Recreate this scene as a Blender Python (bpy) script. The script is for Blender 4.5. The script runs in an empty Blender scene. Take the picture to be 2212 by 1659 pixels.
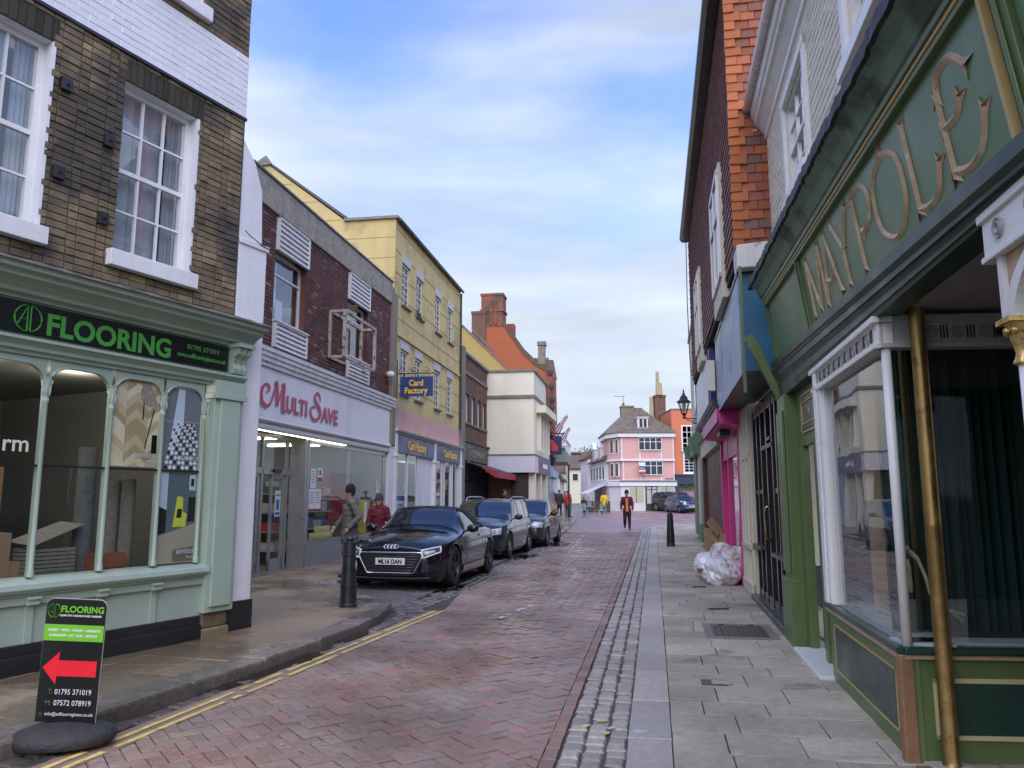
import bpy, bmesh, math, random
import numpy as np
from mathutils import Matrix, Vector, Euler
from mathutils.bvhtree import BVHTree
from mathutils import noise as MN
R = math.radians
random.seed(7)
scene = bpy.context.scene
COL = scene.collection
# ---------------------------------------------------------------- camera, world, sun, exposure
cam = bpy.data.objects.new('camera', bpy.data.cameras.new('camera'))
COL.objects.link(cam)
cam.location = (0, 0, 1.53)
cam.rotation_euler = (R(90 + 8.51), 0, 0)
cam.data.sensor_width = 36; cam.data.lens = 36 * 1661 / 2212
cam.data.clip_start = .05; cam.data.clip_end = 2000
scene.camera = cam
CAMP = Vector((0, 0, 1.53))
world = bpy.data.worlds.new("World"); scene.world = world; world.use_nodes = True
SUN_EL, SUN_AZ = R(50), R(183)          # azimuth clockwise from +Y: behind the camera, veiled by cloud
def build_world():
    nt = world.node_tree; N = nt.nodes; L = nt.links; N.clear()
    out = N.new('ShaderNodeOutputWorld'); bg = N.new('ShaderNodeBackground')
    sky = N.new('ShaderNodeTexSky'); sky.sky_type = 'NISHITA'; sky.sun_disc = False
    sky.sun_elevation = SUN_EL; sky.sun_rotation = SUN_AZ
    sky.air_density = 1.2; sky.dust_density = .6; sky.ozone_density = 2.5
    tc = N.new('ShaderNodeTexCoord')
    sep = N.new('ShaderNodeSeparateXYZ'); L.new(tc.outputs['Generated'], sep.inputs[0])
    mp = N.new('ShaderNodeMapping'); mp.inputs['Scale'].default_value = (1.6, 1.1, 5.2)
    mp.inputs['Rotation'].default_value = (0, R(8), R(20))
    mp.inputs['Location'].default_value = (.35, .1, .22)
    L.new(tc.outputs['Generated'], mp.inputs[0])
    n1 = N.new('ShaderNodeTexNoise'); n1.inputs['Scale'].default_value = 1.25; n1.inputs['Detail'].default_value = 7
    n1.inputs['Roughness'].default_value = .5; n1.inputs['Distortion'].default_value = .35
    L.new(mp.outputs[0], n1.inputs['Vector'])
    # cloud cover is heavier towards the horizon
    mr = N.new('ShaderNodeMapRange'); mr.inputs[1].default_value = .02; mr.inputs[2].default_value = .75
    mr.inputs[3].default_value = .40; mr.inputs[4].default_value = -.17
    L.new(sep.outputs[2], mr.inputs[0])
    ad = N.new('ShaderNodeMath'); ad.operation = 'ADD'; L.new(n1.outputs[0], ad.inputs[0]); L.new(mr.outputs[0], ad.inputs[1])
    cr = N.new('ShaderNodeMapRange'); cr.interpolation_type = 'SMOOTHSTEP'
    cr.inputs[1].default_value = .33; cr.inputs[2].default_value = .78
    L.new(ad.outputs[0], cr.inputs[0])
    n2 = N.new('ShaderNodeTexNoise'); n2.inputs['Scale'].default_value = 2.1; n2.inputs['Detail'].default_value = 5
    mp2 = N.new('ShaderNodeMapping'); mp2.inputs['Scale'].default_value = (1, 1, 5); L.new(tc.outputs['Generated'], mp2.inputs[0])
    L.new(mp2.outputs[0], n2.inputs['Vector'])
    cc = N.new('ShaderNodeMix'); cc.data_type = 'RGBA'
    cc.inputs[6].default_value = (3.0, 3.5, 4.3, 1); cc.inputs[7].default_value = (4.9, 5.35, 6.0, 1)
    nr = N.new('ShaderNodeMapRange'); nr.inputs[1].default_value = .35; nr.inputs[2].default_value = .65
    L.new(n2.outputs[0], nr.inputs[0]); L.new(nr.outputs[0], cc.inputs[0])
    tint = N.new('ShaderNodeMix'); tint.data_type = 'RGBA'; tint.blend_type = 'MULTIPLY'; tint.inputs[0].default_value = 1
    tint.inputs[7].default_value = (1.2, 1.36, 2.15, 1); L.new(sky.outputs[0], tint.inputs[6])
    mx = N.new('ShaderNodeMix'); mx.data_type = 'RGBA'
    L.new(cr.outputs[0], mx.inputs[0]); L.new(tint.outputs[2], mx.inputs[6]); L.new(cc.outputs[2], mx.inputs[7])
    L.new(mx.outputs[2], bg.inputs['Color']); bg.inputs['Strength'].default_value = .078
    L.new(bg.outputs[0], out.inputs[0])
build_world()
sl = bpy.data.lights.new('sun', 'SUN'); sl.energy = 1.5; sl.angle = R(85); sl.color = (1, .90, .76)
sun = bpy.data.objects.new('sun', sl); COL.objects.link(sun)
sd = Vector((math.sin(SUN_AZ) * math.cos(SUN_EL), math.cos(SUN_AZ) * math.cos(SUN_EL), math.sin(SUN_EL)))
sun.rotation_euler = sd.to_track_quat('Z', 'Y').to_euler(); sun.location = (0, -10, 30)
vs = scene.view_settings
vs.view_transform = 'Standard'; vs.look = 'None'; vs.gamma = 1; vs.exposure = 1.22; vs.use_curve_mapping = False
scene.cycles.max_bounces = 8; scene.cycles.transparent_max_bounces = 12; scene.cycles.glossy_bounces = 4
scene.cycles.sample_clamp_indirect = 6; scene.cycles.use_denoising = True; scene.cycles.caustics_reflective = False
# ---------------------------------------------------------------- materials
MATS = {}
def nt_new(name):
    m = bpy.data.materials.new(name); m.use_nodes = True
    nt = m.node_tree; nt.nodes.clear()
    out = nt.nodes.new('ShaderNodeOutputMaterial'); b = nt.nodes.new('ShaderNodeBsdfPrincipled')
    nt.links.new(b.outputs[0], out.inputs[0]); MATS[name] = m
    return m, nt.nodes, nt.links, b, out
def rgb(c): return (c[0], c[1], c[2], 1)
def M(name, col, rough=.6, var=.12, scale=2.5, bump=.15, bscale=60, metal=0., island=0., col2=None, spots=None, coat=0., spec=.5,
      emit=None, world_pos=False, rvar=.1, streak=None, objvar=False, alt=None):
    """col varied by noise; island: random lightness per loose piece and per object; col2: a second colour pieces lean to;
    spots=(colour, threshold, scale); streak=(colour, amount, scale): vertical weather streaks."""
    if name in MATS: return MATS[name]
    m, N, L, b, out = nt_new(name)
    if world_pos: src = N.new('ShaderNodeNewGeometry').outputs['Position']
    else: src = N.new('ShaderNodeTexCoord').outputs['Object']
    n = N.new('ShaderNodeTexNoise'); n.inputs['Scale'].default_value = scale; n.inputs['Detail'].default_value = 6; n.inputs['Roughness'].default_value = .62
    L.new(src, n.inputs['Vector'])
    mr = N.new('ShaderNodeMapRange'); mr.inputs[1].default_value = .25; mr.inputs[2].default_value = .75
    mr.inputs[3].default_value = 1 - var; mr.inputs[4].default_value = 1 + var; L.new(n.outputs[0], mr.inputs[0])
    base = N.new('ShaderNodeRGB'); base.outputs[0].default_value = rgb(col); cur = base.outputs[0]
    val = mr.outputs[0]
    if island or col2:
        g = N.new('ShaderNodeNewGeometry'); oi = N.new('ShaderNodeObjectInfo')
        a = N.new('ShaderNodeMath'); a.operation = 'ADD'; L.new(g.outputs['Random Per Island'], a.inputs[0]); L.new(oi.outputs['Random'], a.inputs[1])
        fr = N.new('ShaderNodeMath'); fr.operation = 'FRACT'; L.new(a.outputs[0], fr.inputs[0])
        if col2:
            f2 = N.new('ShaderNodeMath'); f2.operation = 'MULTIPLY'; f2.inputs[1].default_value = 7.31; L.new(fr.outputs[0], f2.inputs[0])
            f3 = N.new('ShaderNodeMath'); f3.operation = 'FRACT'; L.new(f2.outputs[0], f3.inputs[0])
            mx = N.new('ShaderNodeMix'); mx.data_type = 'RGBA'; L.new(f3.outputs[0], mx.inputs[0]); L.new(cur, mx.inputs[6]); mx.inputs[7].default_value = rgb(col2)
            cur = mx.outputs[2]
        if alt:   # (colour, share): a share of the pieces in another colour
            f4 = N.new('ShaderNodeMath'); f4.operation = 'MULTIPLY'; f4.inputs[1].default_value = 13.7; L.new(fr.outputs[0], f4.inputs[0])
            f5 = N.new('ShaderNodeMath'); f5.operation = 'FRACT'; L.new(f4.outputs[0], f5.inputs[0])
            f6 = N.new('ShaderNodeMath'); f6.operation = 'LESS_THAN'; f6.inputs[1].default_value = alt[1]; L.new(f5.outputs[0], f6.inputs[0])
            mx = N.new('ShaderNodeMix'); mx.data_type = 'RGBA'; L.new(f6.outputs[0], mx.inputs[0]); L.new(cur, mx.inputs[6]); mx.inputs[7].default_value = rgb(alt[0])
            cur = mx.outputs[2]
        ir = N.new('ShaderNodeMapRange'); ir.inputs[3].default_value = 1 - island; ir.inputs[4].default_value = 1 + island; L.new(fr.outputs[0], ir.inputs[0])
        mu = N.new('ShaderNodeMath'); mu.operation = 'MULTIPLY'; L.new(val, mu.inputs[0]); L.new(ir.outputs[0], mu.inputs[1]); val = mu.outputs[0]
    if spots:
        sn = N.new('ShaderNodeTexNoise'); sn.inputs['Scale'].default_value = spots[2]; sn.inputs['Detail'].default_value = 5; L.new(src, sn.inputs['Vector'])
        sr = N.new('ShaderNodeMapRange'); sr.inputs[1].default_value = spots[1]; sr.inputs[2].default_value = spots[1] + .09; L.new(sn.outputs[0], sr.inputs[0])
        mx = N.new('ShaderNodeMix'); mx.data_type = 'RGBA'; L.new(sr.outputs[0], mx.inputs[0]); L.new(cur, mx.inputs[6]); mx.inputs[7].default_value = rgb(spots[0]); cur = mx.outputs[2]
    if streak:
        sm = N.new('ShaderNodeMapping'); sm.inputs['Scale'].default_value = (streak[2], streak[2], streak[2] * .09); L.new(src, sm.inputs[0])
        sn = N.new('ShaderNodeTexNoise'); sn.inputs['Scale'].default_value = 1; sn.inputs['Detail'].default_value = 6; L.new(sm.outputs[0], sn.inputs['Vector'])
        sr = N.new('ShaderNodeMapRange'); sr.inputs[1].default_value = .5; sr.inputs[2].default_value = .8; sr.inputs[4].default_value = streak[1]; L.new(sn.outputs[0], sr.inputs[0])
        mx = N.new('ShaderNodeMix'); mx.data_type = 'RGBA'; L.new(sr.outputs[0], mx.inputs[0]); L.new(cur, mx.inputs[6]); mx.inputs[7].default_value = rgb(streak[0]); cur = mx.outputs[2]
    vm = N.new('ShaderNodeVectorMath'); vm.operation = 'SCALE'; L.new(cur, vm.inputs[0]); L.new(val, vm.inputs['Scale'])
    L.new(vm.outputs[0], b.inputs['Base Color'])
    b.inputs['Metallic'].default_value = metal; b.inputs['Specular IOR Level'].default_value = spec
    if coat: b.inputs['Coat Weight'].default_value = coat; b.inputs['Coat Roughness'].default_value = .03
    rr = N.new('ShaderNodeMapRange'); rr.inputs[1].default_value = .3; rr.inputs[2].default_value = .7
    rr.inputs[3].default_value = max(.02, rough - rvar); rr.inputs[4].default_value = min(1, rough + rvar); L.new(n.outputs[0], rr.inputs[0])
    L.new(rr.outputs[0], b.inputs['Roughness'])
    if bump:
        bn = N.new('ShaderNodeTexNoise'); bn.inputs['Scale'].default_value = bscale; bn.inputs['Detail'].default_value = 4; L.new(src, bn.inputs['Vector'])
        bp = N.new('ShaderNodeBump'); bp.inputs['Strength'].default_value = bump; bp.inputs['Distance'].default_value = .01
        L.new(bn.outputs[0], bp.inputs['Height']); L.new(bp.outputs[0], b.inputs['Normal'])
    if emit: b.inputs['Emission Color'].default_value = rgb(emit[0]); b.inputs['Emission Strength'].default_value = emit[1]
    return m
def P(name, col, rough=.5, **k): return M(name, col, rough, var=k.pop('var', .06), bump=k.pop('bump', .05), **k)
def glass(name, boost=2.2, tint=(.93, .97, .96), wav=.0):
    """a thin window pane: clear, with the doubled surface reflection of glazing"""
    if name in MATS: return MATS[name]
    m, N, L, b, out = nt_new(name); N.remove(b)
    tr = N.new('ShaderNodeBsdfTransparent'); tr.inputs[0].default_value = rgb(tint)
    gl = N.new('ShaderNodeBsdfGlossy'); gl.inputs['Roughness'].default_value = .02; gl.inputs[0].default_value = (.95, .97, 1, 1)
    g = N.new('ShaderNodeNewGeometry'); dt = N.new('ShaderNodeVectorMath'); dt.operation = 'DOT_PRODUCT'; L.new(g.outputs['Incoming'], dt.inputs[0]); L.new(g.outputs['Normal'], dt.inputs[1])
    ab = N.new('ShaderNodeMath'); ab.operation = 'ABSOLUTE'; L.new(dt.outputs['Value'], ab.inputs[0])
    om = N.new('ShaderNodeMath'); om.operation = 'SUBTRACT'; om.inputs[0].default_value = 1; L.new(ab.outputs[0], om.inputs[1])
    pw = N.new('ShaderNodeMath'); pw.operation = 'POWER'; pw.inputs[1].default_value = 4.5; L.new(om.outputs[0], pw.inputs[0])
    mu = N.new('ShaderNodeMath'); mu.operation = 'MULTIPLY_ADD'; mu.use_clamp = True; mu.inputs[1].default_value = .8; mu.inputs[2].default_value = .045 * boost; L.new(pw.outputs[0], mu.inputs[0])
    tn = N.new('ShaderNodeTexNoise'); tn.inputs['Scale'].default_value = 1.6; tc = N.new('ShaderNodeTexCoord'); L.new(tc.outputs['Object'], tn.inputs['Vector'])
    bp = N.new('ShaderNodeBump'); bp.inputs['Strength'].default_value = .04 + wav; bp.inputs['Distance'].default_value = .05; L.new(tn.outputs[0], bp.inputs['Height']); L.new(bp.outputs[0], gl.inputs['Normal'])
    mx = N.new('ShaderNodeMixShader'); L.new(mu.outputs[0], mx.inputs[0]); L.new(tr.outputs[0], mx.inputs[1]); L.new(gl.outputs[0], mx.inputs[2])
    L.new(mx.outputs[0], out.inputs[0]); return m
def ground_mat(name, col, col2=None, island=.15, rough=.6, wet=None, wetcol=.55, var=.2, big=.25, bump=.3, alt=None, stain=None, bigscale=.55):
    """paving: world-space blotches, per-piece colour, wet patches (wet = offset of the wet mask, more = wetter)"""
    if name in MATS: return MATS[name]
    m, N, L, b, out = nt_new(name)
    g = N.new('ShaderNodeNewGeometry'); src = g.outputs['Position']; oi = N.new('ShaderNodeObjectInfo')
    a = N.new('ShaderNodeMath'); a.operation = 'ADD'; L.new(g.outputs['Random Per Island'], a.inputs[0]); L.new(oi.outputs['Random'], a.inputs[1])
    fr = N.new('ShaderNodeMath'); fr.operation = 'FRACT'; L.new(a.outputs[0], fr.inputs[0])
    base = N.new('ShaderNodeRGB'); base.outputs[0].default_value = rgb(col); cur = base.outputs[0]
    if col2:
        nb = N.new('ShaderNodeTexNoise'); nb.inputs['Scale'].default_value = 1.1; nb.inputs['Detail'].default_value = 4; L.new(src, nb.inputs['Vector'])
        f2 = N.new('ShaderNodeMath'); f2.operation = 'MULTIPLY'; f2.inputs[1].default_value = 7.31; L.new(fr.outputs[0], f2.inputs[0])
        f3 = N.new('ShaderNodeMath'); f3.operation = 'FRACT'; L.new(f2.outputs[0], f3.inputs[0])
        f4 = N.new('ShaderNodeMath'); f4.operation = 'MULTIPLY_ADD'; f4.inputs[1].default_value = .5; f4.inputs[2].default_value = -.25; L.new(f3.outputs[0], f4.inputs[0])
        nr = N.new('ShaderNodeMapRange'); nr.inputs[1].default_value = .3; nr.inputs[2].default_value = .7; L.new(nb.outputs[0], nr.inputs[0])
        f5 = N.new('ShaderNodeMath'); f5.use_clamp = True; L.new(f4.outputs[0], f5.inputs[0]); L.new(nr.outputs[0], f5.inputs[1])
        mx = N.new('ShaderNodeMix'); mx.data_type = 'RGBA'; L.new(f5.outputs[0], mx.inputs[0]); L.new(cur, mx.inputs[6]); mx.inputs[7].default_value = rgb(col2); cur = mx.outputs[2]
    if alt:
        f4 = N.new('ShaderNodeMath'); f4.operation = 'MULTIPLY'; f4.inputs[1].default_value = 13.7; L.new(fr.outputs[0], f4.inputs[0])
        f5 = N.new('ShaderNodeMath'); f5.operation = 'FRACT'; L.new(f4.outputs[0], f5.inputs[0])
        f6 = N.new('ShaderNodeMath'); f6.operation = 'LESS_THAN'; f6.inputs[1].default_value = alt[1]; L.new(f5.outputs[0], f6.inputs[0])
        mx = N.new('ShaderNodeMix'); mx.data_type = 'RGBA'; L.new(f6.outputs[0], mx.inputs[0]); L.new(cur, mx.inputs[6]); mx.inputs[7].default_value = rgb(alt[0]); cur = mx.outputs[2]
    if stain:
        sn = N.new('ShaderNodeTexNoise'); sn.inputs['Scale'].default_value = stain[2]; sn.inputs['Detail'].default_value = 5; L.new(src, sn.inputs['Vector'])
        sr = N.new('ShaderNodeMapRange'); sr.inputs[1].default_value = stain[1]; sr.inputs[2].default_value = stain[1] + .08; sr.inputs[4].default_value = .8; L.new(sn.outputs[0], sr.inputs[0])
        mx = N.new('ShaderNodeMix'); mx.data_type = 'RGBA'; L.new(sr.outputs[0], mx.inputs[0]); L.new(cur, mx.inputs[6]); mx.inputs[7].default_value = rgb(stain[0]); cur = mx.outputs[2]
    n1 = N.new('ShaderNodeTexNoise'); n1.inputs['Scale'].default_value = bigscale; n1.inputs['Detail'].default_value = 6; L.new(src, n1.inputs['Vector'])
    n2 = N.new('ShaderNodeTexNoise'); n2.inputs['Scale'].default_value = 22; n2.inputs['Detail'].default_value = 6; n2.inputs['Roughness'].default_value = .7; L.new(src, n2.inputs['Vector'])
    def mrange(s, lo, hi, a0=.3, a1=.7):
        q = N.new('ShaderNodeMapRange'); q.inputs[1].default_value = a0; q.inputs[2].default_value = a1; q.inputs[3].default_value = lo; q.inputs[4].default_value = hi; L.new(s, q.inputs[0]); return q.outputs[0]
    def mul(x, y):
        q = N.new('ShaderNodeMath'); q.operation = 'MULTIPLY'; L.new(x, q.inputs[0])
        if isinstance(y, float): q.inputs[1].default_value = y
        else: L.new(y, q.inputs[1])
        return q.outputs[0]
    v = mul(mul(mrange(n1.outputs[0], 1 - big, 1 + big), mrange(n2.outputs[0], 1 - var, 1 + var)), mrange(fr.outputs[0], 1 - island, 1 + island, 0, 1))
    rg = mrange(n2.outputs[0], rough - .12, rough + .12)
    if wet is not None:
        n3 = N.new('ShaderNodeTexNoise'); n3.inputs['Scale'].default_value = .5; n3.inputs['Detail'].default_value = 7; n3.inputs['Roughness'].default_value = .6; L.new(src, n3.inputs['Vector'])
        wm = n3.outputs[0]
        if isinstance(wet, tuple):      # wet along a line x = x0 + k*(Y - y0), of half-width h
            sp = N.new('ShaderNodeSeparateXYZ'); L.new(src, sp.inputs[0])
            x0, y0, k, h, off = wet
            q = N.new('ShaderNodeMath'); q.operation = 'MULTIPLY_ADD'; L.new(sp.outputs[1], q.inputs[0]); q.inputs[1].default_value = -k; q.inputs[2].default_value = k * y0 - x0
            q2 = N.new('ShaderNodeMath'); L.new(sp.outputs[0], q2.inputs[0]); L.new(q.outputs[0], q2.inputs[1])
            q3 = N.new('ShaderNodeMath'); q3.operation = 'ABSOLUTE'; L.new(q2.outputs[0], q3.inputs[0])
            ln = mrange(q3.outputs[0], h, -h * .4, .1, .95)
            q4 = N.new('ShaderNodeMath'); L.new(ln, q4.inputs[0]); L.new(wm, q4.inputs[1]); wm = q4.outputs[0]; wo = off
        else: wo = wet
        mask = mrange(wm, 0, 1, .56 - wo, .66 - wo)
        rm = N.new('ShaderNodeMix'); L.new(mask, rm.inputs[0]); L.new(rg, rm.inputs[2]); rm.inputs[3].default_value = .13; rg = rm.outputs[0]
        v = mul(v, mrange(mask, 1, wetcol, 0, 1))
    vm = N.new('ShaderNodeVectorMath'); vm.operation = 'SCALE'; L.new(cur, vm.inputs[0]); L.new(v, vm.inputs['Scale']); L.new(vm.outputs[0], b.inputs['Base Color'])
    L.new(rg, b.inputs['Roughness'])
    bp = N.new('ShaderNodeBump'); bp.inputs['Strength'].default_value = bump; bp.inputs['Distance'].default_value = .006; L.new(n2.outputs[0], bp.inputs['Height']); L.new(bp.outputs[0], b.inputs['Normal'])
    return m
# ---------------------------------------------------------------- mesh helpers
class MB:
    def __init__(s): s.v = []; s.f = []; s.m = []
    def add(s, vs, fs, m=0):
        o = len(s.v); s.v.extend([tuple(v) for v in vs]); s.f.extend([tuple(i + o for i in f) for f in fs]); s.m.extend([m] * len(fs)); return s
    def box(s, x0, x1, y0, y1, z0, z1, m=0):
        vs = [(x, y, z) for z in (z0, z1) for y in (y0, y1) for x in (x0, x1)]
        return s.add(vs, [(0, 2, 3, 1), (4, 5, 7, 6), (0, 1, 5, 4), (2, 6, 7, 3), (0, 4, 6, 2), (1, 3, 7, 5)], m)
    def quad(s, a, b, c, d, m=0): return s.add([a, b, c, d], [(0, 1, 2, 3)], m)
    def prism(s, pts, vec, m=0):
        n = len(pts); vec = Vector(vec); a = [Vector(p) for p in pts]
        return s.add(a + [p + vec for p in a], [tuple(range(n - 1, -1, -1)), tuple(range(n, 2 * n))] + [(i, (i + 1) % n, n + (i + 1) % n, n + i) for i in range(n)], m)
    def lathe(s, prof, n=20, c=(0, 0, 0), m=0, axis='z', cap=True, sy=1.):
        vs = []
        for r, h in prof:
            for k in range(n):
                a = 2 * math.pi * k / n; p = (r * math.cos(a), r * math.sin(a) * sy, h)
                if axis == 'x': p = (p[2], p[0], p[1])
                if axis == 'y': p = (p[0], p[2], p[1])
                vs.append((p[0] + c[0], p[1] + c[1], p[2] + c[2]))
        fs = [(i * n + k, i * n + (k + 1) % n, (i + 1) * n + (k + 1) % n, (i + 1) * n + k) for i in range(len(prof) - 1) for k in range(n)]
        if cap: fs += [tuple(range(n - 1, -1, -1)), tuple((len(prof) - 1) * n + k for k in range(n))]
        return s.add(vs, fs, m)
    def tube(s, path, r, n=8, m=0, flat=1.):
        path = [Vector(p) for p in path]; rs = r if isinstance(r, (list, tuple)) else [r] * len(path); vs = []
        up = Vector((0, 0, 1))
        for i, p in enumerate(path):
            t = (path[min(i + 1, len(path) - 1)] - path[max(i - 1, 0)]).normalized()
            if abs(t.z) > .95: u = Vector((1, 0, 0))
            else: u = up
            a = t.cross(u).normalized(); bb = t.cross(a)
            for k in range(n):
                th = 2 * math.pi * k / n; vs.append(p + a * (rs[i] * math.cos(th)) + bb * (rs[i] * flat * math.sin(th)))
        fs = [(i * n + k, i * n + (k + 1) % n, (i + 1) * n + (k + 1) % n, (i + 1) * n + k) for i in range(len(path) - 1) for k in range(n)]
        fs += [tuple(range(n - 1, -1, -1)), tuple((len(path) - 1) * n + k for k in range(n))]
        return s.add(vs, fs, m)
    def sweep(s, prof, x0, x1, m=0, flip=False):
        """profile of (y, z) points run along x, closed at both ends"""
        n = len(prof)
        a = [(x0, y, z) for y, z in prof] + [(x1, y, z) for y, z in prof]
        return s.add(a, [tuple(range(n)), tuple(range(2 * n - 1, n - 1, -1))] + [(i, n + i, n + (i + 1) % n, (i + 1) % n) for i in range(n)], m)
    def sphere(s, c, r, n=14, k=9, m=0):
        prof = [(max(.0005, math.sin(math.pi * i / k)), -math.cos(math.pi * i / k)) for i in range(k + 1)]
        if not hasattr(r, '__len__'): r = (r, r, r)
        vs = []
        for rr, h in prof:
            for j in range(n):
                a = 2 * math.pi * j / n; vs.append((c[0] + r[0] * rr * math.cos(a), c[1] + r[1] * rr * math.sin(a), c[2] + r[2] * h))
        return s.add(vs, [(i * n + j, i * n + (j + 1) % n, (i + 1) * n + (j + 1) % n, (i + 1) * n + j) for i in range(k) for j in range(n)], m)
    def xf(s, mat):
        s.v = [tuple(mat @ Vector(v)) for v in s.v]; return s
    def mesh(s, name, mats):
        me = bpy.data.meshes.new(name); me.from_pydata(s.v, [], s.f)
        for m in (mats if isinstance(mats, (list, tuple)) else [mats]): me.materials.append(m)
        me.polygons.foreach_set('material_index', s.m); me.update()
        bm = bmesh.new(); bm.from_mesh(me); bmesh.ops.recalc_face_normals(bm, faces=bm.faces); bm.to_mesh(me); bm.free()
        return me
    def build(s, name, mats, parent=None, smooth=False, bevel=0., kind=None, label=None, loc=None):
        me = s.mesh(name, mats)
        o = bpy.data.objects.new(name, me); COL.objects.link(o)
        if parent: o.parent = parent
        if loc: o.location = loc
        if smooth:
            me.polygons.foreach_set('use_smooth', [True] * len(me.polygons))
            if smooth is not True and hasattr(me, 'set_sharp_from_angle'): me.set_sharp_from_angle(angle=R(smooth))
        if bevel:
            bv = o.modifiers.new('bevel', 'BEVEL'); bv.width = bevel; bv.segments = 2; bv.limit_method = 'ANGLE'; bv.angle_limit = R(40)
        if kind: o['kind'] = kind
        if label: o['label'] = label
        return o
def tag(o, label=None, cat=None, group=None, kind=None):
    if label: o['label'] = label
    if cat: o['category'] = cat
    if group: o['group'] = group
    if kind: o['kind'] = kind
    return o
def empty(name, loc=(0, 0, 0), rz=0., label=None, cat=None, group=None, parent=None, kind=None):
    o = bpy.data.objects.new(name, None); COL.objects.link(o); o.location = loc; o.rotation_euler = (0, 0, rz); o.empty_display_size = .2
    if parent: o.parent = parent
    return tag(o, label, cat, group, kind)
def frame(name, origin, az, label, cat, z=0., group=None):
    return empty(name, (origin[0], origin[1], z), R(90 - az), label, cat, group)
def fmat(o): return Matrix.Translation(o.location) @ Euler(o.rotation_euler).to_matrix().to_4x4()
def copy_tree(o, parent=None):
    c = o.copy(); COL.objects.link(c)
    if parent: c.parent = parent
    for ch in list(o.children): copy_tree(ch, c)
    return c
def gz(Y): return 1e-4 * Y * Y if 0 < Y < 95 else (0. if Y <= 0 else .9025)
def pieces(name, items, unit, mat, parent, base=None, limit=300, jit=0.):
    """items: 4x4 local matrices of one unit mesh; the ones nearest the camera become objects, the rest one mesh"""
    base = base or fmat(parent)
    items = sorted(items, key=lambda t: ((base @ t.translation) - CAMP).length)
    me = unit.mesh(name, mat)
    for t in items[:limit]:
        o = bpy.data.objects.new(name, me); COL.objects.link(o); o.parent = parent; o.matrix_local = t
    if items[limit:]:
        uv = np.array([list(v) + [1] for v in unit.v]).T
        nv = len(unit.v); allv = []; allf = []; allm = []
        for i, t in enumerate(items[limit:]):
            allv.append((np.array(t) @ uv).T[:, :3]); allf += [tuple(j + i * nv for j in f) for f in unit.f]; allm += unit.m
        mb = MB(); mb.v = [tuple(v) for v in np.concatenate(allv)]; mb.f = allf; mb.m = allm
        mb.build(name, mat, parent, kind='stuff')
def poly_pieces(name, polys, mat, parent, thick=.03, inset=.005, limit=300, top=None, tilt=.002):
    """polys: lists of world (x, y); each becomes a paving piece whose chamfered top follows the ground"""
    top = top or (lambda x, y: gz(y))
    polys = [p for p in polys if len(p) > 2]
    def cen(p): return (sum(q[0] for q in p) / len(p), sum(q[1] for q in p) / len(p))
    def seen(p):
        c = cen(p); return math.hypot(*c) if c[1] > 4.3 and abs(c[0]) < c[1] * .72 + .3 else 900 + math.hypot(*c)
    polys.sort(key=seen)
    rest = MB()
    for i, p in enumerate(polys):
        c = cen(p); n = len(p); dz = random.uniform(-1, 1) * tilt; tx = random.uniform(-1, 1) * tilt * 4; ty = random.uniform(-1, 1) * tilt * 4
        def zt(x, y): return top(x, y) + dz + (x - c[0]) * tx + (y - c[1]) * ty
        a = []; bq = []
        for x, y in p:
            d = max(.001, math.hypot(x - c[0], y - c[1])); k = max(.3, 1 - inset * 1.5 / d)
            a.append((c[0] + (x - c[0]) * k, c[1] + (y - c[1]) * k, zt(x, y))); bq.append((x, y, zt(x, y) - inset))
        lo = [(x, y, z - thick) for x, y, z in bq]
        fs = [tuple(range(n))] + [(j, n + j, n + (j + 1) % n, (j + 1) % n) for j in range(n)] + [(n + j, 2 * n + j, 2 * n + (j + 1) % n, n + (j + 1) % n) for j in range(n)]
        if i < limit: MB().add(a + bq + lo, fs).build(name, mat, parent)
        else: rest.add(a + bq + lo, fs)
    if rest.v: rest.build(name, mat, parent, kind='stuff')
def clip(poly, region):
    """convex clip (region counter-clockwise)"""
    out = list(poly)
    for i in range(len(region)):
        a, b = region[i], region[(i + 1) % len(region)]; inp = out; out = []
        def side(p): return (b[0] - a[0]) * (p[1] - a[1]) - (b[1] - a[1]) * (p[0] - a[0])
        for j in range(len(inp)):
            p, q = inp[j], inp[(j + 1) % len(inp)]; sp, sq = side(p), side(q)
            if sp >= 0: out.append(p)
            if (sp >= 0) != (sq >= 0):
                t = sp / (sp - sq); out.append((p[0] + (q[0] - p[0]) * t, p[1] + (q[1] - p[1]) * t))
        if not out: return []
    return out
def area(p): return abs(sum(p[i][0] * p[(i + 1) % len(p)][1] - p[(i + 1) % len(p)][0] * p[i][1] for i in range(len(p)))) / 2
UB = MB()          # the unit brick: x 0..1, z 0..1, front at y=0 (towards -y), chamfered
def unit_brick(sx=.03, sz=.08, d=1.):
    u = MB()
    fr = [(sx, 0, sz), (1 - sx, 0, sz), (1 - sx, 0, 1 - sz), (sx, 0, 1 - sz)]; mid = [(0, .25, 0), (1, .25, 0), (1, .25, 1), (0, .25, 1)]; bk = [(x, d, z) for x, _, z in mid]
    return u.add(fr + mid + bk, [(0, 1, 2, 3)] + [(j, 4 + j, 4 + (j + 1) % 4, (j + 1) % 4) for j in range(4)] + [(4 + j, 8 + j, 8 + (j + 1) % 4, 4 + (j + 1) % 4) for j in range(4)])
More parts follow.
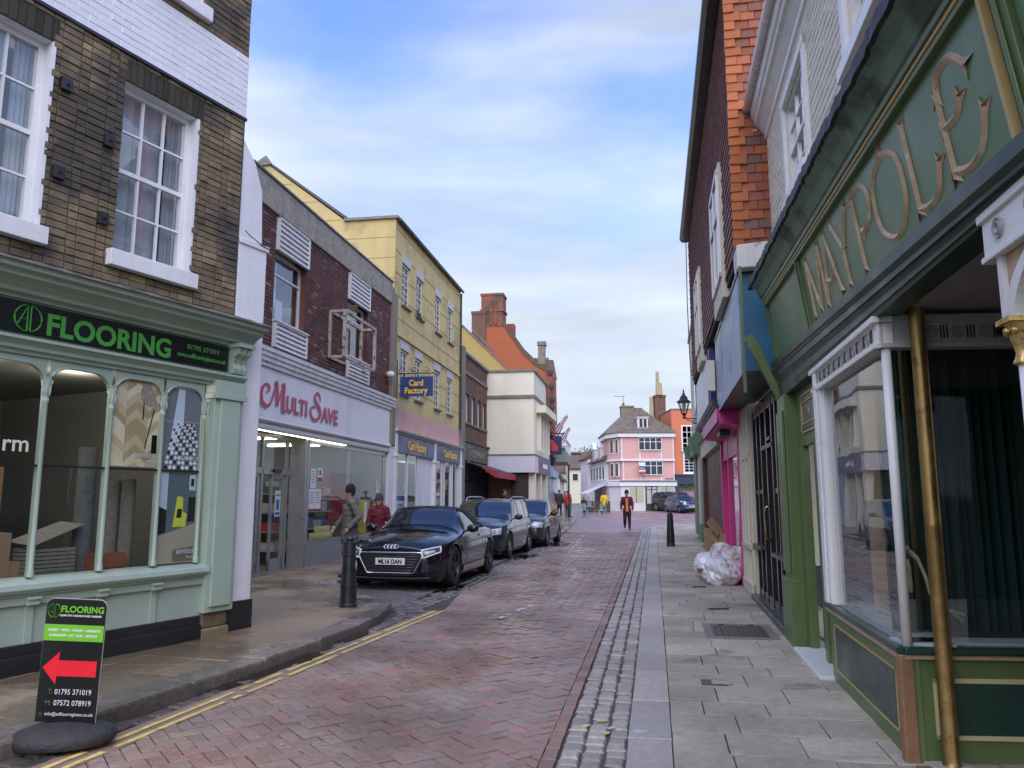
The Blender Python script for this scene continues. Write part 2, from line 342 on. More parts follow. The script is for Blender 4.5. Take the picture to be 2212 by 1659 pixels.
def brickwork(parent, mat, x0, x1, z0, z1, y, out=-1, holes=(), BL=.225, BH=.075, proud=.012, limit=300, flemish=False, jit=.002, name='brick', joint=.010):
    """courses of bricks on the plane y; out=-1: the wall faces -y"""
    items = []; nr = int(round((z1 - z0) / BH)); BH = (z1 - z0) / nr
    for r in range(nr):
        z = z0 + r * BH; x = x0 - (BL / 2 if r % 2 else 0) - (BL * .25 if flemish else 0); k = r
        while x < x1 - .01:
            w = BL if not flemish or k % 2 == 0 else BL / 2
            k += 1
            segs = [(max(x, x0), min(x + w, x1))]
            for (hx0, hx1, hz0, hz1) in holes:
                if z + BH * .5 > hz0 and z + BH * .5 < hz1:
                    ns = []
                    for a, b in segs:
                        if b <= hx0 or a >= hx1: ns.append((a, b))
                        else:
                            if a < hx0: ns.append((a, hx0))
                            if b > hx1: ns.append((hx1, b))
                    segs = ns
            for a, b in segs:
                if b - a > .025:
                    pj = proud + random.uniform(-jit, jit)
                    t = Matrix.Translation((a + joint / 2, y + out * pj, z + joint / 2)) @ Matrix.Diagonal((b - a - joint, -out * .02 / 1, BH - joint, 1)) @ Matrix.Rotation(random.uniform(-1, 1) * .004, 4, 'Y')
                    items.append(t)
            x += w
    pieces(name, items, unit_brick(), mat, parent, limit=limit)
def wall_holes(mb, x0, x1, z0, z1, y, holes, depth, out=-1, m=0, mr=None, thick=.0):
    """front plane of a wall with openings and their reveals (depth into the wall)"""
    mr = m if mr is None else mr
    xs = sorted(set([x0, x1] + [h[0] for h in holes] + [h[1] for h in holes])); zs = sorted(set([z0, z1] + [h[2] for h in holes] + [h[3] for h in holes]))
    xs = [x for x in xs if x0 <= x <= x1]; zs = [z for z in zs if z0 <= z <= z1]
    for i in range(len(xs) - 1):
        for j in range(len(zs) - 1):
            cx, cz = (xs[i] + xs[i + 1]) / 2, (zs[j] + zs[j + 1]) / 2
            if any(h[0] < cx < h[1] and h[2] < cz < h[3] for h in holes): continue
            mb.quad((xs[i], y, zs[j]), (xs[i + 1], y, zs[j]), (xs[i + 1], y, zs[j + 1]), (xs[i], y, zs[j + 1]), m)
    d = -out * depth
    for a, b, c, e in holes:
        mb.quad((a, y, c), (a, y + d, c), (a, y + d, e), (a, y, e), mr); mb.quad((b, y, c), (b, y, e), (b, y + d, e), (b, y + d, c), mr)
        mb.quad((a, y, e), (a, y + d, e), (b, y + d, e), (b, y, e), mr); mb.quad((a, y, c), (b, y, c), (b, y + d, c), (a, y + d, c), mr)
    return mb
def window(parent, x0, x1, z0, z1, y, out, frm, pane, cols=3, rows=2, fw=.05, bar=.02, sash=True, sill=None, back=None, sillmat=None, backd=.25, name='window', label=None, curtain=None):
    """a window in an opening: frame (the part), pane, bars, sill; y = plane of the frame's front"""
    f = MB(); d = -out
    def bx(a, b, c, e, t0, t1): f.box(a, b, min(y + d * t0, y + d * t1), max(y + d * t0, y + d * t1), c, e)
    bx(x0, x0 + fw, z0, z1, 0, .06); bx(x1 - fw, x1, z0, z1, 0, .06); bx(x0 + fw, x1 - fw, z1 - fw, z1, 0, .06); bx(x0 + fw, x1 - fw, z0, z0 + fw * 1.3, 0, .06)
    zm = (z0 + z1) / 2
    if sash: bx(x0 + fw, x1 - fw, zm - .022, zm + .022, .004, .055)
    ix0, ix1 = x0 + fw, x1 - fw
    for c in range(1, cols):
        xx = ix0 + (ix1 - ix0) * c / cols; bx(xx - bar / 2, xx + bar / 2, z0 + fw, z1 - fw, .012, .045)
    halves = ((z0 + fw * 1.3, zm - .022), (zm + .022, z1 - fw)) if sash else ((z0 + fw * 1.3, z1 - fw),)
    for a, b in halves:
        for r in range(1, rows):
            zz = a + (b - a) * r / rows; bx(ix0, ix1, zz - bar / 2, zz + bar / 2, .014, .043)
    w = f.build(name, frm, parent, label=label)
    MB().quad((ix0, y + d * .03, z0 + fw), (ix1, y + d * .03, z0 + fw), (ix1, y + d * .03, z1 - fw), (ix0, y + d * .03, z1 - fw)).build('pane', pane, w)
    if sill:
        sh, so = sill; s_ = MB(); s_.box(x0 - .07, x1 + .07, min(y + d * .05, y - d * so), max(y + d * .05, y - d * so), z0 - sh, z0)
        s_.build('sill', sillmat or frm, w, bevel=.006)
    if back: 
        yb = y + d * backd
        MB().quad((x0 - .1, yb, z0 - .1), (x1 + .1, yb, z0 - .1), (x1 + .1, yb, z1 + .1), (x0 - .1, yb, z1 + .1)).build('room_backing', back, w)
    if curtain:
        cm = MB(); n = 14
        for (a, b) in curtain[1]:
            pts = []
            for i in range(n + 1):
                t = i / n; xx = x0 + (x1 - x0) * (a + (b - a) * t); pts.append((xx, y + d * (.13 + .02 * math.sin(i * 1.9))))
            for i in range(n): cm.quad((pts[i][0], pts[i][1], z0), (pts[i + 1][0], pts[i + 1][1], z0), (pts[i + 1][0], pts[i + 1][1], z1), (pts[i][0], pts[i][1], z1))
        cm.build('curtain', curtain[0], w, smooth=True)
    return w
def text(s, size, mat, parent=None, M4=None, ext=.004, bold=0., name='lettering', align='LEFT', width=None, shear=0., space=1.):
    cu = bpy.data.curves.new(name, 'FONT'); cu.body = s; cu.size = size; cu.extrude = ext; cu.offset = bold; cu.align_x = align; cu.shear = shear; cu.space_character = space
    cu.resolution_u = 3
    o = bpy.data.objects.new(name, cu); COL.objects.link(o)
    dg = bpy.context.evaluated_depsgraph_get(); me = bpy.data.meshes.new_from_object(o.evaluated_get(dg)); bpy.data.objects.remove(o)
    me.materials.clear(); me.materials.append(mat)
    if width:
        xs = [v.co.x for v in me.vertices]; k = width / max(1e-6, (max(xs) - min(xs))); x0 = min(xs)
        for v in me.vertices: v.co.x = (v.co.x - (x0 if align == 'LEFT' else 0)) * k
    o = bpy.data.objects.new(name, me); COL.objects.link(o)
    if parent: o.parent = parent
    if M4 is not None: o.matrix_local = M4
    return o
def onwall(x, y, z, out=-1, mirror=False):
    """matrix: text stands on a wall, facing out (-y when out=-1, reads along +x; +y when out=1, reads along -x)"""
    if out == -1: r = Matrix(((1, 0, 0, 0), (0, 0, -1, 0), (0, 1, 0, 0), (0, 0, 0, 1)))
    else: r = Matrix(((-1, 0, 0, 0), (0, 0, 1, 0), (0, 1, 0, 0), (0, 0, 0, 1)))
    return Matrix.Translation((x, y, z)) @ r
# ---------------------------------------------------------------- ground materials
M_base = ground_mat('mat_joint_dirt', (.05, .045, .04), rough=.85, var=.35)
M_paver = ground_mat('mat_red_paver', (.24, .145, .108), col2=(.205, .168, .138), island=.13, rough=.5, wet=(-.3, 9, .155, .12, .03), wetcol=.9, var=.25, big=.44, alt=((.29, .155, .135), .07))
M_baypav = ground_mat('mat_bay_paver', (.15, .115, .105), col2=(.11, .10, .10), island=.2, rough=.6, wet=.0)
M_edge = ground_mat('mat_edging_brick', (.21, .13, .10), island=.25, rough=.6)
M_sett = ground_mat('mat_sett', (.285, .255, .215), col2=(.215, .20, .175), island=.26, rough=.5, var=.35, bump=.7, wet=-.03, wetcol=.75)
M_settL = ground_mat('mat_sett_wet', (.19, .17, .14), col2=(.13, .12, .105), island=.3, rough=.4, var=.35, bump=.7, wet=.12, wetcol=.6)
M_kerb = ground_mat('mat_kerb_granite', (.35, .305, .265), col2=(.28, .265, .245), island=.12, rough=.6, var=.25, wet=-.1)
M_kerbL = ground_mat('mat_kerb_worn', (.21, .18, .15), island=.2, rough=.45, var=.4, wet=.10)
M_slab = ground_mat('mat_slab_grey', (.30, .265, .195), col2=(.36, .32, .245), island=.13, rough=.68, var=.25, big=.26, stain=((.15, .135, .11), .60, 1.7), wet=-.06, wetcol=.8)
M_slabL = ground_mat('mat_slab_brown', (.27, .20, .12), col2=(.225, .175, .115), island=.08, rough=.5, var=.22, big=.3, wet=.10, wetcol=.62, stain=((.15, .11, .075), .60, 1.1))
M_far = ground_mat('mat_plaza', (.255, .15, .135), col2=(.21, .165, .16), rough=.5, wet=-.02, wetcol=.8, big=.3)
M_yel = ground_mat('mat_yellow_line', (.52, .43, .14), rough=.6, var=.3, big=.15, stain=((.2, .15, .1), .66, 6))
M_white_line = ground_mat('mat_white_line', (.5, .48, .45), rough=.6, var=.5, stain=((.2, .13, .11), .5, 9))
M_iron = M('mat_cast_iron', (.10, .075, .055), rough=.5, var=.4, scale=8, bump=.5, bscale=50, metal=.4)
M_paint_wh = P('mat_spilt_paint', (.42, .41, .40), .5, var=.3)
# ---------------------------------------------------------------- terrain, road, pavements
def grid_sheet(name, xs, ys, zf, mat, kind='structure', parent=None):
    v = [(x, y, zf(x, y)) for y in ys for x in xs]; n = len(xs)
    f = [(j * n + i, j * n + i + 1, (j + 1) * n + i + 1, (j + 1) * n + i) for j in range(len(ys) - 1) for i in range(n - 1)]
    mb = MB(); mb.add(v, f); return mb.build(name, mat, parent, kind=kind)
far_mat = M('mat_terrain', (.09, .085, .05), rough=.9, var=.3, scale=.05, bump=0, world_pos=True)
grid_sheet('ground', [-600, -200, -60, -20, -5, 0, 5, 20, 60, 200, 600], [-80, 0] + list(range(5, 96, 5)) + [150, 300, 800], lambda x, y: gz(y) - .09, far_mat)
def strip(name, L, Rr, dz, mat, kind=None, parent=None):
    """sheet between two polylines of equal length, dense enough to follow the ground"""
    v = []; f = []
    def dens(Pl):
        out = []
        for i in range(len(Pl) - 1):
            for k in range(4): t = k / 4; out.append((Pl[i][0] + (Pl[i + 1][0] - Pl[i][0]) * t, Pl[i][1] + (Pl[i + 1][1] - Pl[i][1]) * t))
        return out + [Pl[-1]]
    a, b = dens(L), dens(Rr)
    for p, q in zip(a, b): v += [(p[0], p[1], gz(p[1]) + dz), (q[0], q[1], gz(q[1]) + dz)]
    f = [(2 * i, 2 * i + 1, 2 * i + 3, 2 * i + 2) for i in range(len(a) - 1)]
    mb = MB(); mb.add(v, f); return mb.build(name, mat, parent, kind=kind)
xe = lambda Y: .2 + (Y - 4.69) * .183
road = strip('road', [(-6, 1), (-6, 9), (-6, 18), (-6, 27), (-6, 34)], [(4, 1), (4, 9), (7, 18), (9, 27), (12, 34)], -.022, M_base, 'structure')
plaza = strip('square_paving', [(-3, 34.02), (0, 50), (0, 64), (0, 95)], [(30, 34.02), (40, 50), (40, 64), (40, 95)], -.004, M_far, 'structure')
yl = lambda Y: -2.67 + (Y - 4.69) * .262
def herring(cx, cy, az, reg, W=.1, name='paver', mat=None, parent=None, span=24, limit=300, joint=.006):
    c, s_ = math.cos(R(az)), math.sin(R(az)); polys = []
    xs = [p[0] for p in reg]; ys = [p[1] for p in reg]; bb = (min(xs) - .2, max(xs) + .2, min(ys) - .2, max(ys) + .2)
    n = int(span / W)
    for i in range(-n, n):
        for j in range(-n // 2, n // 2):
            ox, oy = i + 2 * j, i - 2 * j
            X, Y = ox * W, oy * W
            wx, wy = cx + X * c - Y * s_, cy + X * s_ + Y * c
            if not (bb[0] < wx < bb[1] and bb[2] < wy < bb[3]): continue
            for (a0, a1, b0, b1) in ((0, 2, 0, 1), (0, 1, 1, 3)):
                q = []
                for u, v in ((a0, b0), (a1, b0), (a1, b1), (a0, b1)):
                    u2 = (ox + u) * W + (joint / 2 if u == a0 else -joint / 2); v2 = (oy + v) * W + (joint / 2 if v == b0 else -joint / 2)
                    q.append((cx + u2 * c - v2 * s_, cy + u2 * s_ + v2 * c))
                r = clip(q, reg)
                if len(r) > 2 and area(r) > .0006: polys.append(r)
    return polys
regA = [(yl(4.0) + .08, 4.0), (xe(4.0) - .06, 4.0), (xe(11) - .06, 11), (yl(11) + .08, 11)]
LB = [(11, yl(11) + .08), (12.85, -.84), (17, -.04), (24.3, 1.21), (34, 2.55)]
po = herring(1, 12, -10 + 45, regA, span=14)
for (ya, xa), (yb, xb) in zip(LB, LB[1:]): po += herring(1, 12, -10 + 45, [(xa, ya), (xe(ya) - .06, ya), (xe(yb) - .06, yb), (xb, yb)], span=30)
poly_pieces('paver', po, M_paver, road, tilt=.0048, inset=.004, limit=300)
# edging row, setts and kerb on the right run on round the corner of the square
def arc_path(pts, turn=None):
    out = list(pts)
    if turn:
        r, ang, n = turn; (x0, y0), (x1, y1) = out[-2], out[-1]; a = math.atan2(y1 - y0, x1 - x0); c = (x1 + r * math.sin(a), y1 - r * math.cos(a))
        for k in range(1, n + 1):
            b = a - R(ang) * k / n; out.append((c[0] - r * math.sin(b), c[1] + r * math.cos(b)))
    return out
class Path:
    def __init__(s, pts):
        s.p = pts; s.d = [0]
        for a, b in zip(pts, pts[1:]): s.d.append(s.d[-1] + math.hypot(b[0] - a[0], b[1] - a[1]))
        s.L = s.d[-1]
    def at(s, t, off):
        """point at arc length t, off to the right of the path"""
        t = max(0, min(s.L - 1e-6, t)); i = max(k for k in range(len(s.d) - 1) if s.d[k] <= t)
        def nrm(j):
            a, b = s.p[j], s.p[j + 1]; l = math.hypot(b[0] - a[0], b[1] - a[1]); return ((b[1] - a[1]) / l, -(b[0] - a[0]) / l)
        f = (t - s.d[i]) / (s.d[i + 1] - s.d[i]); a, b = s.p[i], s.p[i + 1]
        n0 = nrm(i); n1 = nrm(min(i + 1, len(s.p) - 2)); nm = nrm(max(i - 1, 0))
        na = ((nm[0] + n0[0]) / 2, (nm[1] + n0[1]) / 2); nb = ((n0[0] + n1[0]) / 2, (n0[1] + n1[1]) / 2)
        n = (na[0] + (nb[0] - na[0]) * f, na[1] + (nb[1] - na[1]) * f); l = math.hypot(*n)
        return (a[0] + (b[0] - a[0]) * f + n[0] / l * off, a[1] + (b[1] - a[1]) * f + n[1] / l * off)
    def quadp(s, t0, t1, o0, o1, j=0.):
        r = lambda: random.uniform(-j, j)
        q = [(t0, o0), (t0, o1), (t1, o1), (t1, o0)]
        return [s.at(t + r(), o + r()) for t, o in q]
def row(path, o0, o1, step, t0=0, t1=None, joint=.012, j=.004, vary=.15, breakup=0):
    out = []; t = t0; t1 = t1 or path.L
    while t < t1 - .03:
        l = step * random.uniform(1 - vary, 1 + vary)
        out.append(path.quadp(t, min(t + l, t1) - joint, o0, o1, j)); t += l
    return out
PR = Path(arc_path([(xe(2.5), 2.5), (xe(8), 8), (xe(20), 20), (xe(30), 30), (xe(37.5), 37.5)], (6.5, 70, 9)))
edging = empty('edging_course', kind='structure')
poly_pieces('edging_brick', row(PR, -.055, .03, .21, joint=.006), M_edge, edging, tilt=.002)
gutter = empty('gutter_setts', kind='structure')
gut = strip('bedding', [PR.at(t, .035) for t in np.linspace(0, PR.L, 40)], [PR.at(t, .46) for t in np.linspace(0, PR.L, 40)], -.012, M_base, parent=gutter)
polys = []
for k in range(3): polys += row(PR, .045 + k * .135, .045 + k * .135 + .12, .142, t0=random.uniform(0, .1), joint=.02, j=.009, vary=.2)
poly_pieces('sett', polys, M_sett, gutter, tilt=.006, inset=.012, limit=300)
KH = .07
kerb = empty('kerb', kind='structure')
poly_pieces('kerb_stone', row(PR, .45, .715, .92, joint=.008, j=.003, vary=.25), M_kerb, kerb, thick=.12, inset=.008, top=lambda x, y: gz(y) + KH, tilt=.003)
# right pavement: courses of flags across the footway
pav = empty('pavement', kind='structure')
strip('bedding', [PR.at(t, .715) for t in np.linspace(0, PR.L, 60)], [(PR.at(t, 0)[0] + 2.6 + .13 * max(0, PR.at(t, 0)[1] - 16) , PR.at(t, 0)[1]) for t in np.linspace(0, PR.L, 60)], KH - .014, M_base, parent=pav)
polys = []; t = 1.6
while t < PR.L - 1:
    h = random.choice((.42, .42, .36, .45)) if t < 7 else random.choice((.3, .33, .42)); o = .72; first = True
    W = 2.1 if t < 14 else (3. if t < 31 else 4.5)
    while o < .72 + W:
        w = random.uniform(.42, .68) * (.55 if first and random.random() < .5 else 1); first = False
        if 6.55 < t < 7.35 and o + w / 2 > 2.0 and False: pass
        polys.append(PR.quadp(t, t + h - .009, o, min(o + w, .72 + W) - .009, .002)); o += w
    t += h
poly_pieces('paving_slab', polys, M_slab, pav, top=lambda x, y: gz(y) + KH, tilt=.003, inset=.004, limit=300)
# left side: kerb line, then the parking bay cut into the footway
KLp = [(-4.1, 1.2), (-3.55, 3.2), (-3.03, 4.81), (-2.62, 5.95), (-2.28, 6.99), (-1.95, 8.22), (-1.72, 9.5), (-1.57, 10.35), (-1.56, 10.7), (-1.68, 11.0), (-1.95, 11.45), (-2.95, 13.3), (-3.1, 13.8)]
PL = Path(KLp)
PB = Path([(-3.1, 13.8), (-2.25, 18.4), (-.65, 27.2), (-.25, 27.9), (1.4, 28.9), (1.74, 29.3), (2.35, 34), (4.0, 48.1), (4.9, 63.8)])
KLH = .1
kerbl = empty('kerb_worn', kind='structure')
poly_pieces('kerb_stone', row(PL, -.30, 0, .85, joint=.01, j=.006, vary=.3) + row(PB, -.25, 0, .9, joint=.01, j=.004), M_kerbL, kerbl, thick=.14, inset=.014, top=lambda x, y: gz(y) + KLH, tilt=.006)
gl = empty('gutter_setts_wet', kind='structure')
polys = []
for k in range(3):
    t = 0.3
    while t < PL.L - 3.2:
        q = PL.quadp(t, t + random.uniform(.13, .2), .03 + k * .14, .15 + k * .14, .01)
        if all(p[0] < yl(p[1]) - .05 for p in q): polys.append(q)
        t += .19
PS = Path([(-1.5, 10.95), (-1.05, 12.85), (-.25, 17), (1.0, 24.3), (2.3, 33.5)])
for k in range(3): polys += row(PS, -.22 + k * .14, -.10 + k * .14, .15, joint=.02, j=.008)
poly_pieces('sett', polys, M_settL, gl, tilt=.007, inset=.012, limit=300)
regbay = [(-2.78, 13.7), (-1.62, 11.15), (-1.3, 12.85), (-.5, 17), (.75, 24.3), (1.3, 28.6), (-.3, 27.3)]
regbay = [(-3.05, 13.6), (-1.66, 11.2), (-1.32, 12.85), (-.6, 17), (.62, 24.3), (1.1, 28.4), (-.25, 27.4)]
baypo = herring(-1, 18, -10 + 90, regbay, span=18)
bay = empty('parking_bay', kind='structure')
poly_pieces('paver', baypo, M_baypav, bay, tilt=.003, inset=.004, limit=300)
pavl = empty('pavement_brown', kind='structure')
bp_r = [PL.at(t, -.25) for t in np.linspace(0, PL.L, 30)] + [(-2.48, 18.4), (-.9, 27.2)]
strip('bedding', [(-9, y) for x, y in bp_r], bp_r, KLH - .008, M_slabL, parent=pavl)
strip('bedding', [(-8, 27.5), (-3, 33), (0, 40), (0, 48), (0, 64)], [(-.85, 27.2), (1.9, 33), (2.8, 40), (3.7, 48), (4.6, 64)], KLH - .003, M_slabL, parent=pavl)
regs = [[(-7, 1.5), (-4.4, 1.5), (-3.31, 4.81), (-2.56, 6.99), (-7, 6.99)], [(-7, 7), (-2.56, 7), (-2.22, 8.22), (-2.0, 9.5), (-7, 9.5)],
        [(-7, 9.51), (-2.0, 9.51), (-1.86, 10.4), (-1.9, 10.8), (-2.25, 11.45), (-7, 11.45)], [(-7, 11.46), (-2.26, 11.46), (-3.2, 13.25), (-3.36, 13.8), (-7, 13.8)],
        [(-7, 13.81), (-3.36, 13.81), (-2.5, 18.4), (-.9, 27.2), (-3.6, 27.2), (-7, 18)]]
polys = []
az = R(17); c, s_ = math.cos(az), math.sin(az)
v = -14.
while v < 30:
    hh = random.choice((.6, .6, .75)); u = -12 + random.uniform(0, .5)
    while u < 8:
        w = random.choice((.6, .75, .9))
        q = []
        for a, b in ((u, v), (u + w - .006, v), (u + w - .006, v + hh - .006), (u, v + hh - .006)):
            q.append((-2.3 + a * c + b * s_, 9 - a * s_ + b * c))
        for rg in regs:
            r = clip(q, rg)
            if len(r) > 2 and area(r) > .004: polys.append(r)
        u += w
    v += hh
poly_pieces('paving_slab', polys, M_slabL, pavl, top=lambda x, y: gz(y) + KLH, tilt=.0015, inset=.004, limit=300)
# yellow and white paint
def paint_line(name, pts, w, mat, dz=.006, wav=.0, group=None, label=None, kind='structure'):
    p = Path(pts); mb = MB(); n = max(2, int(p.L / .1)); lo = []
    for i in range(n + 1):
        t = p.L * i / n; a = p.at(t, -w / 2 + random.uniform(-wav, wav)); b = p.at(t, w / 2 + random.uniform(-wav, wav)); lo.append((a, b))
    for (a, b), (c_, d) in zip(lo, lo[1:]):
        if random.random() < wav * 30: continue
        mb.quad(*[(q[0], q[1], gz(q[1]) + dz) for q in (a, b, d, c_)])
    return mb.build(name, mat, kind=kind)
ly = [(yl(Y) - .0, Y) for Y in (3.6, 5.5, 8, 10.9)]
paint_line('yellow_line', ly, .045, M_yel, wav=.004); paint_line('yellow_line', [(x + .11, y) for x, y in ly], .045, M_yel, wav=.004)
strip('bedding', [(x - .10, y) for x, y in ly], [(x + .15, y) for x, y in ly], .001, M_edge)['kind'] = 'structure'
paint_line('white_line', [(-.18, 10.19), (.33, 11.57)], .07, M_white_line, wav=.012)
paint_line('white_line', [(1.55, 21.6), (2.9, 31.7)], .07, M_white_line, wav=.008)
# puddle in the gutter, iron covers, paint spots, litter
pm, N_, L_, b_, o_ = nt_new('mat_puddle'); b_.inputs['Base Color'].default_value = (.02, .018, .015, 1); b_.inputs['Roughness'].default_value = .03
def blob(name, cx, cy, rx, ry, rz, z, mat, n=26, rough=.25, **k):
    mb = MB(); pts = []
    for i in range(n):
        a = 2 * math.pi * i / n; r = 1 + random.uniform(-rough, rough); x, y = rx * r * math.cos(a), ry * r * math.sin(a)
        pts.append((cx + x * math.cos(rz) - y * math.sin(rz), cy + x * math.sin(rz) + y * math.cos(rz)))
    top = [(x, y, gz(y) + z) for x, y in pts]; mb.prism(top, (0, 0, -.003)); return mb.build(name, mat, **k)
for cx, cy, rx, ry in ((-2.24, 7.05, .14, .55), (-2.03, 7.75, .13, .3), (-1.78, 8.9, .1, .35)):
    blob('puddle', cx, cy, rx, ry, R(-15), .006, pm, kind='stuff')
for cx, cy, rx, ry in ((-1.05, 13.6, .22, .6), (.35, 20.6, .25, .8), (1.55, 25.5, .3, 1.2)): blob('puddle', cx, cy, rx, ry, R(-12), .004, pm, kind='stuff', rough=.3)
RZ = R(79)
mh = empty('manhole_cover', (2.52, 8.85, gz(8.85) + KH), RZ, 'rusty patterned iron access cover let into the grey footway before the green shop', 'manhole cover')
MB().box(-.5, .5, -.38, .38, -.02, .004).build('surround', ground_mat('mat_concrete', (.17, .15, .13), rough=.8), mh)
f = MB().box(-.38, .38, -.29, .29, -.02, .007); f.build('frame', M_iron, mh)
f = MB()
for i in range(13):
    for j in range(9):
        if (i + j) % 2: f.box(-.34 + i * .055, -.31 + i * .055, -.25 + j * .06, -.22 + j * .06, .007, .011)
        else: f.box(-.345 + i * .055, -.315 + i * .055, -.24 + j * .06, -.23 + j * .06, .007, .011)
f.build('tread_pattern', M_iron, mh, kind='stuff')
for yy in (.17, -.17): MB().box(.36, .42, yy - .03, yy + .03, .002, .014).build('lift_lug', P('mat_black_iron', (.015, .015, .017), .4), mh)
sc_ = empty('stopcock_cover', (1.62, 6.45, gz(6.4) + KH), RZ, 'small dark square water cover among the grey slabs', 'manhole cover')
MB().box(-.09, .09, -.1, .1, -.02, .005).build('frame', M_iron, sc_); MB().box(-.06, .06, -.14, .02, .004, .008).build('lid', M_kerb, sc_)
for x, y, r in ((.93, 6.7, .03), (1.02, 7.5, .035), (.98, 8.35, .03), (1.12, 8.95, .04), (1.16, 9.45, .03), (1.36, 10.9, .035), (1.45, 11.0, .03), (.8, 5.15, .04), (1.75, 9.0, .025), (1.7, 11.2, .02)):
    blob('paint_splash', x, y, r * 1.3, r * .7, 0, KH + .004, M_paint_wh, n=14, rough=.45, kind='stuff')
for x, y, r, m in ((.62, 5.35, .035, M_yel), (.50, 5.5, .03, M_yel), (.62, 5.62, .035, M_yel), (.66, 5.45, .03, M_paint_wh)):
    blob('paint_splash', x, y, r, r * .7, .5, .008, m, n=12, rough=.5, kind='stuff')
M_lit = P('mat_litter', (.36, .34, .31), .7)
lit = MB()
for i in range(34):
    Y = random.uniform(4.8, 14); x = random.uniform(-2.1, xe(Y) + 2) if i % 3 else random.uniform(-4, -2.4); hgt = .008 if x > yl(Y) and x < xe(Y) + .4 else KLH + .006
    s = random.uniform(.004, .011); lit.box(x - s, x + s, Y - s * .7, Y + s * .7, gz(Y) + hgt - .004, gz(Y) + hgt + .002)
lit.build('litter', M_lit, kind='stuff')
# ---------------------------------------------------------------- shared building materials
W_ = P('mat_white_gloss', (.78, .78, .77), .3, streak=((.4, .4, .38), .25, 6))
M_whr = M('mat_white_render', (.74, .74, .76), rough=.75, var=.07, bump=.35, bscale=25, streak=((.40, .39, .37), .45, 2.2), spots=((.60, .59, .58), .62, 2.5))
M_whb = M('mat_white_brick', (.74, .75, .78), rough=.6, var=.07, bump=.3, bscale=40, island=.03)
M_mort = M('mat_mortar', (.085, .072, .052), rough=.95, var=.3, scale=5, bump=.5, bscale=90)
M_stock = M('mat_stock_brick', (.22, .165, .092), rough=.85, var=.35, scale=6, bump=.7, bscale=70, island=.2, col2=(.165, .125, .078), alt=((.30, .235, .13), .09), spots=((.085, .07, .052), .50, .8))
M_sage = P('mat_sage_green', (.35, .44, .36), .4, streak=((.25, .31, .25), .3, 4))
M_blackp = P('mat_black_paint', (.02, .021, .022), .35, var=.3)
M_signb = P('mat_sign_black', (.006, .007, .007), .3)
M_signg = P('mat_sign_green', (.07, .33, .05), .5)
M_lead = M('mat_lead', (.17, .165, .15), rough=.7, var=.35, scale=3, bump=.5, bscale=14, spots=((.16, .17, .05), .6, 2))
G_sash = glass('mat_sash_glass', 3.6); G_shop = glass('mat_shop_glass', 1.3)
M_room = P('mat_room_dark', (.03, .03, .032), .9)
M_net_sky = M('mat_net_sky_tint', (.36, .39, .45), rough=.9, var=.15, scale=4, bump=0)  # net curtain; its pale blue also paints in the panes' sky reflection
M_dkglass = P('mat_dark_glass', (.035, .042, .05), .06, bump=0, rvar=.03)
M_ceil = P('mat_ceiling_grey', (.16, .16, .155), .8); M_floorint = P('mat_shop_floor', (.12, .085, .06), .6)
def emis(name, col, s):
    m, N, L, b, out = nt_new(name); b.inputs['Emission Color'].default_value = rgb(col); b.inputs['Emission Strength'].default_value = s; return m
E_bulb = emis('mat_bulb', (1, .93, .8), 30); E_tube = emis('mat_tube', (1, .98, .9), 7)
# ---------------------------------------------------------------- flooring shop (left, nearest)
AD = frame('brick_corner_shop', (-3.13, 8.57), 27, 'dark stock brick building with a sage green shopfront and white sash windows', 'building')
SX0 = -6.2
wins = [(-1.60, -.72, 3.9, 5.66), (-3.24, -2.34, 3.9, 5.66), (-1.60, -.74, 6.98, 8.4), (-3.24, -2.34, 6.98, 8.4), (-4.9, -4.0, 3.9, 5.66)]
mb = MB(); wall_holes(mb, SX0, -.05, 3.3, 9.0, 0, wins, .17, -1, 0, 1)
mb.box(SX0, -.05, .02, 6, 3.3, 9.0, 0) if False else None
mb.quad((-.05, 0, 3.3), (-.05, 7, 3.3), (-.05, 7, 9.0), (-.05, 0, 9.0), 0)
mb.build('wall', [M_mort, M_whb], AD)
BAND = (5.96, 6.74)
hl = [(a, b, c, d + .22) for a, b, c, d in wins]
brickwork(AD, M_stock, SX0, -.05, 3.45, 5.96, 0, holes=[(a, b, c - .18, d + .22) for a, b, c, d in wins], flemish=True, jit=.007, BH=.0705, BL=.19, joint=.008)
brickwork(AD, M_stock, SX0, -.05, 6.74, 9.0, 0, holes=[(a, b, c - .18, d) for a, b, c, d in wins], limit=60, jit=.005)
MB().box(SX0, -.05, -.012, 0, 5.967, 6.74).build('painted_band', M_whb, AD)
brickwork(AD, M_whb, SX0, -.05, 5.97, 6.73, -.012, limit=150, proud=.005, jit=.002, joint=.004)
MB().box(SX0, -.05, -.035, 0, 5.935, 5.967).build('drip_course', M_blackp, AD)
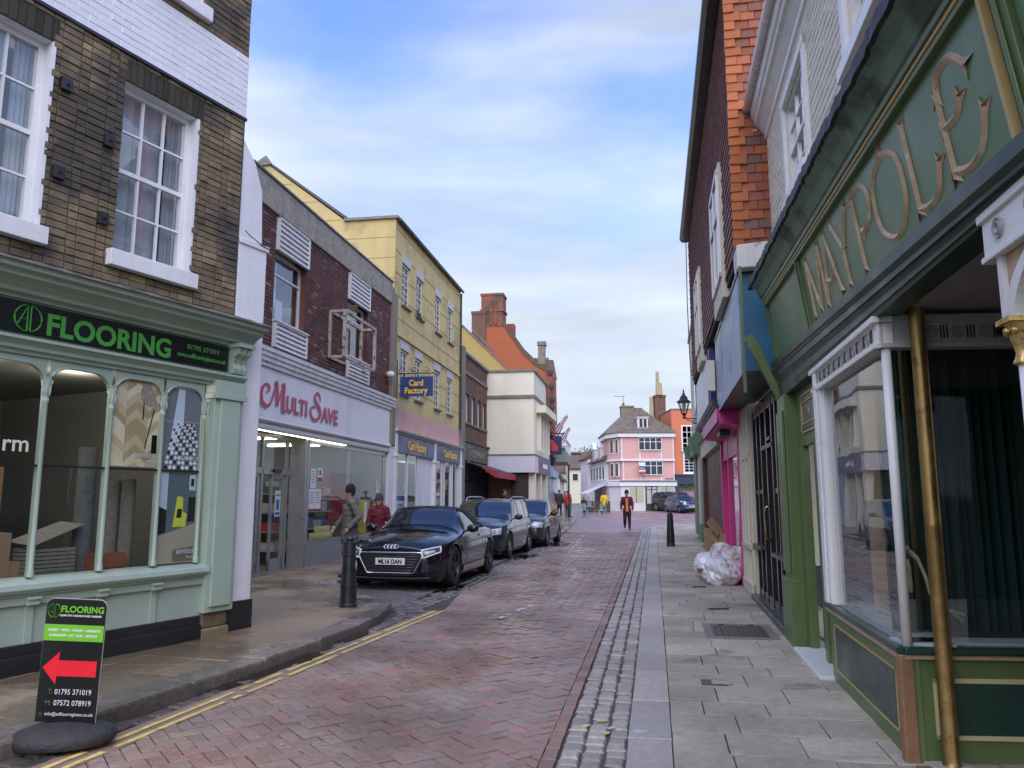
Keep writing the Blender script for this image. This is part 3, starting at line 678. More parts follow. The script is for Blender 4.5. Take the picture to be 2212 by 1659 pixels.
# soldier arches over the openings
items = []
for a, b, c, d in wins:
    if d > 6: continue
    n = int((b - a + .2) / .075)
    for i in range(n):
        x = a - .1 + i * .075; lean = (x - (a + b) / 2) * .22
        items.append(Matrix.Translation((x, -.013, d + .004)) @ Matrix.Shear('XZ', 4, (0, 0)) @ Matrix.Rotation(lean * .5, 4, 'Y') @ Matrix.Diagonal((.066, .02, .225, 1)))
pieces('arch_brick', items, unit_brick(.06, .03), M('mat_arch_brick', (.05, .043, .03), rough=.9, var=.4, scale=5, bump=.6, island=.3), AD)
for i, (a, b, c, d) in enumerate(wins):
    window(AD, a + .0, b, c, d, .11, -1, W_, G_sash, cols=3, rows=2, fw=.055, bar=.02, sill=(.16, .20), back=M_room, backd=.5, curtain=(M_net_sky, ((.0, .72), (.78, 1.))))  # curtain nearly fills the window, its colour imitating bluish sky reflection
    # painted brick reveal quoins
for a, b, c, d in wins[:2]: MB().box(b - .004, b + .028, -.0135, .05, c, d).build('painted_reveal', M_whb, AD)
for x, z in ((-1.74, 4.95), (-1.74, 4.17), (-2.2, 5.3), (-2.2, 4.45)):
    h = MB().box(x - .055, x + .045, -.06, 0, z - .06, z + .06).build('shutter_hinge', M_blackp, AD, bevel=.004)
    MB().lathe([(.012, -.085), (.012, -.06)], 8, (x, 0, z), 0, 'y').build('pin', M_blackp, h)
# shopfront
sf = MB()
sf.sweep([(.02, .34), (-.05, .34), (-.05, .76), (.02, .76)], SX0, -.34)
sf.sweep([(.05, .76), (-.14, .76), (-.16, .79), (-.15, .83), (-.10, .845), (.05, .88)], SX0, -.34)
sf.build('stall_riser', M_sage, AD)
mould = MB(); mould.sweep([(-.05, .66), (-.085, .66), (-.085, .72), (-.11, .735), (-.11, .757), (-.05, .757)], SX0, -.36); mould.build('riser_moulding', M_sage, AD)
MULL = [-.42 - .0, -.93, -1.5, -2.13, -2.78, -3.42, -4.06, -4.7]
pl = MB().box(SX0, -.36, -.075, .02, 0, .34).box(SX0, -.36, -.11, -.075, 0, .25); pl.build('plinth', M_blackp, AD, bevel=.01)
for x in MULL[1:]:
    k = MB().box(x - .035, x + .035, -.075, -.05, .34, .66).box(x - .05, x + .05, -.125, -.085, .655, .70).box(x - .055, x + .055, -.14, -.05, .70, .725); k.build('riser_pilaster', M_sage, AD, bevel=.004)
pp = MB().box(-.36, .03, -.12, .02, .36, 2.72).box(-.30, -.03, -.15, -.12, .42, 2.6).box(-.38, .05, -.17, .02, 2.60, 2.66).box(-.37, .04, -.15, .02, 2.66, 2.80)
pp.build('pilaster', M_sage, AD, bevel=.006)
MB().box(-.36, .02, -.10, .02, .0, .2).box(-.34, .0, -.08, .02, .2, .36).build('broken_base', M_stock, AD, bevel=.02)
# slender columns with leaf capitals and arched heads
for i, x in enumerate(MULL):
    k = MB().lathe([(.03, .88), (.03, .92), (.022, .95), (.020, 2.36), (.026, 2.37), (.026, 2.39), (.02, 2.40), (.028, 2.46), (.04, 2.53), (.044, 2.56)], 12, (x, -.03, 0))
    k.box(x - .016, x + .016, -.03, .02, .88, 2.6)
    c = k.build('mullion', M_sage, AD, smooth=40)
    lf = MB()
    for a in range(6):
        t = a * math.pi / 3; cx, cy = x + .03 * math.cos(t), -.03 + .03 * math.sin(t)
        lf.sphere((cx, cy, 2.47), (.011, .011, .055), 6, 5)
    lf.build('leaf_capital', M_sage, c, smooth=True)
def arch_head(parent, x0, x1, zs, zt, ztop, y0, y1, mat, n=12):
    mb = MB(); r = min(.17, (x1 - x0) / 2.2); pts = []
    for i in range(n // 2 + 1):
        a = math.pi - math.pi / 2 * i / (n // 2); pts.append((x0 + r + r * math.cos(a), zs + (zt - zs) * math.sin(a)))
    for i in range(n // 2 + 1):
        a = math.pi / 2 - math.pi / 2 * i / (n // 2); pts.append((x1 - r + r * math.cos(a), zs + (zt - zs) * math.sin(a)))
    for (xa, za), (xb, zb) in zip(pts, pts[1:]):
        if xb - xa < 1e-4: continue
        mb.quad((xa, y0, za), (xb, y0, zb), (xb, y0, ztop), (xa, y0, ztop)); mb.quad((xa, y0, za), (xa, y1, za), (xb, y1, zb), (xb, y0, zb))
    mb.tube([(x, y0, z) for x, z in pts], .012, 6)
    return mb.build('arch_head', mat, parent)
edges = list(MULL) + [SX0]
for a, b in zip(edges[1:], edges[:-1]): arch_head(AD, a + .015, b - .015, 2.52, 2.69, 2.76, -.035, .03, M_sage)
ar = MB(); ar.sweep([(.03, 2.75), (-.06, 2.75), (-.065, 2.78), (-.10, 2.79), (-.10, 2.82), (-.135, 2.85), (-.16, 2.86), (-.16, 2.885), (-.06, 2.905), (.03, 2.905)], SX0, .05)
ar.build('architrave', M_sage, AD)
MB().box(SX0, .02, -.045, .03, 2.905, 3.27).build('fascia', M_sage, AD)
MB().box(SX0, -.17, -.068, -.046, 2.925, 3.20).build('sign_board', M_signb, AD)
cn = MB(); cn.sweep([(.0, 3.22), (-.07, 3.22), (-.075, 3.25), (-.13, 3.26), (-.14, 3.29), (-.20, 3.33), (-.27, 3.36), (-.28, 3.40), (-.33, 3.41), (-.34, 3.455), (-.355, 3.47), (.0, 3.50)], SX0, .14)
cn.build('cornice', M_sage, AD)
ld = MB(); n = 60
prev = None
for i in range(n + 1):
    x = SX0 + (.17 - SX0) * i / n; cur = [(x, 0, 3.56), (x, -.2, 3.515 + random.uniform(-.006, .006)), (x, -.37 + random.uniform(-.01, .01), 3.475 + random.uniform(-.008, .008)), (x, -.372, 3.455)]
    if prev:
        for a in range(3): ld.quad(prev[a], cur[a], cur[a + 1], prev[a + 1])
    prev = cur
ld.build('lead_flashing', M_lead, AD)
# scroll bracket
br = MB()
sc_p = [(-.05, 2.905), (-.12, 2.905), (-.135, 2.96), (-.10, 3.02), (-.12, 3.08), (-.18, 3.12), (-.20, 3.18), (-.17, 3.22), (-.05, 3.22)]
for i in range(5): br.sweep([(y - (.012 if i % 2 == 0 else 0), z) for y, z in sc_p], -.15 + i * .038, -.15 + (i + 1) * .038)
br.box(-.17, .06, -.24, 0, 3.19, 3.235); br.build('scroll_bracket', M_sage, AD, bevel=.003)
# sign lettering: ringed monogram, name, number, address
text('FLOORING', .262, M_signg, AD, onwall(-2.2, -.069, 2.955), bold=.008, ext=.002, width=1.28)
lg = MB(); ring = [(-2.37 + .115 * math.cos(a), -.071, 3.06 + .115 * math.sin(a)) for a in np.linspace(R(78), R(-80), 14)]; lg.tube(ring, .018, 6, flat=.3)
ring = [(-2.37 + .115 * math.cos(a), -.071, 3.06 + .115 * math.sin(a)) for a in np.linspace(R(100), R(260), 14)]; lg.tube(ring, .018, 6, flat=.3)
lg.tube([(-2.455, -.071, 3.0), (-2.38, -.071, 3.165), (-2.375, -.071, 2.95)], .016, 6, flat=.3); lg.tube([(-2.43, -.071, 3.05), (-2.38, -.071, 3.05)], .014, 6, flat=.3)
lg.tube([(-2.35, -.071, 3.165), (-2.35, -.071, 2.95)], .016, 6, flat=.3); lg.build('monogram', M_signg, AD)
text('01795 371019', .075, M_signg, AD, onwall(-.72, -.069, 3.085), bold=.001, ext=.001, width=.42)
text('www.adflooringkent.co.uk', .07, M_signg, AD, onwall(-.84, -.069, 2.995), bold=.001, ext=.001, width=.64)
# glazing with a dark transom, window prints, the lit room behind
for a, b in zip(edges[1:], edges[:-1]):
    MB().quad((a + .01, -.02, .87), (b - .01, -.02, .87), (b - .01, -.02, 2.72), (a + .01, -.02, 2.72)).build('shop_pane', G_shop, AD)
    MB().box(a + .02, b - .02, -.03, .0, 1.805, 1.825).build('transom', M_blackp, AD)
room = MB(); RB = 4.2
room.box(SX0, -.12, .04, RB, .75, .78, 0); room.quad((SX0, RB, .7), (-.1, RB, .7), (-.1, RB, 3.0), (SX0, RB, 3.0), 1); room.quad((SX0, .04, 2.85), (-.1, .04, 2.85), (-.1, RB, 2.85), (SX0, RB, 2.85), 2)
room.quad((-.1, .04, .7), (-.1, RB, .7), (-.1, RB, 3.), (-.1, .04, 3.), 1); room.quad((SX0, .04, .7), (SX0, RB, .7), (SX0, RB, 3.), (SX0, .04, 3.), 1)
room.build('room_interior', [M_floorint, P('mat_room_grey', (.15, .15, .15), .9), M_ceil], AD)
for x, y in ((-2.9, 1.1), (-2.1, .9), (-3.1, 2.2), (-1.9, 2.6), (-4.2, 1.6)):
    MB().sphere((x, y, 2.80), (.045, .045, .03), 10, 6).build('spotlight', E_bulb, AD)
for x, y in ((-2.6, 1.2), (-1.2, 1.0)):
    pl_ = bpy.data.lights.new('spotlight_glow', 'POINT'); pl_.energy = 8; pl_.color = (1, .9, .75); pl_.shadow_soft_size = .08
    lo = bpy.data.objects.new('spotlight_glow', pl_); COL.objects.link(lo); lo.parent = AD; lo.location = (x, y, 2.68)
# goods in the window
M_carpet = M('mat_carpet', (.19, .17, .14), rough=1, var=.3, scale=20, bump=.6, bscale=120); M_carpet2 = M('mat_carpet_grey', (.12, .12, .12), rough=1, var=.3, scale=20, bump=.6)
M_card = M('mat_cardboard', (.32, .21, .12), rough=.9, var=.12); M_wood = M('mat_oak', (.33, .2, .1), rough=.5, var=.2)
adm = fmat(AD)
def inshop(name, mb, mat, label, cat, group=None, **k):
    o = mb.build(name, mat, None, **k); o.matrix_world = adm; return tag(o, label, cat, group)
for i, (x, y, r, h, m) in enumerate(((-1.02, .30, .075, .95, M_carpet), (-1.17, .34, .075, .93, M_carpet), (-1.40, .40, .085, 1.25, M_carpet2), (-2.55, .9, .09, 1.2, M_card))):
    inshop('carpet_roll', MB().lathe([(.02, .78 + h - .002), (r, .78 + h), (r, .785)][::-1], 20, (x, y, 0)), m, ['upright beige carpet roll beside the window print', 'upright beige carpet roll second from the window print', 'tall grey carpet roll standing behind the green mullion', 'brown cardboard roll at the back of the flooring window'][i], 'carpet roll', 'carpet rolls in the window', smooth=40)
for i, (x, y, w, d, h) in enumerate(((-2.3, .5, .3, .3, .45), (-2.62, .45, .28, .3, .6), (-2.0, .42, .22, .25, .2))):
    inshop('cardboard_box', MB().box(x, x + w, y, y + d, .78, .78 + h), M_card, ['brown cardboard box in the flooring window, the middle one', 'taller brown cardboard box at the window centre', 'low brown cardboard box beside the sample stack'][i], 'box', 'boxes in the window')
st = MB()
for i in range(9):
    z = .78 + i * .035; st.box(-1.95 + random.uniform(-.02, .02), -1.55, .25, .62, z, z + .028)
st.quad((-1.98, .2, 1.12), (-1.5, .22, 1.3), (-1.5, .6, 1.32), (-1.98, .6, 1.15))
inshop('carpet_samples', st, M_carpet, 'stack of grey carpet samples with the top one curling up', 'carpet samples')
for i, (x, y, w, h, m) in enumerate(((-3.4, .7, .10, 1.5, M_carpet2), (-3.22, .75, .10, 1.5, M_blackp), (-3.04, .8, .10, 1.5, M_carpet2), (-2.86, .85, .10, 1.5, M_blackp), (-2.2, 1.9, .5, 1.3, M_carpet), (-1.6, 2.2, .45, 1.1, M_card))):
    inshop('sample_board', MB().box(x, x + w, y, y + .5, .78, .78 + h), m, ['grey sample board at the near end of the flooring window', 'black sample board behind the first grey one', 'second grey sample board in the flooring window', 'second black sample board in the flooring window', 'wide beige sample board deeper in the flooring shop', 'wide brown sample board deepest in the flooring shop'][i], 'sample board', 'sample boards in the flooring shop')
bt = MB().box(-1.42, -1.12, .12, .3, .78, 1.02); bx_ = inshop('sample_case', bt, P('mat_red_leather', (.25, .08, .05), .4), 'reddish case with brass rods standing in the flooring window', 'case')
for z in (.84, .89): 
    o = MB().tube([(-1.40, .10, z), (-1.16, .10, z)], .006, 8).build('rod', P('mat_brass', (.7, .5, .2), .25, metal=1.), bx_)
# prints stuck inside the glass
qd = []; X0, X1, Z0, Z1 = -1.47, -.96, 1.84, 2.71
qd.append(([(X0, Z0), (X1, Z0), (X1, Z1), (X0, Z1)], (.33, .26, .14)))
W2 = .085; random.seed(5)
for i in range(-12, 24):
    for j in range(-4, 10):
        zz = Z0 - .3 + i * W2 * 1.0; x = X0 - .1 + j * .24
        c = random.choice([(.70, .58, .38), (.58, .46, .28), (.44, .33, .18), (.78, .66, .46)]); dx = .12; dz = .10
        for sgn in (0, 1):
            xa = x + sgn * dx; q = [(xa, zz + (dz if sgn else 0)), (xa + dx, zz + (0 if sgn else dz)), (xa + dx, zz + (0 if sgn else dz) + W2), (xa, zz + (dz if sgn else 0) + W2)]
            q = clip(q, [(X0, Z0), (X1, Z0), (X1, Z1), (X0, Z1)])
            if len(q) > 2: qd.append(([(a, b) for a, b in q], c))
MB().quad((X0, -.012, Z0), (X1, -.012, Z0), (X1, -.012, Z1), (X0, -.012, Z1)).build('print_sheet', P('mat_print_base', (.66, .55, .36), .4, bump=0), AD)
mb = MB(); cols = {}; mats = []
for q, c in qd[1:]:
    if c not in cols: cols[c] = len(mats); mats.append(P('mat_print_%d_%d_%d' % tuple(int(v * 100) for v in c), c, .4, bump=0))
    mb.add([(x, -.0135, z) for x, z in q], [tuple(range(len(q)))], cols[c])
mb.build('window_print', mats, AD, label='printed herringbone oak floor with a wicker chair')
ch = MB(); ch.prism([(-1.06 + .13 * math.cos(a), -.016, 2.56 + .12 * math.sin(a)) for a in np.linspace(R(100), R(380), 16) if -1.06 + .13 * math.cos(a) < -.955], (0, -.001, 0)); ch.build('print_chair_seat', P('mat_print_wicker', (.34, .27, .2), .5, var=.5, scale=40), AD)
ch = MB().box(-1.15, -1.138, -.017, -.0165, 2.3, 2.5).prism([(-1.03, -.017, 2.42), (-1.018, -.017, 2.42), (-1.10, -.017, 2.02), (-1.112, -.017, 2.02)], (0, -.0005, 0)).box(-1.03, -.97, -.017, -.0165, 1.98, 2.16); ch.build('print_chair_legs', M_signb, AD)
mb = MB(); C1, C2, C3, C4 = (.8, .82, .85), (.02, .02, .03), (.6, .66, .74), (.2, .2, .23)
mats = [P('mat_print_%d' % i, c, .4, bump=0) for i, c in enumerate((C1, C2, C3, C4))]
X0, X1, Z0, Z1 = -.90, -.45, 1.84, 2.66
mb.add([(X0, -.013, Z0), (X1, -.013, Z0), (X1, -.013, Z1), (X0, -.013, Z1)], [(0, 1, 2, 3)], 3)
mb.add([(-.80, -.0135, 1.95), (-.66, -.0135, 2.3), (-.66, -.0135, 2.66), (-.74, -.0135, 2.66), (-.8, -.0135, 2.2)], [(0, 1, 2, 3, 4)], 2)
for i in range(9):
    for j in range(12):
        w = .5 + .5 * (1 - j / 12); cx = -.66 + (i - 4) * .052 * w + .02; cz = 1.85 + j * .052 * (1 - j * .02); h = .026 * w
        if X0 + h < cx < X1 - h: mb.add([(cx - h, -.014, cz), (cx, -.014, cz - h), (cx + h, -.014, cz), (cx, -.014, cz + h)], [(0, 1, 2, 3)], 0 if (i + j) % 3 else 1)
mb.build('window_print', mats, AD, label='printed black and white tiled floor')
mb = MB(); X0, X1, Z0, Z1 = -.90, -.45, .89, 1.80
mats = [P('mat_print_b%d' % i, c, .4, bump=0) for i, c in enumerate(((.12, .15, .17), (.38, .34, .25), (.6, .66, .06), (.5, .6, .66), (.02, .02, .022), (.18, .14, .10)))]
def q2(pts, m, dy=0): mb.add([(x, -.013 - dy, z) for x, z in pts], [tuple(range(len(pts)))], m)
q2([(X0, Z0), (X1, Z0), (X1, Z1), (X0, Z1)], 0); q2([(X0, Z0), (X1, Z0), (X1, 1.28), (X0, 1.16)], 1, .0005); q2([(X0, 1.3), (-.80, 1.3), (-.80, Z1), (X0, Z1)], 3, .0005)
q2([(-.72, 1.25), (-.56, 1.25), (-.55, 1.38), (-.60, 1.40), (-.61, 1.55), (-.68, 1.56), (-.70, 1.40)], 2, .001); q2([(-.68, 1.34), (-.62, 1.34), (-.61, 1.43), (-.67, 1.43)], 4, .0015); q2([(-.54, 1.3), (X1, 1.3), (X1, 1.55), (-.54, 1.55)], 4, .001)
q2([(X0, 1.18), (-.8, 1.2), (-.8, 1.42), (X0, 1.46)], 4, .001); q2([(-.54, 1.62), (-.46, 1.62), (-.46, 1.78), (-.54, 1.78)], 3, .001); q2([(-.52, 1.66), (-.48, 1.66), (-.48, 1.74), (-.52, 1.74)], 4, .0015); q2([(-.7, .9), (X1, .9), (X1, 1.05), (-.7, 1.02)], 5, .001)
mb.build('window_print', mats, AD, label='printed room with a lime green armchair')
M_prw = P('mat_print_white', (.6, .62, .64), .5)
for x, z, s in ((-1.21, 1.93, .085), (-.67, 1.93, .08), (-.66, .98, .08)):
    text('amtico', s, M_prw, AD, onwall(x, -.0185, z), bold=.001, ext=.0005); text('flooring', s * .45, M_prw, AD, onwall(x + .13, -.0185, z - .05), ext=.0005)
text('rm', .2, P('mat_vinyl_cream', (.7, .72, .6), .5), AD, onwall(-2.46, -.022, 1.93), bold=.002, ext=.0005)
# ---------------------------------------------------------------- white rendered party pier between the shops
PW = frame('white_pier', (-3.13, 8.57), 27, 'white rendered end pier with a black base between the flooring shop and the convenience shop', 'wall')
mb = MB().box(-.04, .40, .0, 5.2, 0, 4.5).prism([(-.04, .02, 4.5), (.34, .02, 4.5), (.30, .02, 5.2), (.18, .02, 5.5), (-.04, .02, 5.75)], (0, 5, 0)); mb.build('wall', M_whr, PW, bevel=.015)
MB().box(.03, .42, -.02, 5.2, 0, .42).build('base', M_blackp, PW, bevel=.01)
MB().box(-.04, .42, -.02, .3, 4.46, 4.53).build('coping', M_whr, PW, bevel=.01)
MB().tube([(.02, -.02, 4.62), (.1, -.03, 4.57), (.28, -.03, 4.52), (.42, -.02, 4.5)], .006, 6).build('cable', M_blackp, PW)
# ---------------------------------------------------------------- convenience shop with brick panels
MSO, MSA = (-4.3, 16.42), 9.5
MS = frame('convenience_shop', MSO, MSA, 'dark red brick convenience shop with white louvre panels and a white fascia', 'building')
M_brown = M('mat_red_brown_brick', (.15, .06, .042), rough=.8, var=.2, scale=4, bump=.5, island=.25, col2=(.10, .044, .038), alt=((.22, .14, .12), .06), streak=((.07, .035, .03), .5, 1.4))
M_conc = M('mat_concrete_fascia', (.32, .30, .24), rough=.95, var=.35, scale=9, bump=1.0, bscale=22, streak=((.15, .14, .11), .7, 3))
M_concp = M('mat_concrete_plain', (.23, .205, .165), rough=.9, var=.2, scale=3, bump=.4, streak=((.1, .09, .07), .5, 3))
M_mort2 = M('mat_mortar_dark', (.08, .05, .045), rough=.95)
M_louv = P('mat_louvre_white', (.68, .68, .66), .4, streak=((.35, .34, .3), .3, 5))
M_alu = P('mat_aluminium', (.42, .42, .41), .35, metal=.6, var=.1)
M_grey = M('mat_pebble_grey', (.23, .23, .225), rough=.9, var=.3, scale=25, bump=.7, bscale=60)
w1, w2 = (-1.97, -.55), (1.80, 3.22)
H1 = [(w1[0], w1[1], 4.42, 7.02), (w2[0], w2[1], 4.42, 7.02)]
mb = MB(); wall_holes(mb, -3.1, 5.03, 4.4, 7.05, 0, H1, .28, -1, 0, 1); mb.build('wall', [M_mort2, M_brown], MS)
brickwork(MS, M_brown, -3.1, 5.03, 4.44, 7.04, 0, holes=H1, BH=.075, jit=.002)
pr = MB(); pr.box(-3.1, 5.03, -.06, 8, 7.05, 7.66).build('concrete_parapet', M_conc, MS, bevel=.02)
MB().box(-3.1, 5.05, -.09, 8, 7.66, 7.70).build('coping', M_lead, MS)
def louvre(parent, x0, x1, z0, z1, yf):
    f = MB(); f.box(x0, x1, yf, yf + .03, z0, z1)
    f.box(x0, x0 + .03, yf - .05, yf, z0, z1).box(x1 - .05, x1, yf - .05, yf, z0, z1).box(x0, x1, yf - .05, yf, z1 - .03, z1)
    f2 = f.build('louvre_panel', M_louv, parent); n = max(3, int((z1 - z0) / .1)); h = (z1 - z0 - .03) / n
    u = MB().prism([(0, 0, 0), (0, -.045, 0), (0, -.045, .02), (0, 0, h * .92)], (1, 0, 0)); me = u.mesh('slat', M_louv)
    for i in range(n):
        o = bpy.data.objects.new('slat', me); COL.objects.link(o); o.parent = f2; o.location = (x0 + .03, yf, z0 + i * h); o.scale = (x1 - x0 - .08, 1, 1)
for a, b in (w1, w2):
    louvre(MS, a, b, 6.36, 7.02, -.03); louvre(MS, a - .02, b, 4.42, 4.92, -.05)
    MB().box(a - .03, b + .02, -.12, .1, 4.92, 4.955).build('sill', M_louv, MS)
for (a, b), nm in ((w1, 'left'), (w2, 'right')):
    f = MB(); z0, z1, y = 4.96, 6.36, .12
    f.box(a, a + .05, y, y + .05, z0, z1).box(b - .05, b, y, y + .05, z0, z1).box(a, b, y, y + .05, z0, z0 + .05).box(a, b, y, y + .05, z1 - .05, z1)
    f.box(a + .05, b - .05, y + .005, y + .045, 5.93, 5.97)
    w = f.build('window', P('mat_white_window', (.7, .7, .68), .4), MS)
    MB().quad((a, y + .03, z0), (b, y + .03, z0), (b, y + .03, z1), (a, y + .03, z1)).build('pane', G_sash, w)
    c = MB(); x1 = a + (b - a) * (.48 if nm == 'left' else .62); n = 12
    for i in range(n):
        u0, u1 = a + (x1 - a) * i / n, a + (x1 - a) * (i + 1) / n; c.quad((u0, .3 + .02 * (i % 2), z0), (u1, .3 + .02 * ((i + 1) % 2), z0), (u1, .3 + .02 * ((i + 1) % 2), z1), (u0, .3 + .02 * (i % 2), z1))
    c.build('curtain', P('mat_curtain_pale', (.62, .66, .62), .8), w, smooth=True)
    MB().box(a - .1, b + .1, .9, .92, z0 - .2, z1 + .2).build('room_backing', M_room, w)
MB().box(w1[0] + .52, w1[0] + .8, .2, .22, 4.96, 5.5).build('white_board', P('mat_board', (.5, .52, .5), .5), MS)
ledge = MB().sweep([(.0, 4.42), (-.17, 4.36), (-.17, 4.33), (0, 4.33)], -3.1, 5.3); ledge.build('lead_ledge', M_lead, MS)
M_weath = M('mat_weathered_white', (.66, .66, .64), rough=.7, var=.1, bump=.4, spots=((.2, .19, .17), .64, 7), streak=((.3, .28, .25), .5, 5))
cor = MB(); cor.sweep([(0, 3.99), (-.10, 3.99), (-.10, 4.07), (-.13, 4.08), (-.13, 4.16), (-.155, 4.17), (-.155, 4.25), (-.18, 4.26), (-.18, 4.33), (0, 4.33)], -3.1, 5.33); cor.build('cornice', M_weath, MS)
M_fas = P('mat_white_fascia', (.74, .73, .72), .55, var=.07, streak=((.45, .44, .42), .35, 1.6))
MB().box(-3.1, 5.33, -.06, .1, 3.06, 3.99).build('fascia', M_fas, MS)
sh = MB(); sh.sweep([(.0, 2.80), (-.09, 2.80), (-.10, 2.84), (-.10, 2.90), (-.07, 2.915), (-.075, 2.93), (-.11, 2.94), (-.13, 2.98), (-.11, 3.03), (-.06, 3.055), (0, 3.055)], -3.1, 5.0); sh.build('shutter_box', P('mat_shutter', (.55, .54, .52), .5), MS)
MB().box(-2.6, 1.9, -.05, -.03, 2.785, 2.797).build('strip_light', emis('mat_striplight', (1, .85, .55), 4), MS)
MB().box(4.93, 5.33, -.08, .3, 0, 3.06).build('pier', M_fas, MS)
# painted lettering: flourished M and S, plain capitals, grey drop shade
M_red = P('mat_sign_red', (.52, .055, .075), .5); M_shade = P('mat_sign_shade', (.22, .30, .40), .5)
def stroke(mb, pts, ws, x0, z0, s, y, m=0, th=.006):
    P2 = [Vector((p[0], p[1])) for p in pts]; sm = []; n = len(P2)
    for i in range(n - 1):
        p0, p1, p2_, p3 = P2[max(i - 1, 0)], P2[i], P2[i + 1], P2[min(i + 2, n - 1)]
        for k in range(5):
            t = k / 5; q = .5 * ((2 * p1) + (-p0 + p2_) * t + (2 * p0 - 5 * p1 + 4 * p2_ - p3) * t * t + (-p0 + 3 * p1 - 3 * p2_ + p3) * t ** 3)
            sm.append((q, ws[i] + (ws[i + 1] - ws[i]) * t))
    sm.append((P2[-1], ws[-1])); L_, R_ = [], []
    for i, (q, w) in enumerate(sm):
        d = (sm[min(i + 1, len(sm) - 1)][0] - sm[max(i - 1, 0)][0]); d = d.normalized() if d.length else Vector((1, 0)); nn = Vector((-d.y, d.x)) * w / 2
        L_.append(q + nn); R_.append(q - nn)
    for i in range(len(sm) - 1):
        a, b, c, d = L_[i], L_[i + 1], R_[i + 1], R_[i]
        mb.add([(x0 + v.x * s, y, z0 + v.y * s) for v in (a, b, c, d)] + [(x0 + v.x * s, y + th, z0 + v.y * s) for v in (a, b, c, d)], [(0, 1, 2, 3), (7, 6, 5, 4), (0, 4, 5, 1), (1, 5, 6, 2), (2, 6, 7, 3), (3, 7, 4, 0)], m)
Mst = [([(.28, .62), (.38, .78), (.28, .9), (.12, .82), (.03, .55), (.08, .22), (.28, .1), (.40, .2)], [.05, .07, .05, .07, .12, .13, .08, .03]),
       ([(.28, .12), (.42, .2), (.56, .6), (.68, 1.05)], [.05, .05, .05, .04]), ([(.60, 1.0), (.68, 1.03), (.72, .6), (.74, .22)], [.05, .12, .15, .1]),
       ([(.74, .22), (.86, .6), (1.0, 1.05)], [.05, .04, .04]), ([(.94, 1.02), (1.02, 1.03), (1.0, .5), (1.02, .1), (1.12, .06), (1.2, .14)], [.05, .12, .16, .14, .06, .02])]
Sst = [([(.62, .82), (.55, 1.05), (.38, 1.1), (.26, .92), (.36, .7), (.58, .5), (.62, .25), (.42, .04), (.15, .06), (.02, .3), (.1, .52), (.28, .5)], [.03, .06, .08, .11, .14, .16, .13, .08, .08, .09, .05, .03])]
def msign(y, m, dx, dz):
    mb = MB(); mc_ = MB()
    for pts, ws in Mst: stroke(mb, [(a * 1.75, b) for a, b in pts], [w * 1.5 for w in ws], -2.40 + dx, 3.20 + dz, .52, y)
    for pts, ws in Sst: stroke(mc_, [(a * 1.5, b) for a, b in pts], [w * 1.3 for w in ws], -.22 + dx, 3.20 + dz, .54, y)
    mb.build('script_capital', m, MS); mc_.build('script_capital', m, MS)
    text('ULTI', .46, m, MS, onwall(-1.33 + dx, y + .003, 3.24 + dz), bold=.010, ext=.003, width=.95, space=1.05); text('AVE', .46, m, MS, onwall(.36 + dx, y + .003, 3.22 + dz), bold=.010, ext=.003, width=.92)
msign(-.066, M_shade, -.05, -.035); msign(-.073, M_red, 0, 0)
# shopfront: recessed automatic door, big window, stall riser, shelves within
zg = .128
fr = MB(); y = .0
fr.box(-.10, 4.93, -.02, .03, 2.70, 2.80).box(-.10, -.03, -.02, .05, zg, 2.8).box(4.86, 4.93, -.02, .05, zg, 2.8).box(2.22, 2.28, -.01, .04, .64, 2.7)
fr.box(-.03, 4.86, -.03, .05, .60, .66); fr.build('window_frame', M_alu, MS)
MB().box(-.1, 4.93, -.04, .12, 0, .60).build('stall_riser', M_grey, MS)
for a, b in ((-.03, 2.22), (2.28, 4.86)): MB().quad((a, .01, .66), (b, .01, .66), (b, .01, 2.7), (a, .01, 2.7)).build('shop_pane', G_shop, MS)
dr = MB(); yd = .35
dr.box(-2.6, -.12, yd - .02, yd + .05, 2.02, 2.14).box(-2.6, -.12, yd - .02, yd + .03, 2.74, 2.8)
for x in (-2.56, -1.42, -.35): dr.box(x - .03, x + .04, yd - .02, yd + .04, zg, 2.8)
dr.box(-.2, -.1, .0, yd, zg, 2.8); dr.build('entrance_frame', M_alu, MS)
for x0, x1, lab in ((-2.5, -1.5, 'left automatic door leaf, closed'), (-1.0, -.42, 'right automatic door leaf, slid half open')):
    d = MB().box(x0, x0 + .07, yd + .0, yd + .04, zg, 2.02).box(x1 - .07, x1, yd, yd + .04, zg, 2.02).box(x0, x1, yd, yd + .04, 1.95, 2.02).box(x0, x1, yd, yd + .04, zg, zg + .22).build('door', M_alu, MS, label=lab)
    MB().quad((x0, yd + .02, zg), (x1, yd + .02, zg), (x1, yd + .02, 2.0), (x0, yd + .02, 2.0)).build('pane', G_shop, d)
for x0, x1 in ((-2.52, -1.45), (-1.38, -.38)): MB().quad((x0, yd + .01, 2.14), (x1, yd + .01, 2.14), (x1, yd + .01, 2.74), (x0, yd + .01, 2.74)).build('transom_pane', G_shop, MS)
MB().box(-1.0, -.7, yd - .07, yd - .02, 2.06, 2.13).build('door_sensor', M_blackp, MS)
def notice(parent, x, z, w, h, y, base=(.7, .7, .68), lines=(), out=-1):
    o = MB().box(x, x + w, y - .002, y, z, z + h).build('notice', P('mat_notice_%d%d%d' % tuple(int(c * 99) for c in base), base, .6), parent)
    for (fx, fz, fw, fh, c) in lines:
        MB().box(x + w * fx, x + w * (fx + fw), y - .004, y - .0025, z + h * fz, z + h * (fz + fh)).build('notice_block', P('mat_ink_%d%d%d' % tuple(int(k * 99) for k in c), c, .6), o)
    return o
ink = (.12, .12, .13)
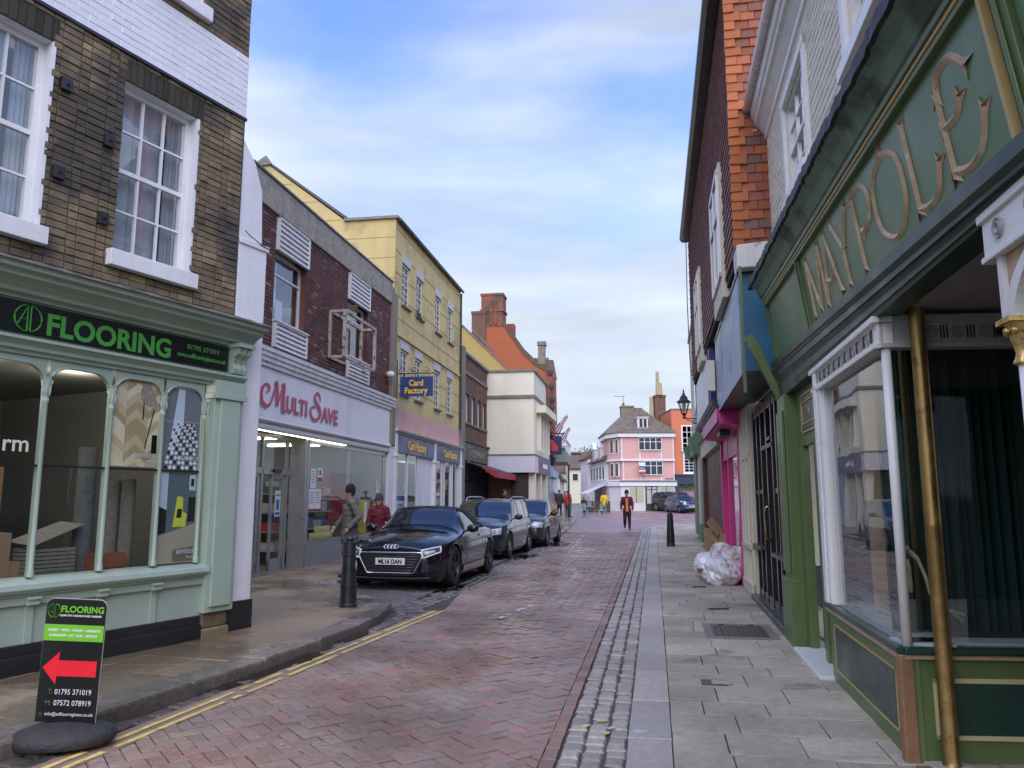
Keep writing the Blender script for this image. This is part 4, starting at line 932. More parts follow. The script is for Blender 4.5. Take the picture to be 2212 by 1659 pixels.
lines4 = [(.12, .82 - .13 * i, .7 - .12 * (i % 2), .03, ink) for i in range(5)]
notice(MS, .06, 1.76, .3, .42, .0, lines=lines4); notice(MS, .03, 1.32, .3, .42, .0, lines=lines4); notice(MS, .34, 1.32, .3, .42, .0, lines=lines4)
notice(MS, .42, 1.9, .27, .3, .0, lines=[(.05, .03, .9, .3, (.5, .03, .04)), (.3, .5, .4, .35, (.1, .1, .1))])
notice(MS, 4.15, 1.7, .26, .3, .0, lines=lines4); notice(MS, 3.35, .95, .2, .5, .0, lines=lines4)
notice(MS, -.82, 1.18, .24, .52, yd - .004, lines=[(.1, .06, .8, .12, (.04, .2, .45)), (.2, .25, .6, .4, (.04, .2, .45)), (.1, .8, .8, .05, ink)])
notice(MS, -2.2, 1.25, .16, .19, yd - .004, base=(.6, .08, .06))
rm = MB(); RB = 6.
M_shopwall = P('mat_shop_wall', (.13, .14, .13), .8)
rm.quad((-3.1, .06, zg), (4.9, .06, zg), (4.9, RB, zg), (-3.1, RB, zg), 0); rm.quad((-3.1, .1, 2.95), (4.9, .1, 2.95), (4.9, RB, 2.95), (-3.1, RB, 2.95), 1)
rm.quad((-3.1, RB, 0), (4.9, RB, 0), (4.9, RB, 3), (-3.1, RB, 3), 1); rm.quad((4.92, .06, 0), (4.92, RB, 0), (4.92, RB, 3), (4.92, .06, 3), 1); rm.quad((-3.1, .4, 0), (-3.1, RB, 0), (-3.1, RB, 3), (-3.1, .4, 3), 1)
rm.build('room_interior', [P('mat_lino', (.14, .13, .12), .4), M_shopwall], MS)
for x in (-1.4, .9, 3.2):
    for yy in (1.2, 3.6): MB().box(x - .05, x + .05, yy, yy + 1.4, 2.88, 2.92).build('tube_light', E_tube, MS)
la = bpy.data.lights.new('shop_ceiling_light', 'AREA'); la.energy = 9; la.shape = 'RECTANGLE'; la.size = 6; la.size_y = 3.5; la.color = (1, .97, .9)
lo = bpy.data.objects.new('shop_ceiling_light', la); COL.objects.link(lo); lo.parent = MS; lo.location = (1.0, 2.6, 2.86)
msm = fmat(MS)
def inms(name, mb, mats, label, cat, group=None, **k):
    o = mb.build(name, mats, None, **k); o.matrix_world = msm; return tag(o, label, cat, group)
PROD = [P('mat_prod_%d' % i, c, .5) for i, c in enumerate(((.5, .05, .04), (.55, .35, .05), (.05, .12, .35), (.5, .5, .48), (.04, .2, .1), (.25, .05, .2), (.5, .45, .1)))]
random.seed(11)
def shelf(x0, x1, y0, depth, levels, label, along='x'):
    e = empty('shelf_unit', (0, 0, 0)); e.matrix_world = msm; tag(e, label, 'shelf', 'shelves in the convenience shop')
    b = MB(); b.box(x0, x1, y0 + depth, y0 + depth + .03, zg, levels[-1] + .4)
    for z in levels: b.box(x0, x1, y0, y0 + depth, z - .03, z)
    b.build('shelving', P('mat_shelf', (.4, .38, .34), .5), e)
    g = MB()
    for z in levels:
        x = x0 + .03
        while x < x1 - .12:
            w = random.uniform(.07, .16); h = random.uniform(.14, .27); c = random.randrange(7)
            for _ in range(random.randint(1, 4)):
                if x > x1 - w: break
                g.box(x, x + w - .008, y0 + .03, y0 + depth * .8, z + .002, z + h, c); x += w
    g.build('goods', PROD, e, kind='stuff')
shelf(.2, 4.6, 3.2, .5, (.4, .85, 1.3, 1.75, 2.1), 'long shelf unit of bright packets at the back of the shop window')
shelf(-2.9, -.4, 3.6, .5, (.4, .85, 1.3, 1.75, 2.1), 'shelf unit of packets seen through the automatic doors')
shelf(.05, 2.15, .75, .45, (.45, .85, 1.25, 1.65), 'stocked shelf unit just inside the shop window')
shelf(2.4, 3.1, .75, .45, (.45, .85, 1.25, 1.65), 'narrow stocked shelf unit beside the red display board')
inms('drinks_fridge', MB().box(.0, 2.1, 1.3, 1.9, 2.02, 2.2, 0).box(.0, 2.1, 1.3, 1.9, zg, 2.02, 1), [P('mat_fridge', (.6, .6, .58), .4), P('mat_fridge_dark', (.02, .035, .03), .15)], 'open drinks fridge with a pale top behind the shop window', 'fridge')
gold = P('mat_gold_tin', (.55, .5, .2), .35); k = 0
for row_, (n, z) in enumerate(((9, .665), (6, .80))):
    for i in range(n):
        x = .5 + i * .125 + (.25 if row_ else 0); o = MB().lathe([(.05, z), (.055, z + .01), (.055, z + .12), (.05, z + .132)], 12, (x, .13, 0)).build('coffee_jar', gold, None, smooth=40)
        o.matrix_world = msm; tag(o, 'gold topped jar in the %s row on the shop window sill, %s from the door' % (('lower', 'upper')[row_], ('first', 'second', 'third', 'fourth', 'fifth', 'sixth', 'seventh', 'eighth', 'ninth')[i]), 'jar', 'gold jars in the shop window')
inms('fruit_drink_packs', MB().box(3.7, 4.1, .12, .4, .67, 1.5, 0).box(4.15, 4.75, .12, .4, .67, .98, 1), [P('mat_pack_yellow', (.55, .5, .1), .5), P('mat_pack_teal', (.2, .42, .42), .5)], 'stack of yellow and teal drink packs at the far end of the window', 'packs')
inms('red_poster_stand', MB().box(3.2, 4.8, .9, .95, 1.0, 2.2), P('mat_poster_red', (.42, .03, .035), .5), 'large red display board inside the shop window', 'poster')
MB().sphere((4.75, -.14, 4.95), (.11, .13, .10), 12, 8).build('alarm_box', P('mat_alarm', (.62, .6, .52), .5), MS, smooth=True)
# rusty projecting steel frame round the second window
pf = MB(); rs = M('mat_weathered_steel', (.42, .36, .3), rough=.6, var=.4, scale=9, bump=.5, spots=((.18, .09, .05), .55, 6))
X = (.75, 2.75); Y = (-.38, -.02); Z = (4.72, 5.78); r = .03
for yy in Y:
    for xx in X: pf.box(xx - r * 1.4, xx + r * 1.4, yy - r, yy + r, Z[0], Z[1])
    for zz in Z: pf.box(X[0], X[1], yy - r, yy + r, zz - r, zz + r)
for xx in X:
    for zz in Z: pf.box(xx - r, xx + r, Y[0], Y[1], zz - r, zz + r)
o = pf.build('projecting_frame', rs, None); o.matrix_world = msm; tag(o, 'empty weathered steel box frame projecting round the second upper window', 'metal frame')
MB().box(5.03, 5.37, -.12, .3, 3.0, 7.35).build('concrete_pilaster', M_concp, MS, bevel=.02)
MB().box(5.03, 5.37, -.0, .3, 7.3, 7.62).build('pilaster_head', M_concp, MS, bevel=.02)
# ---------------------------------------------------------------- yellow card shop
YE = frame('yellow_card_shop', MSO, MSA, 'three storey yellow rendered building with a blue card shop fascia', 'building')
M_yelw = M('mat_yellow_render', (.58, .46, .20), rough=.85, var=.12, scale=1.2, bump=.2, streak=((.33, .28, .15), .65, 1.6), spots=((.43, .35, .17), .54, 1.1))
M_pinkw = M('mat_pink_render', (.60, .36, .30), rough=.85, var=.08, bump=.2, streak=((.4, .27, .22), .4, 2))
ywx = [(6.05, 6.85), (7.55, 8.32), (9.85, 10.62), (11.62, 12.38)]
HY = [(a, b, 7.3, 8.62) for a, b in ywx] + [(a, b, 4.62, 5.98) for a, b in ywx]
mb = MB(); wall_holes(mb, 5.37, 13.62, 4.16, 9.72, 0, HY, .11, -1)
mb.prism([(5.37, 0, 3.0), (5.37, 0, 9.72), (5.37, 1.55, 9.72), (5.37, 4.2, 11.75), (5.37, 4.7, 11.6), (5.37, 9, 8.5), (5.37, 9, 3.0)], (.02, 0, 0)); mb.prism([(13.6, 0.02, 3.0), (13.6, .02, 9.70), (13.6, 1.55, 9.7), (13.6, 4.2, 11.7), (13.6, 9, 8.5), (13.6, 9, 3.0)], (.015, 0, 0))
mb.build('wall', M_yelw, YE)
MB().box(5.37, 13.62, -.003, .2, 3.45, 4.16).build('pink_band', M_pinkw, YE)
gr_ = MB()
for i in range(1, 12):
    zz = 4.2 + i * .62; gr_.box(5.362, 5.37, 0 if zz < 9.7 else 1.6 + (zz - 9.72) * 1.305, 4.6, zz, zz + .01)
for i in range(1, 9): gr_.box(5.37, 13.62, -.0125, -.0005, 4.16 + i * .66, 4.165 + i * .66)
gr_.build('render_joint', M('mat_render_joint', (.36, .29, .12), rough=.9), YE)
MB().box(5.37, 13.64, -.06, .0, 6.26, 6.33).build('string_course', M_yelw, YE)
cp = MB().box(5.30, 13.66, -.07, .3, 9.72, 9.80).prism([(5.30, .3, 9.72), (5.30, .3, 9.8), (5.30, 1.6, 9.8), (5.30, 1.6, 9.72)], (.2, 0, 0)); cp.build('coping', M_concp, YE)
gt = MB().tube([(5.4, -.11, 9.70), (13.62, -.11, 9.70)], .05, 8); gt.build('gutter', M_blackp, YE)
MB().prism([(5.33, 1.5, 9.74), (5.33, 4.2, 11.78), (5.33, 4.2, 11.86), (5.33, 1.45, 9.80)], (8.3, 0, 0)).prism([(5.33, 4.2, 11.78), (5.33, 9, 8.48), (5.33, 9, 8.56), (5.33, 4.2, 11.86)], (8.3, 0, 0)).build('roof', M('mat_slate_roof', (.10, .09, .08), rough=.8, var=.3, bump=.4), YE)
MB().prism([(5.3, 4.0, 11.7), (5.3, 4.2, 11.98), (5.3, 4.75, 11.62)], (.1, 0, 0)).build('ridge_cap', M_concp, YE)
M_lint = P('mat_lintel', (.50, .51, .52), .6)
for (a, b, c, d) in HY:
    MB().prism([(a - .02, -.012, d - .02), (b + .02, -.012, d - .02), (b + .10, -.012, d + .24), (a - .10, -.012, d + .24)], (0, .012, 0)).build('lintel', M_lint, YE)
    window(YE, a + .01, b - .01, c, d - .02, .045, -1, P('mat_yw', (.66, .65, .6), .4), M_dkglass, cols=2, rows=3, fw=.07, bar=.028, sill=(.06, .13), sillmat=M_concp, curtain=None)
# fascia, pilasters, windows of the card shop
M_navy = P('mat_navy', (.028, .055, .16), .35); M_gold = P('mat_gold_letters', (.75, .46, .06), .4)
MB().sweep([(0, 3.38), (-.10, 3.38), (-.12, 3.43), (-.2, 3.45), (-.22, 3.50), (0, 3.56)], 5.35, 13.75).build('cornice', M_weath, YE)
for a, b in ((5.62, 9.6), (9.85, 13.4)):
    fb = MB().box(a, b, -.09, .02, 2.86, 3.36).build('fascia', M_navy, YE)
    text('Card Factory', .36, M_gold, YE, onwall((a + b) / 2 - .95 + (.25 if a > 9 else 0), -.1, 3.0), bold=.014, ext=.012, width=1.95)
for x in (5.40, 9.62, 13.42): MB().box(x, x + .2, -.13, .1, .12, 3.38).box(x - .03, x + .23, -.16, .1, 2.72, 2.80).build('pilaster', M_fas, YE, bevel=.006)
MB().box(5.6, 13.4, .1, .15, .12, 2.86).build('shop_backing', P('mat_cardshop_in', (.32, .35, .34), .7), YE).location.y = 1.6
cs = MB()
for x in (5.62, 6.85, 7.95, 10.95, 11.3, 12.2, 12.5): cs.box(x, x + .07, -.03, .04, .12, 2.86)
cs.box(5.62, 9.6, -.03, .04, .12, .45).box(9.85, 13.4, -.03, .04, .12, .3); cs.build('window_frame', W_, YE)
MB().box(8.05, 9.6, .0, .06, .12, 2.86).build('white_panel', M_fas, YE)
for a, b in ((5.69, 6.85), (6.92, 7.95), (9.85, 10.95), (11.02, 11.3), (11.37, 12.2), (12.57, 13.4)): MB().quad((a, .0, .4), (b, .0, .4), (b, .0, 2.86), (a, .0, 2.86)).build('shop_pane', G_shop, YE)
cards = MB(); cm_ = [P('mat_card_%d' % i, c, .5) for i, c in enumerate(((.55, .5, .1), (.1, .3, .5), (.5, .55, .55), (.45, .03, .04), (.7, .7, .68)))]
for i in range(60):
    x = random.choice([random.uniform(5.8, 7.8), random.uniform(9.9, 13.2)]); z = random.uniform(.5, 2.5); w = random.uniform(.1, .35); h = random.uniform(.1, .4); yy = random.uniform(.3, 1.3)
    cards.box(x, x + w, yy, yy + .02, z, z + h, random.randrange(5))
cards.box(12.3, 13.1, .9, .95, .3, 2.3, 3).box(10.3, 10.7, .2, .21, 1.0, 1.4, 0).build('window_cards', cm_, YE, kind='stuff')
# hanging sign on a scrolled iron bracket
hs = empty('hanging_sign', (0, 0, 0), 0, 'navy hanging card shop sign on a scrolled iron bracket', 'hanging sign'); hs.matrix_world = msm @ Matrix.Translation((5.42, 0, 0))
MB().box(-.02, .03, -1.18, -.22, 4.42, 4.98).build('board', M_navy, hs)
bk = MB(); bk.tube([(0, -.1, 5.08), (0, -1.25, 5.08)], .016, 8); bk.tube([(0, -.12, 4.35), (0, -.12, 5.5)], .018, 8)
for yy, sg in ((-.25, 1), (-.62, 1), (-.98, -1)):
    bk.tube([(0, yy - sg * .12 * t * math.cos(t * 5), 5.10 + .12 * t * abs(math.sin(t * 5)) + .04 * t) for t in np.linspace(0, 1, 12)], .009, 6)
for yy in (-.35, -1.05): bk.tube([(0, yy, 5.08), (0, yy, 4.97)], .008, 6)
bk.build('bracket', M_blackp, hs)
def sidetext(s, size, mat, parent, y, z, x, width, bold=.004):
    """lettering on a board that faces the camera end of the street (normal -x), reading towards -y"""
    mtx = Matrix(((0, 0, -1, x), (-1, 0, 0, y), (0, 1, 0, z), (0, 0, 0, 1)))
    return text(s, size, mat, parent, mtx, ext=.003, bold=bold, width=width)
sidetext('Card', .24, M_gold, hs, -.48, 4.72, -.024, .42, .008); sidetext('Factory', .24, M_gold, hs, -.36, 4.50, -.024, .68, .008)
pg = MB().sphere((0, -.09, 7.62), (.16, .07, .08), 10, 7).sphere((-.14, -.1, 7.70), (.05, .04, .05), 8, 6).prism([(.1, -.12, 7.63), (.1, -.05, 7.63), (.3, -.06, 7.5), (.3, -.11, 7.5)], (0, 0, .02))
o = pg.build('pigeon', P('mat_pigeon', (.12, .13, .15), .7, var=.5, scale=15), None, smooth=True); o.matrix_world = msm @ Matrix.Translation((7.55, 0, -.27)); tag(o, 'grey pigeon perched on the sill of a yellow building window', 'pigeon')
MB().tube([(13.5, -.06, 9.6), (13.5, -.06, 4.2)], .035, 6).build('downpipe', M_blackp, YE)
MB().box(5.62, 5.66, -.08, 0, 5.35, 5.55).build('bell_box', M_fas, YE)
# ---------------------------------------------------------------- brown brick pub with a black front
PB_ = frame('brown_brick_pub', MSO, MSA, 'low brown brick pub with a black front and a red edged awning', 'building')
M_bb = M('mat_pub_brick', (.20, .10, .06), rough=.85, var=.2, scale=3, bump=.4, island=.25, col2=(.14, .08, .055))
pwx = [(14.62, 15.35), (15.75, 16.45), (16.95, 17.65), (18.05, 18.7)]
HP = [(a, b, 4.62, 5.78) for a, b in pwx]
mb = MB(); wall_holes(mb, 14.1, 19.3, 3.8, 7.35, 0, HP, .15, -1); mb.build('wall', M_mort2, PB_)
brickwork(PB_, M_bb, 14.1, 19.3, 3.85, 7.35, 0, holes=HP, limit=300)
MB().box(13.66, 14.08, -.14, .3, .2, 7.55).build('concrete_pilaster', M_concp, PB_, bevel=.02)
MB().box(14.1, 19.3, -.10, .3, 7.33, 7.44).box(14.1, 19.3, -.07, .1, 6.55, 6.66).build('coping', M_lead, PB_)
MB().box(14.4, 18.9, -.08, 0, 4.52, 4.61).build('sill_band', M_lead, PB_)
for a, b, c, d in HP: window(PB_, a, b, c, d, .08, -1, P('mat_pw', (.6, .58, .52), .5), P('mat_pale_glass', (.3, .32, .32), .1), cols=2, rows=1, sash=False, fw=.06)
MB().sweep([(0, 3.78), (-.16, 3.80), (-.18, 3.86), (0, 3.92)], 14.1, 19.3).build('cornice', M_lead, PB_)
MB().box(14.1, 19.3, -.08, .0, 3.08, 3.78).build('fascia', P('mat_pub_fascia', (.06, .065, .05), .5), PB_)
text('COMPANY', .42, P('mat_pub_gold', (.30, .28, .17), .5), PB_, onwall(15.6, -.09, 3.24), bold=.004, width=2.6); 
MB().lathe([(.16, -.1), (.22, -.1), (.22, -.09), (.16, -.09)], 16, (15.0, 0, 3.45), 0, 'y', cap=False).lathe([(.16, -.1), (.22, -.1), (.22, -.09), (.16, -.09)], 16, (18.8, 0, 3.45), 0, 'y', cap=False).build('roundel', P('mat_pub_gold', (0, 0, 0)), PB_)
MB().box(14.1, 19.3, .3, .35, 0, 3.1).build('front_backing', P('mat_pub_dark', (.012, .013, .016), .3), PB_)
pf = MB()
for x in np.linspace(14.15, 19.15, 9): pf.box(x, x + .09, -.05, .1, .2, 3.08)
pf.box(14.1, 19.3, -.06, .1, .2, .9).box(14.1, 19.3, -.04, .1, 2.3, 2.38); pf.build('front_frame', P('mat_pub_black', (.018, .02, .023), .3), PB_)
MB().quad((14.1, .03, .9), (19.3, .03, .9), (19.3, .03, 3.05), (14.1, .03, 3.05)).build('shop_pane', G_shop, PB_)
aw = MB().prism([(14.6, -.08, 3.02), (14.6, -1.35, 2.62), (14.6, -1.35, 2.59), (14.6, -.08, 2.99)], (4.6, 0, 0)); a_ = aw.build('awning', P('mat_awning', (.04, .045, .05), .7), PB_)
v = MB(); n = 16
for i in range(n): v.quad((14.6 + 4.6 * i / n, -1.36 + .008 * (i % 2), 2.6), (14.6 + 4.6 * (i + 1) / n, -1.36 + .008 * ((i + 1) % 2), 2.6), (14.6 + 4.6 * (i + 1) / n, -1.37, 2.36), (14.6 + 4.6 * i / n, -1.37, 2.36))
v.quad((14.59, -.6, 2.86), (14.59, -1.36, 2.62), (14.59, -1.37, 2.36), (14.59, -1.2, 2.40)); v.build('valance', P('mat_red_valance', (.33, .03, .035), .7), a_)
MB().sphere((14.35, -.2, 2.95), (.09, .12, .09), 10, 7).build('dome_lamp', M_blackp, PB_)
# ---------------------------------------------------------------- cream corner block on a brick ground floor
CR = frame('cream_block', (1.0, 34.8), 9.5, 'cream rendered block with a blank end wall and a pale lower fascia', 'building')
M_cream = M('mat_cream_render', (.74, .70, .55), rough=.8, var=.05, scale=1, bump=.1, streak=((.52, .48, .38), .5, 1.2))
mb = MB(); mb.box(0, 5.7, .0, 6, 3.55, 6.1).box(0, 5.7, 0.0, 6, 6.24, 7.32); mb.build('wall', M_cream, CR)
MB().box(-.06, 5.8, -.08, 6, 7.32, 7.42).box(-.06, 5.8, -.06, 6, 6.1, 6.24).box(-.05, 5.8, -.05, 6, 3.46, 3.55).build('ledge', M_lead, CR)
MB().box(-.04, 5.8, -.04, 6, 2.72, 3.46).build('fascia', P('mat_pale_fascia', (.58, .56, .60), .5), CR)
MB().box(1.2, 5.75, -.06, -.04, 2.72, 3.46).build('purple_fascia', P('mat_dk_purple', (.12, .10, .14), .5), CR)
MB().box(2.2, 2.5, -.08, -.05, 3.0, 3.25, 0).box(2.6, 4.4, -.08, -.05, 3.0, 3.22, 1).build('fascia_letters', [P('mat_bright_red', (.6, .03, .04), .5), W_], CR)
MB().box(.7, 5.3, -.45, 0, 5.5, 5.85).build('window_hood', M_cream, CR)
for x in (1.1, 2.2, 3.3, 4.4): MB().box(x, x + .16, -.18, 0, 3.75, 5.5).build('fin', M_cream, CR); 
for x in (1.26, 2.36, 3.46): MB().box(x, x + .94, -.01, .0, 3.9, 5.4).build('window', M_dkglass, CR)
cb = MB().box(.25, 5.6, 1.05, 6, .1, 2.72); cb.build('brick_wall', M('mat_tan_brick', (.21, .13, .08), rough=.8, var=.15, scale=6, island=.1), CR)
MB().box(.22, .26, .3, 1.05, .1, 2.72).box(.2, .3, .95, 1.1, .1, 2.72).build('dark_doorway', P('mat_dk_brown', (.035, .025, .02), .6), CR)
for x in (.3, 2.4, 4.6): MB().box(x, x + .35, .0, .3, .1, 2.72).build('column', M_cream, CR)
MB().box(-.02, .24, 2.3, 6, .1, 2.72).build('grey_side_wall', P('mat_side_grey', (.16, .155, .15), .8), CR)
MB().box(-.04, -.02, 2.5, 3.0, .15, 2.0).build('side_door', P('mat_pale_door', (.3, .31, .3), .7), CR)
# gables behind
def gablef(name, y, label, cat='building'): return empty(name, (0, y, 0), R(-9.5), label, cat)
M_orange = M('mat_orange_brick', (.40, .115, .045), rough=.85, var=.12, scale=1.2, bump=.3, streak=((.2, .08, .05), .35, 1), spots=((.25, .09, .05), .62, .7))
OG = empty('orange_gable_house', (-1.1, 40, 0), R(-9.5), 'tall orange brick gable with clustered chimneys above the cream block', 'building')
mb = MB().prism([(-1.0, 0, 5), (-1.0, 0, 10.6), (-.5, 0, 11.0), (.6, 0, 10.95), (1.1, 0, 10.2), (1.7, 0, 9.35), (2.3, 0, 8.75), (2.9, 0, 8.35), (2.95, 0, 5)], (0, 5, 0)); mb.build('wall', M_orange, OG)
dk = MB(); e_ = [(.62, 10.98), (1.1, 10.24), (1.7, 9.39), (2.3, 8.78), (2.97, 8.38)]
for (x0, z0), (x1, z1) in zip(e_, e_[1:]): dk.prism([(x0, -.04, z0 - .3), (x1, -.04, z1 - .3), (x1, -.04, z1 + .02), (x0, -.04, z0 + .02)], (0, .05, 0))
dk.build('sooted_verge', M('mat_soot_brick', (.12, .085, .06), rough=.9, var=.3), OG)
M_chim = M('mat_chimney_brick', (.25, .09, .055), rough=.9, var=.3, scale=3, spots=((.12, .085, .06), .5, 2))
c = MB().box(-.55, .62, -.02, 1, 10.6, 12.3).box(-.62, .68, -.06, 1.05, 11.42, 11.55).box(-.6, .66, -.05, 1.04, 12.3, 12.42)
for x in (-.05, .2): c.box(x, x + .1, -.08, -.02, 10.7, 12.3)
c.build('chimney', M_chim, OG); MB().box(-1.05, -.3, -.1, .7, 8.8, 11.35).box(-1.08, -.27, -.13, .73, 11.3, 11.45).build('chimney', M('mat_brown_chimney', (.16, .09, .06), rough=.9, var=.3), OG)
MB().box(.65, 1.05, 1.0, 1.6, 10.0, 10.95).build('chimney', M_chim, OG)
rt = MB().prism([(1.2, 3.5, 9.35), (2.9, 3.5, 9.35), (3.1, 3.5, 8.2), (1.2, 3.5, 8.2)], (0, .2, 0)); rt.build('roof', M('mat_old_tile', (.16, .12, .09), rough=.9, var=.3), OG)
for i in range(8): MB().lathe([(.07, -.06), (.07, .06)], 8, (1.6 + i * .14, 3.5, 9.42), 0, 'y').build('ridge_tile', M_chim, OG)
MB().box(2.5, 2.85, -.05, .4, 8.5, 9.5).box(2.46, 2.9, -.1, .45, 9.5, 9.7).build('gable_pinnacle', M_concp, OG)
MB().box(2.85, 3.15, -.25, 1.6, 5.0, 7.6).build('gable_front', M_chim, OG)
orn = MB()
for z, o_ in ((8.0, .12), (7.3, .3), (6.6, .4), (6.2, .3)): orn.sphere((3.1 + o_ * .4, -.2, z), (.16, .12, .2), 8, 6)
orn.build('carved_ornament', M('mat_dark_stone', (.07, .06, .055), rough=.9), OG)
YG = empty('ochre_gable_house', (-1.1, 38.5, 0), R(-9.5), 'plain ochre rendered gable behind the brown brick pub', 'building')
MB().prism([(-2.2, 0, 5), (-2.2, 0, 9.7), (-1.45, 0, 10.35), (1.2, 0, 7.7), (1.2, 0, 5)], (0, 5, 0)).build('wall', M('mat_ochre', (.42, .31, .11), rough=.85, var=.1), YG)
MB().prism([(-2.25, -.06, 9.72), (-1.45, -.06, 10.42), (1.3, -.06, 7.68), (1.3, -.06, 7.60), (-1.45, -.06, 10.32), (-2.25, -.06, 9.62)], (0, 5.2, 0)).build('roof', M_lead, YG)
wf = MB()
for i in range(10): x = -.95 + i * .11; wf.box(x, x + .07, -.12, .1, 10.0 - i * .108, 10.12 - i * .108)
wf.build('lead_soaker', M_concp, YG)
# ---------------------------------------------------------------- right side: the green shop and the cream brick wall above it
RO, RA = (3.03, 8.63), 11
M_green = P('mat_shop_green', (.10, .155, .055), .38, var=.1, streak=((.07, .11, .045), .4, 4)); M_dgreen = P('mat_dark_green', (.010, .045, .032), .3, var=.15)
M_fgreen = M('mat_fascia_green', (.10, .195, .095), rough=.38, var=.08, scale=1.5, bump=.1, spots=((.17, .27, .2), .70, 2.2), streak=((.05, .11, .07), .4, 4))
M_verd = M('mat_verdigris', (.15, .26, .18), rough=.5, var=.25, scale=2.5, bump=.3, spots=((.035, .07, .05), .55, 2), streak=((.05, .09, .07), .6, 5))
M_goldp = M('mat_gold_paint', (.50, .37, .15), rough=.45, var=.2, bump=.1, metal=.15)
M_gilt = M('mat_gilt_brown', (.50, .35, .21), rough=.4, var=.3, scale=12, bump=.2, spots=((.55, .48, .38), .60, 7))
M_brass = M('mat_aged_brass', (.34, .225, .085), rough=.36, var=.3, scale=9, bump=.15, metal=.85, spots=((.2, .13, .06), .6, 8))
M_crbr = M('mat_cream_brick', (.68, .645, .52), rough=.75, var=.08, scale=3, bump=.5, island=.05)
M_crm = M('mat_cream_mortar', (.62, .585, .47), rough=.8, var=.1)
MP = frame('green_shop_building', RO, RA, 'cream painted brick building over a carved green shopfront with bay window', 'building')
wm_ = [(-2.45, -1.40, 4.55, 5.42), (-4.95, -3.85, 4.55, 5.42)]
wm_ = [(-2.42, -1.36, 4.42, 5.44), (-5.0, -3.9, 4.42, 5.44)]
mb = MB(); wall_holes(mb, -8, .25, 2.95, 5.95, 0, wm_, .08, 1); mb.build('wall', M_crm, MP)
brickwork(MP, M_crbr, -7, .1, 3.5, 5.9, 0, out=1, holes=wm_, limit=300, jit=.002, proud=.005, joint=.006)
for i, (a, b, c, d) in enumerate(wm_):
    f = MB().box(a - .10, a, .0, .035, c - .05, d + .1).box(b, b + .10, 0, .035, c - .05, d + .1).box(a - .1, b + .1, 0, .04, d, d + .1).build('architrave', W_, MP, bevel=.004)
    window(MP, a, b, c, d, -.015, 1, W_, G_sash, cols=3, rows=2, fw=.045, bar=.018, sill=(.10, .10), back=M_room, backd=.3, curtain=(M_net_sky, ((.6, .98),)))
co = MB(); co.sweep([(y * .45, z) for y, z in [(0, 5.72), (.06, 5.74), (.07, 5.80), (.16, 5.86), (.22, 5.90), (.30, 5.92), (.31, 5.98), (.36, 6.0), (.40, 6.05), (.42, 6.12), (0, 6.16)]], -8, .02)
co.build('eaves_cornice', W_, MP)
MB().tube([(-8, .22, 6.13), (.0, .22, 6.13)], .05, 10).build('gutter', W_, MP, smooth=True)
pc = MB()
for _ in range(6): pc.box(-.05 + random.uniform(-.03, .03), .03, .03 + random.uniform(0, .1), .12 + random.uniform(0, .08), 5.78 + random.uniform(0, .1), 5.84 + random.uniform(0, .1))
pc.build('broken_plaster', M('mat_plaster', (.5, .45, .35), rough=.9), MP)
# fascia with its carved sign
FY = .15
MB().box(-8, -.4, .0, FY - .06, 2.66, 3.75).build('fascia_backing', M_green, MP)
def panel(x0, x1, z0, z1, mat, nm): return MB().box(x0, x1, FY - .035, FY - .005, z0, z1).build(nm, mat, MP)
panel(-6.25, -2.42, 2.735, 3.41, M_fgreen, 'sign_board'); panel(-2.32, -.50, 2.735, 3.41, M_fgreen, 'end_board')
fmz = [(2.66, 2.70, .03, M_blackp, 'beading'), (2.70, 2.725, .018, M_goldp, 'gilt_bead'), (2.725, 2.745, .03, M_verd, 'beading'), (3.41, 3.44, .03, M_green, 'beading'), (3.44, 3.462, .038, M_goldp, 'gilt_bead'), (3.462, 3.50, .05, M_green, 'beading')]
for z0, z1, p, m, nm in fmz: MB().box(-8, -.42, FY - .03, FY + p, z0, z1).build(nm, m, MP, bevel=.004)
for x in (-.40, -2.32, -6.28): MB().box(x - .10, x - .01, FY - .03, FY + .02, 2.745, 3.41).box(x - .065, x - .045, FY + .02, FY + .034, 2.745, 3.41).build('stile', M_green, MP, bevel=.006)
MB().box(-6.25, -6.225, FY, FY + .03, 2.745, 3.42).build('gilt_bead', M_goldp, MP)
for z in (2.85, 2.95, 3.05, 3.15, 3.25): MB().sphere((-6.5, FY, z), (.03, .02, .03), 10, 6).build('boss', M_fgreen, MP, smooth=True)
MB().box(-8, -6.39, FY - .035, FY - .005, 2.745, 3.41).build('end_board', M_fgreen, MP)
cv = MB(); cv.sweep([(0, 3.48), (FY + .02, 3.49), (FY + .035, 3.52), (FY + .05, 3.53), (FY + .09, 3.60), (FY + .16, 3.645), (FY + .17, 3.66), (.02, 3.72)], -8, -.42); cv.build('cornice', M_verd, MP)
fl = MB(); prev = None
for i in range(140):
    x = -8 + 7.70 * i / 139 + 0; e = random.uniform(-.004, .004); cur = [(x, .02, 3.83), (x, .2, 3.78 + e * .3), (x, .325 + e, 3.725 + e), (x, .33 + e, 3.64 + e * 1.5), (x, .27, 3.64)]
    if prev:
        for a in range(4): fl.quad(prev[a], cur[a], cur[a + 1], prev[a + 1])
    prev = cur
fl.build('bitumen_flashing', M('mat_black_bitumen', (.012, .014, .018), rough=.6, var=.5, scale=6, bump=.8, bscale=18), MP)
bm_ = MB(); bm_.sweep([(-.1, 2.62), (.035, 2.62), (.055, 2.65), (.05, 2.69), (.08, 2.72), (.075, 2.76), (.10, 2.785), (.10, 2.85), (-.1, 2.85)], -8, -.15); bm_.build('bressummer', M('mat_beam_green', (.02, .045, .03), rough=.4, var=.2), MP)
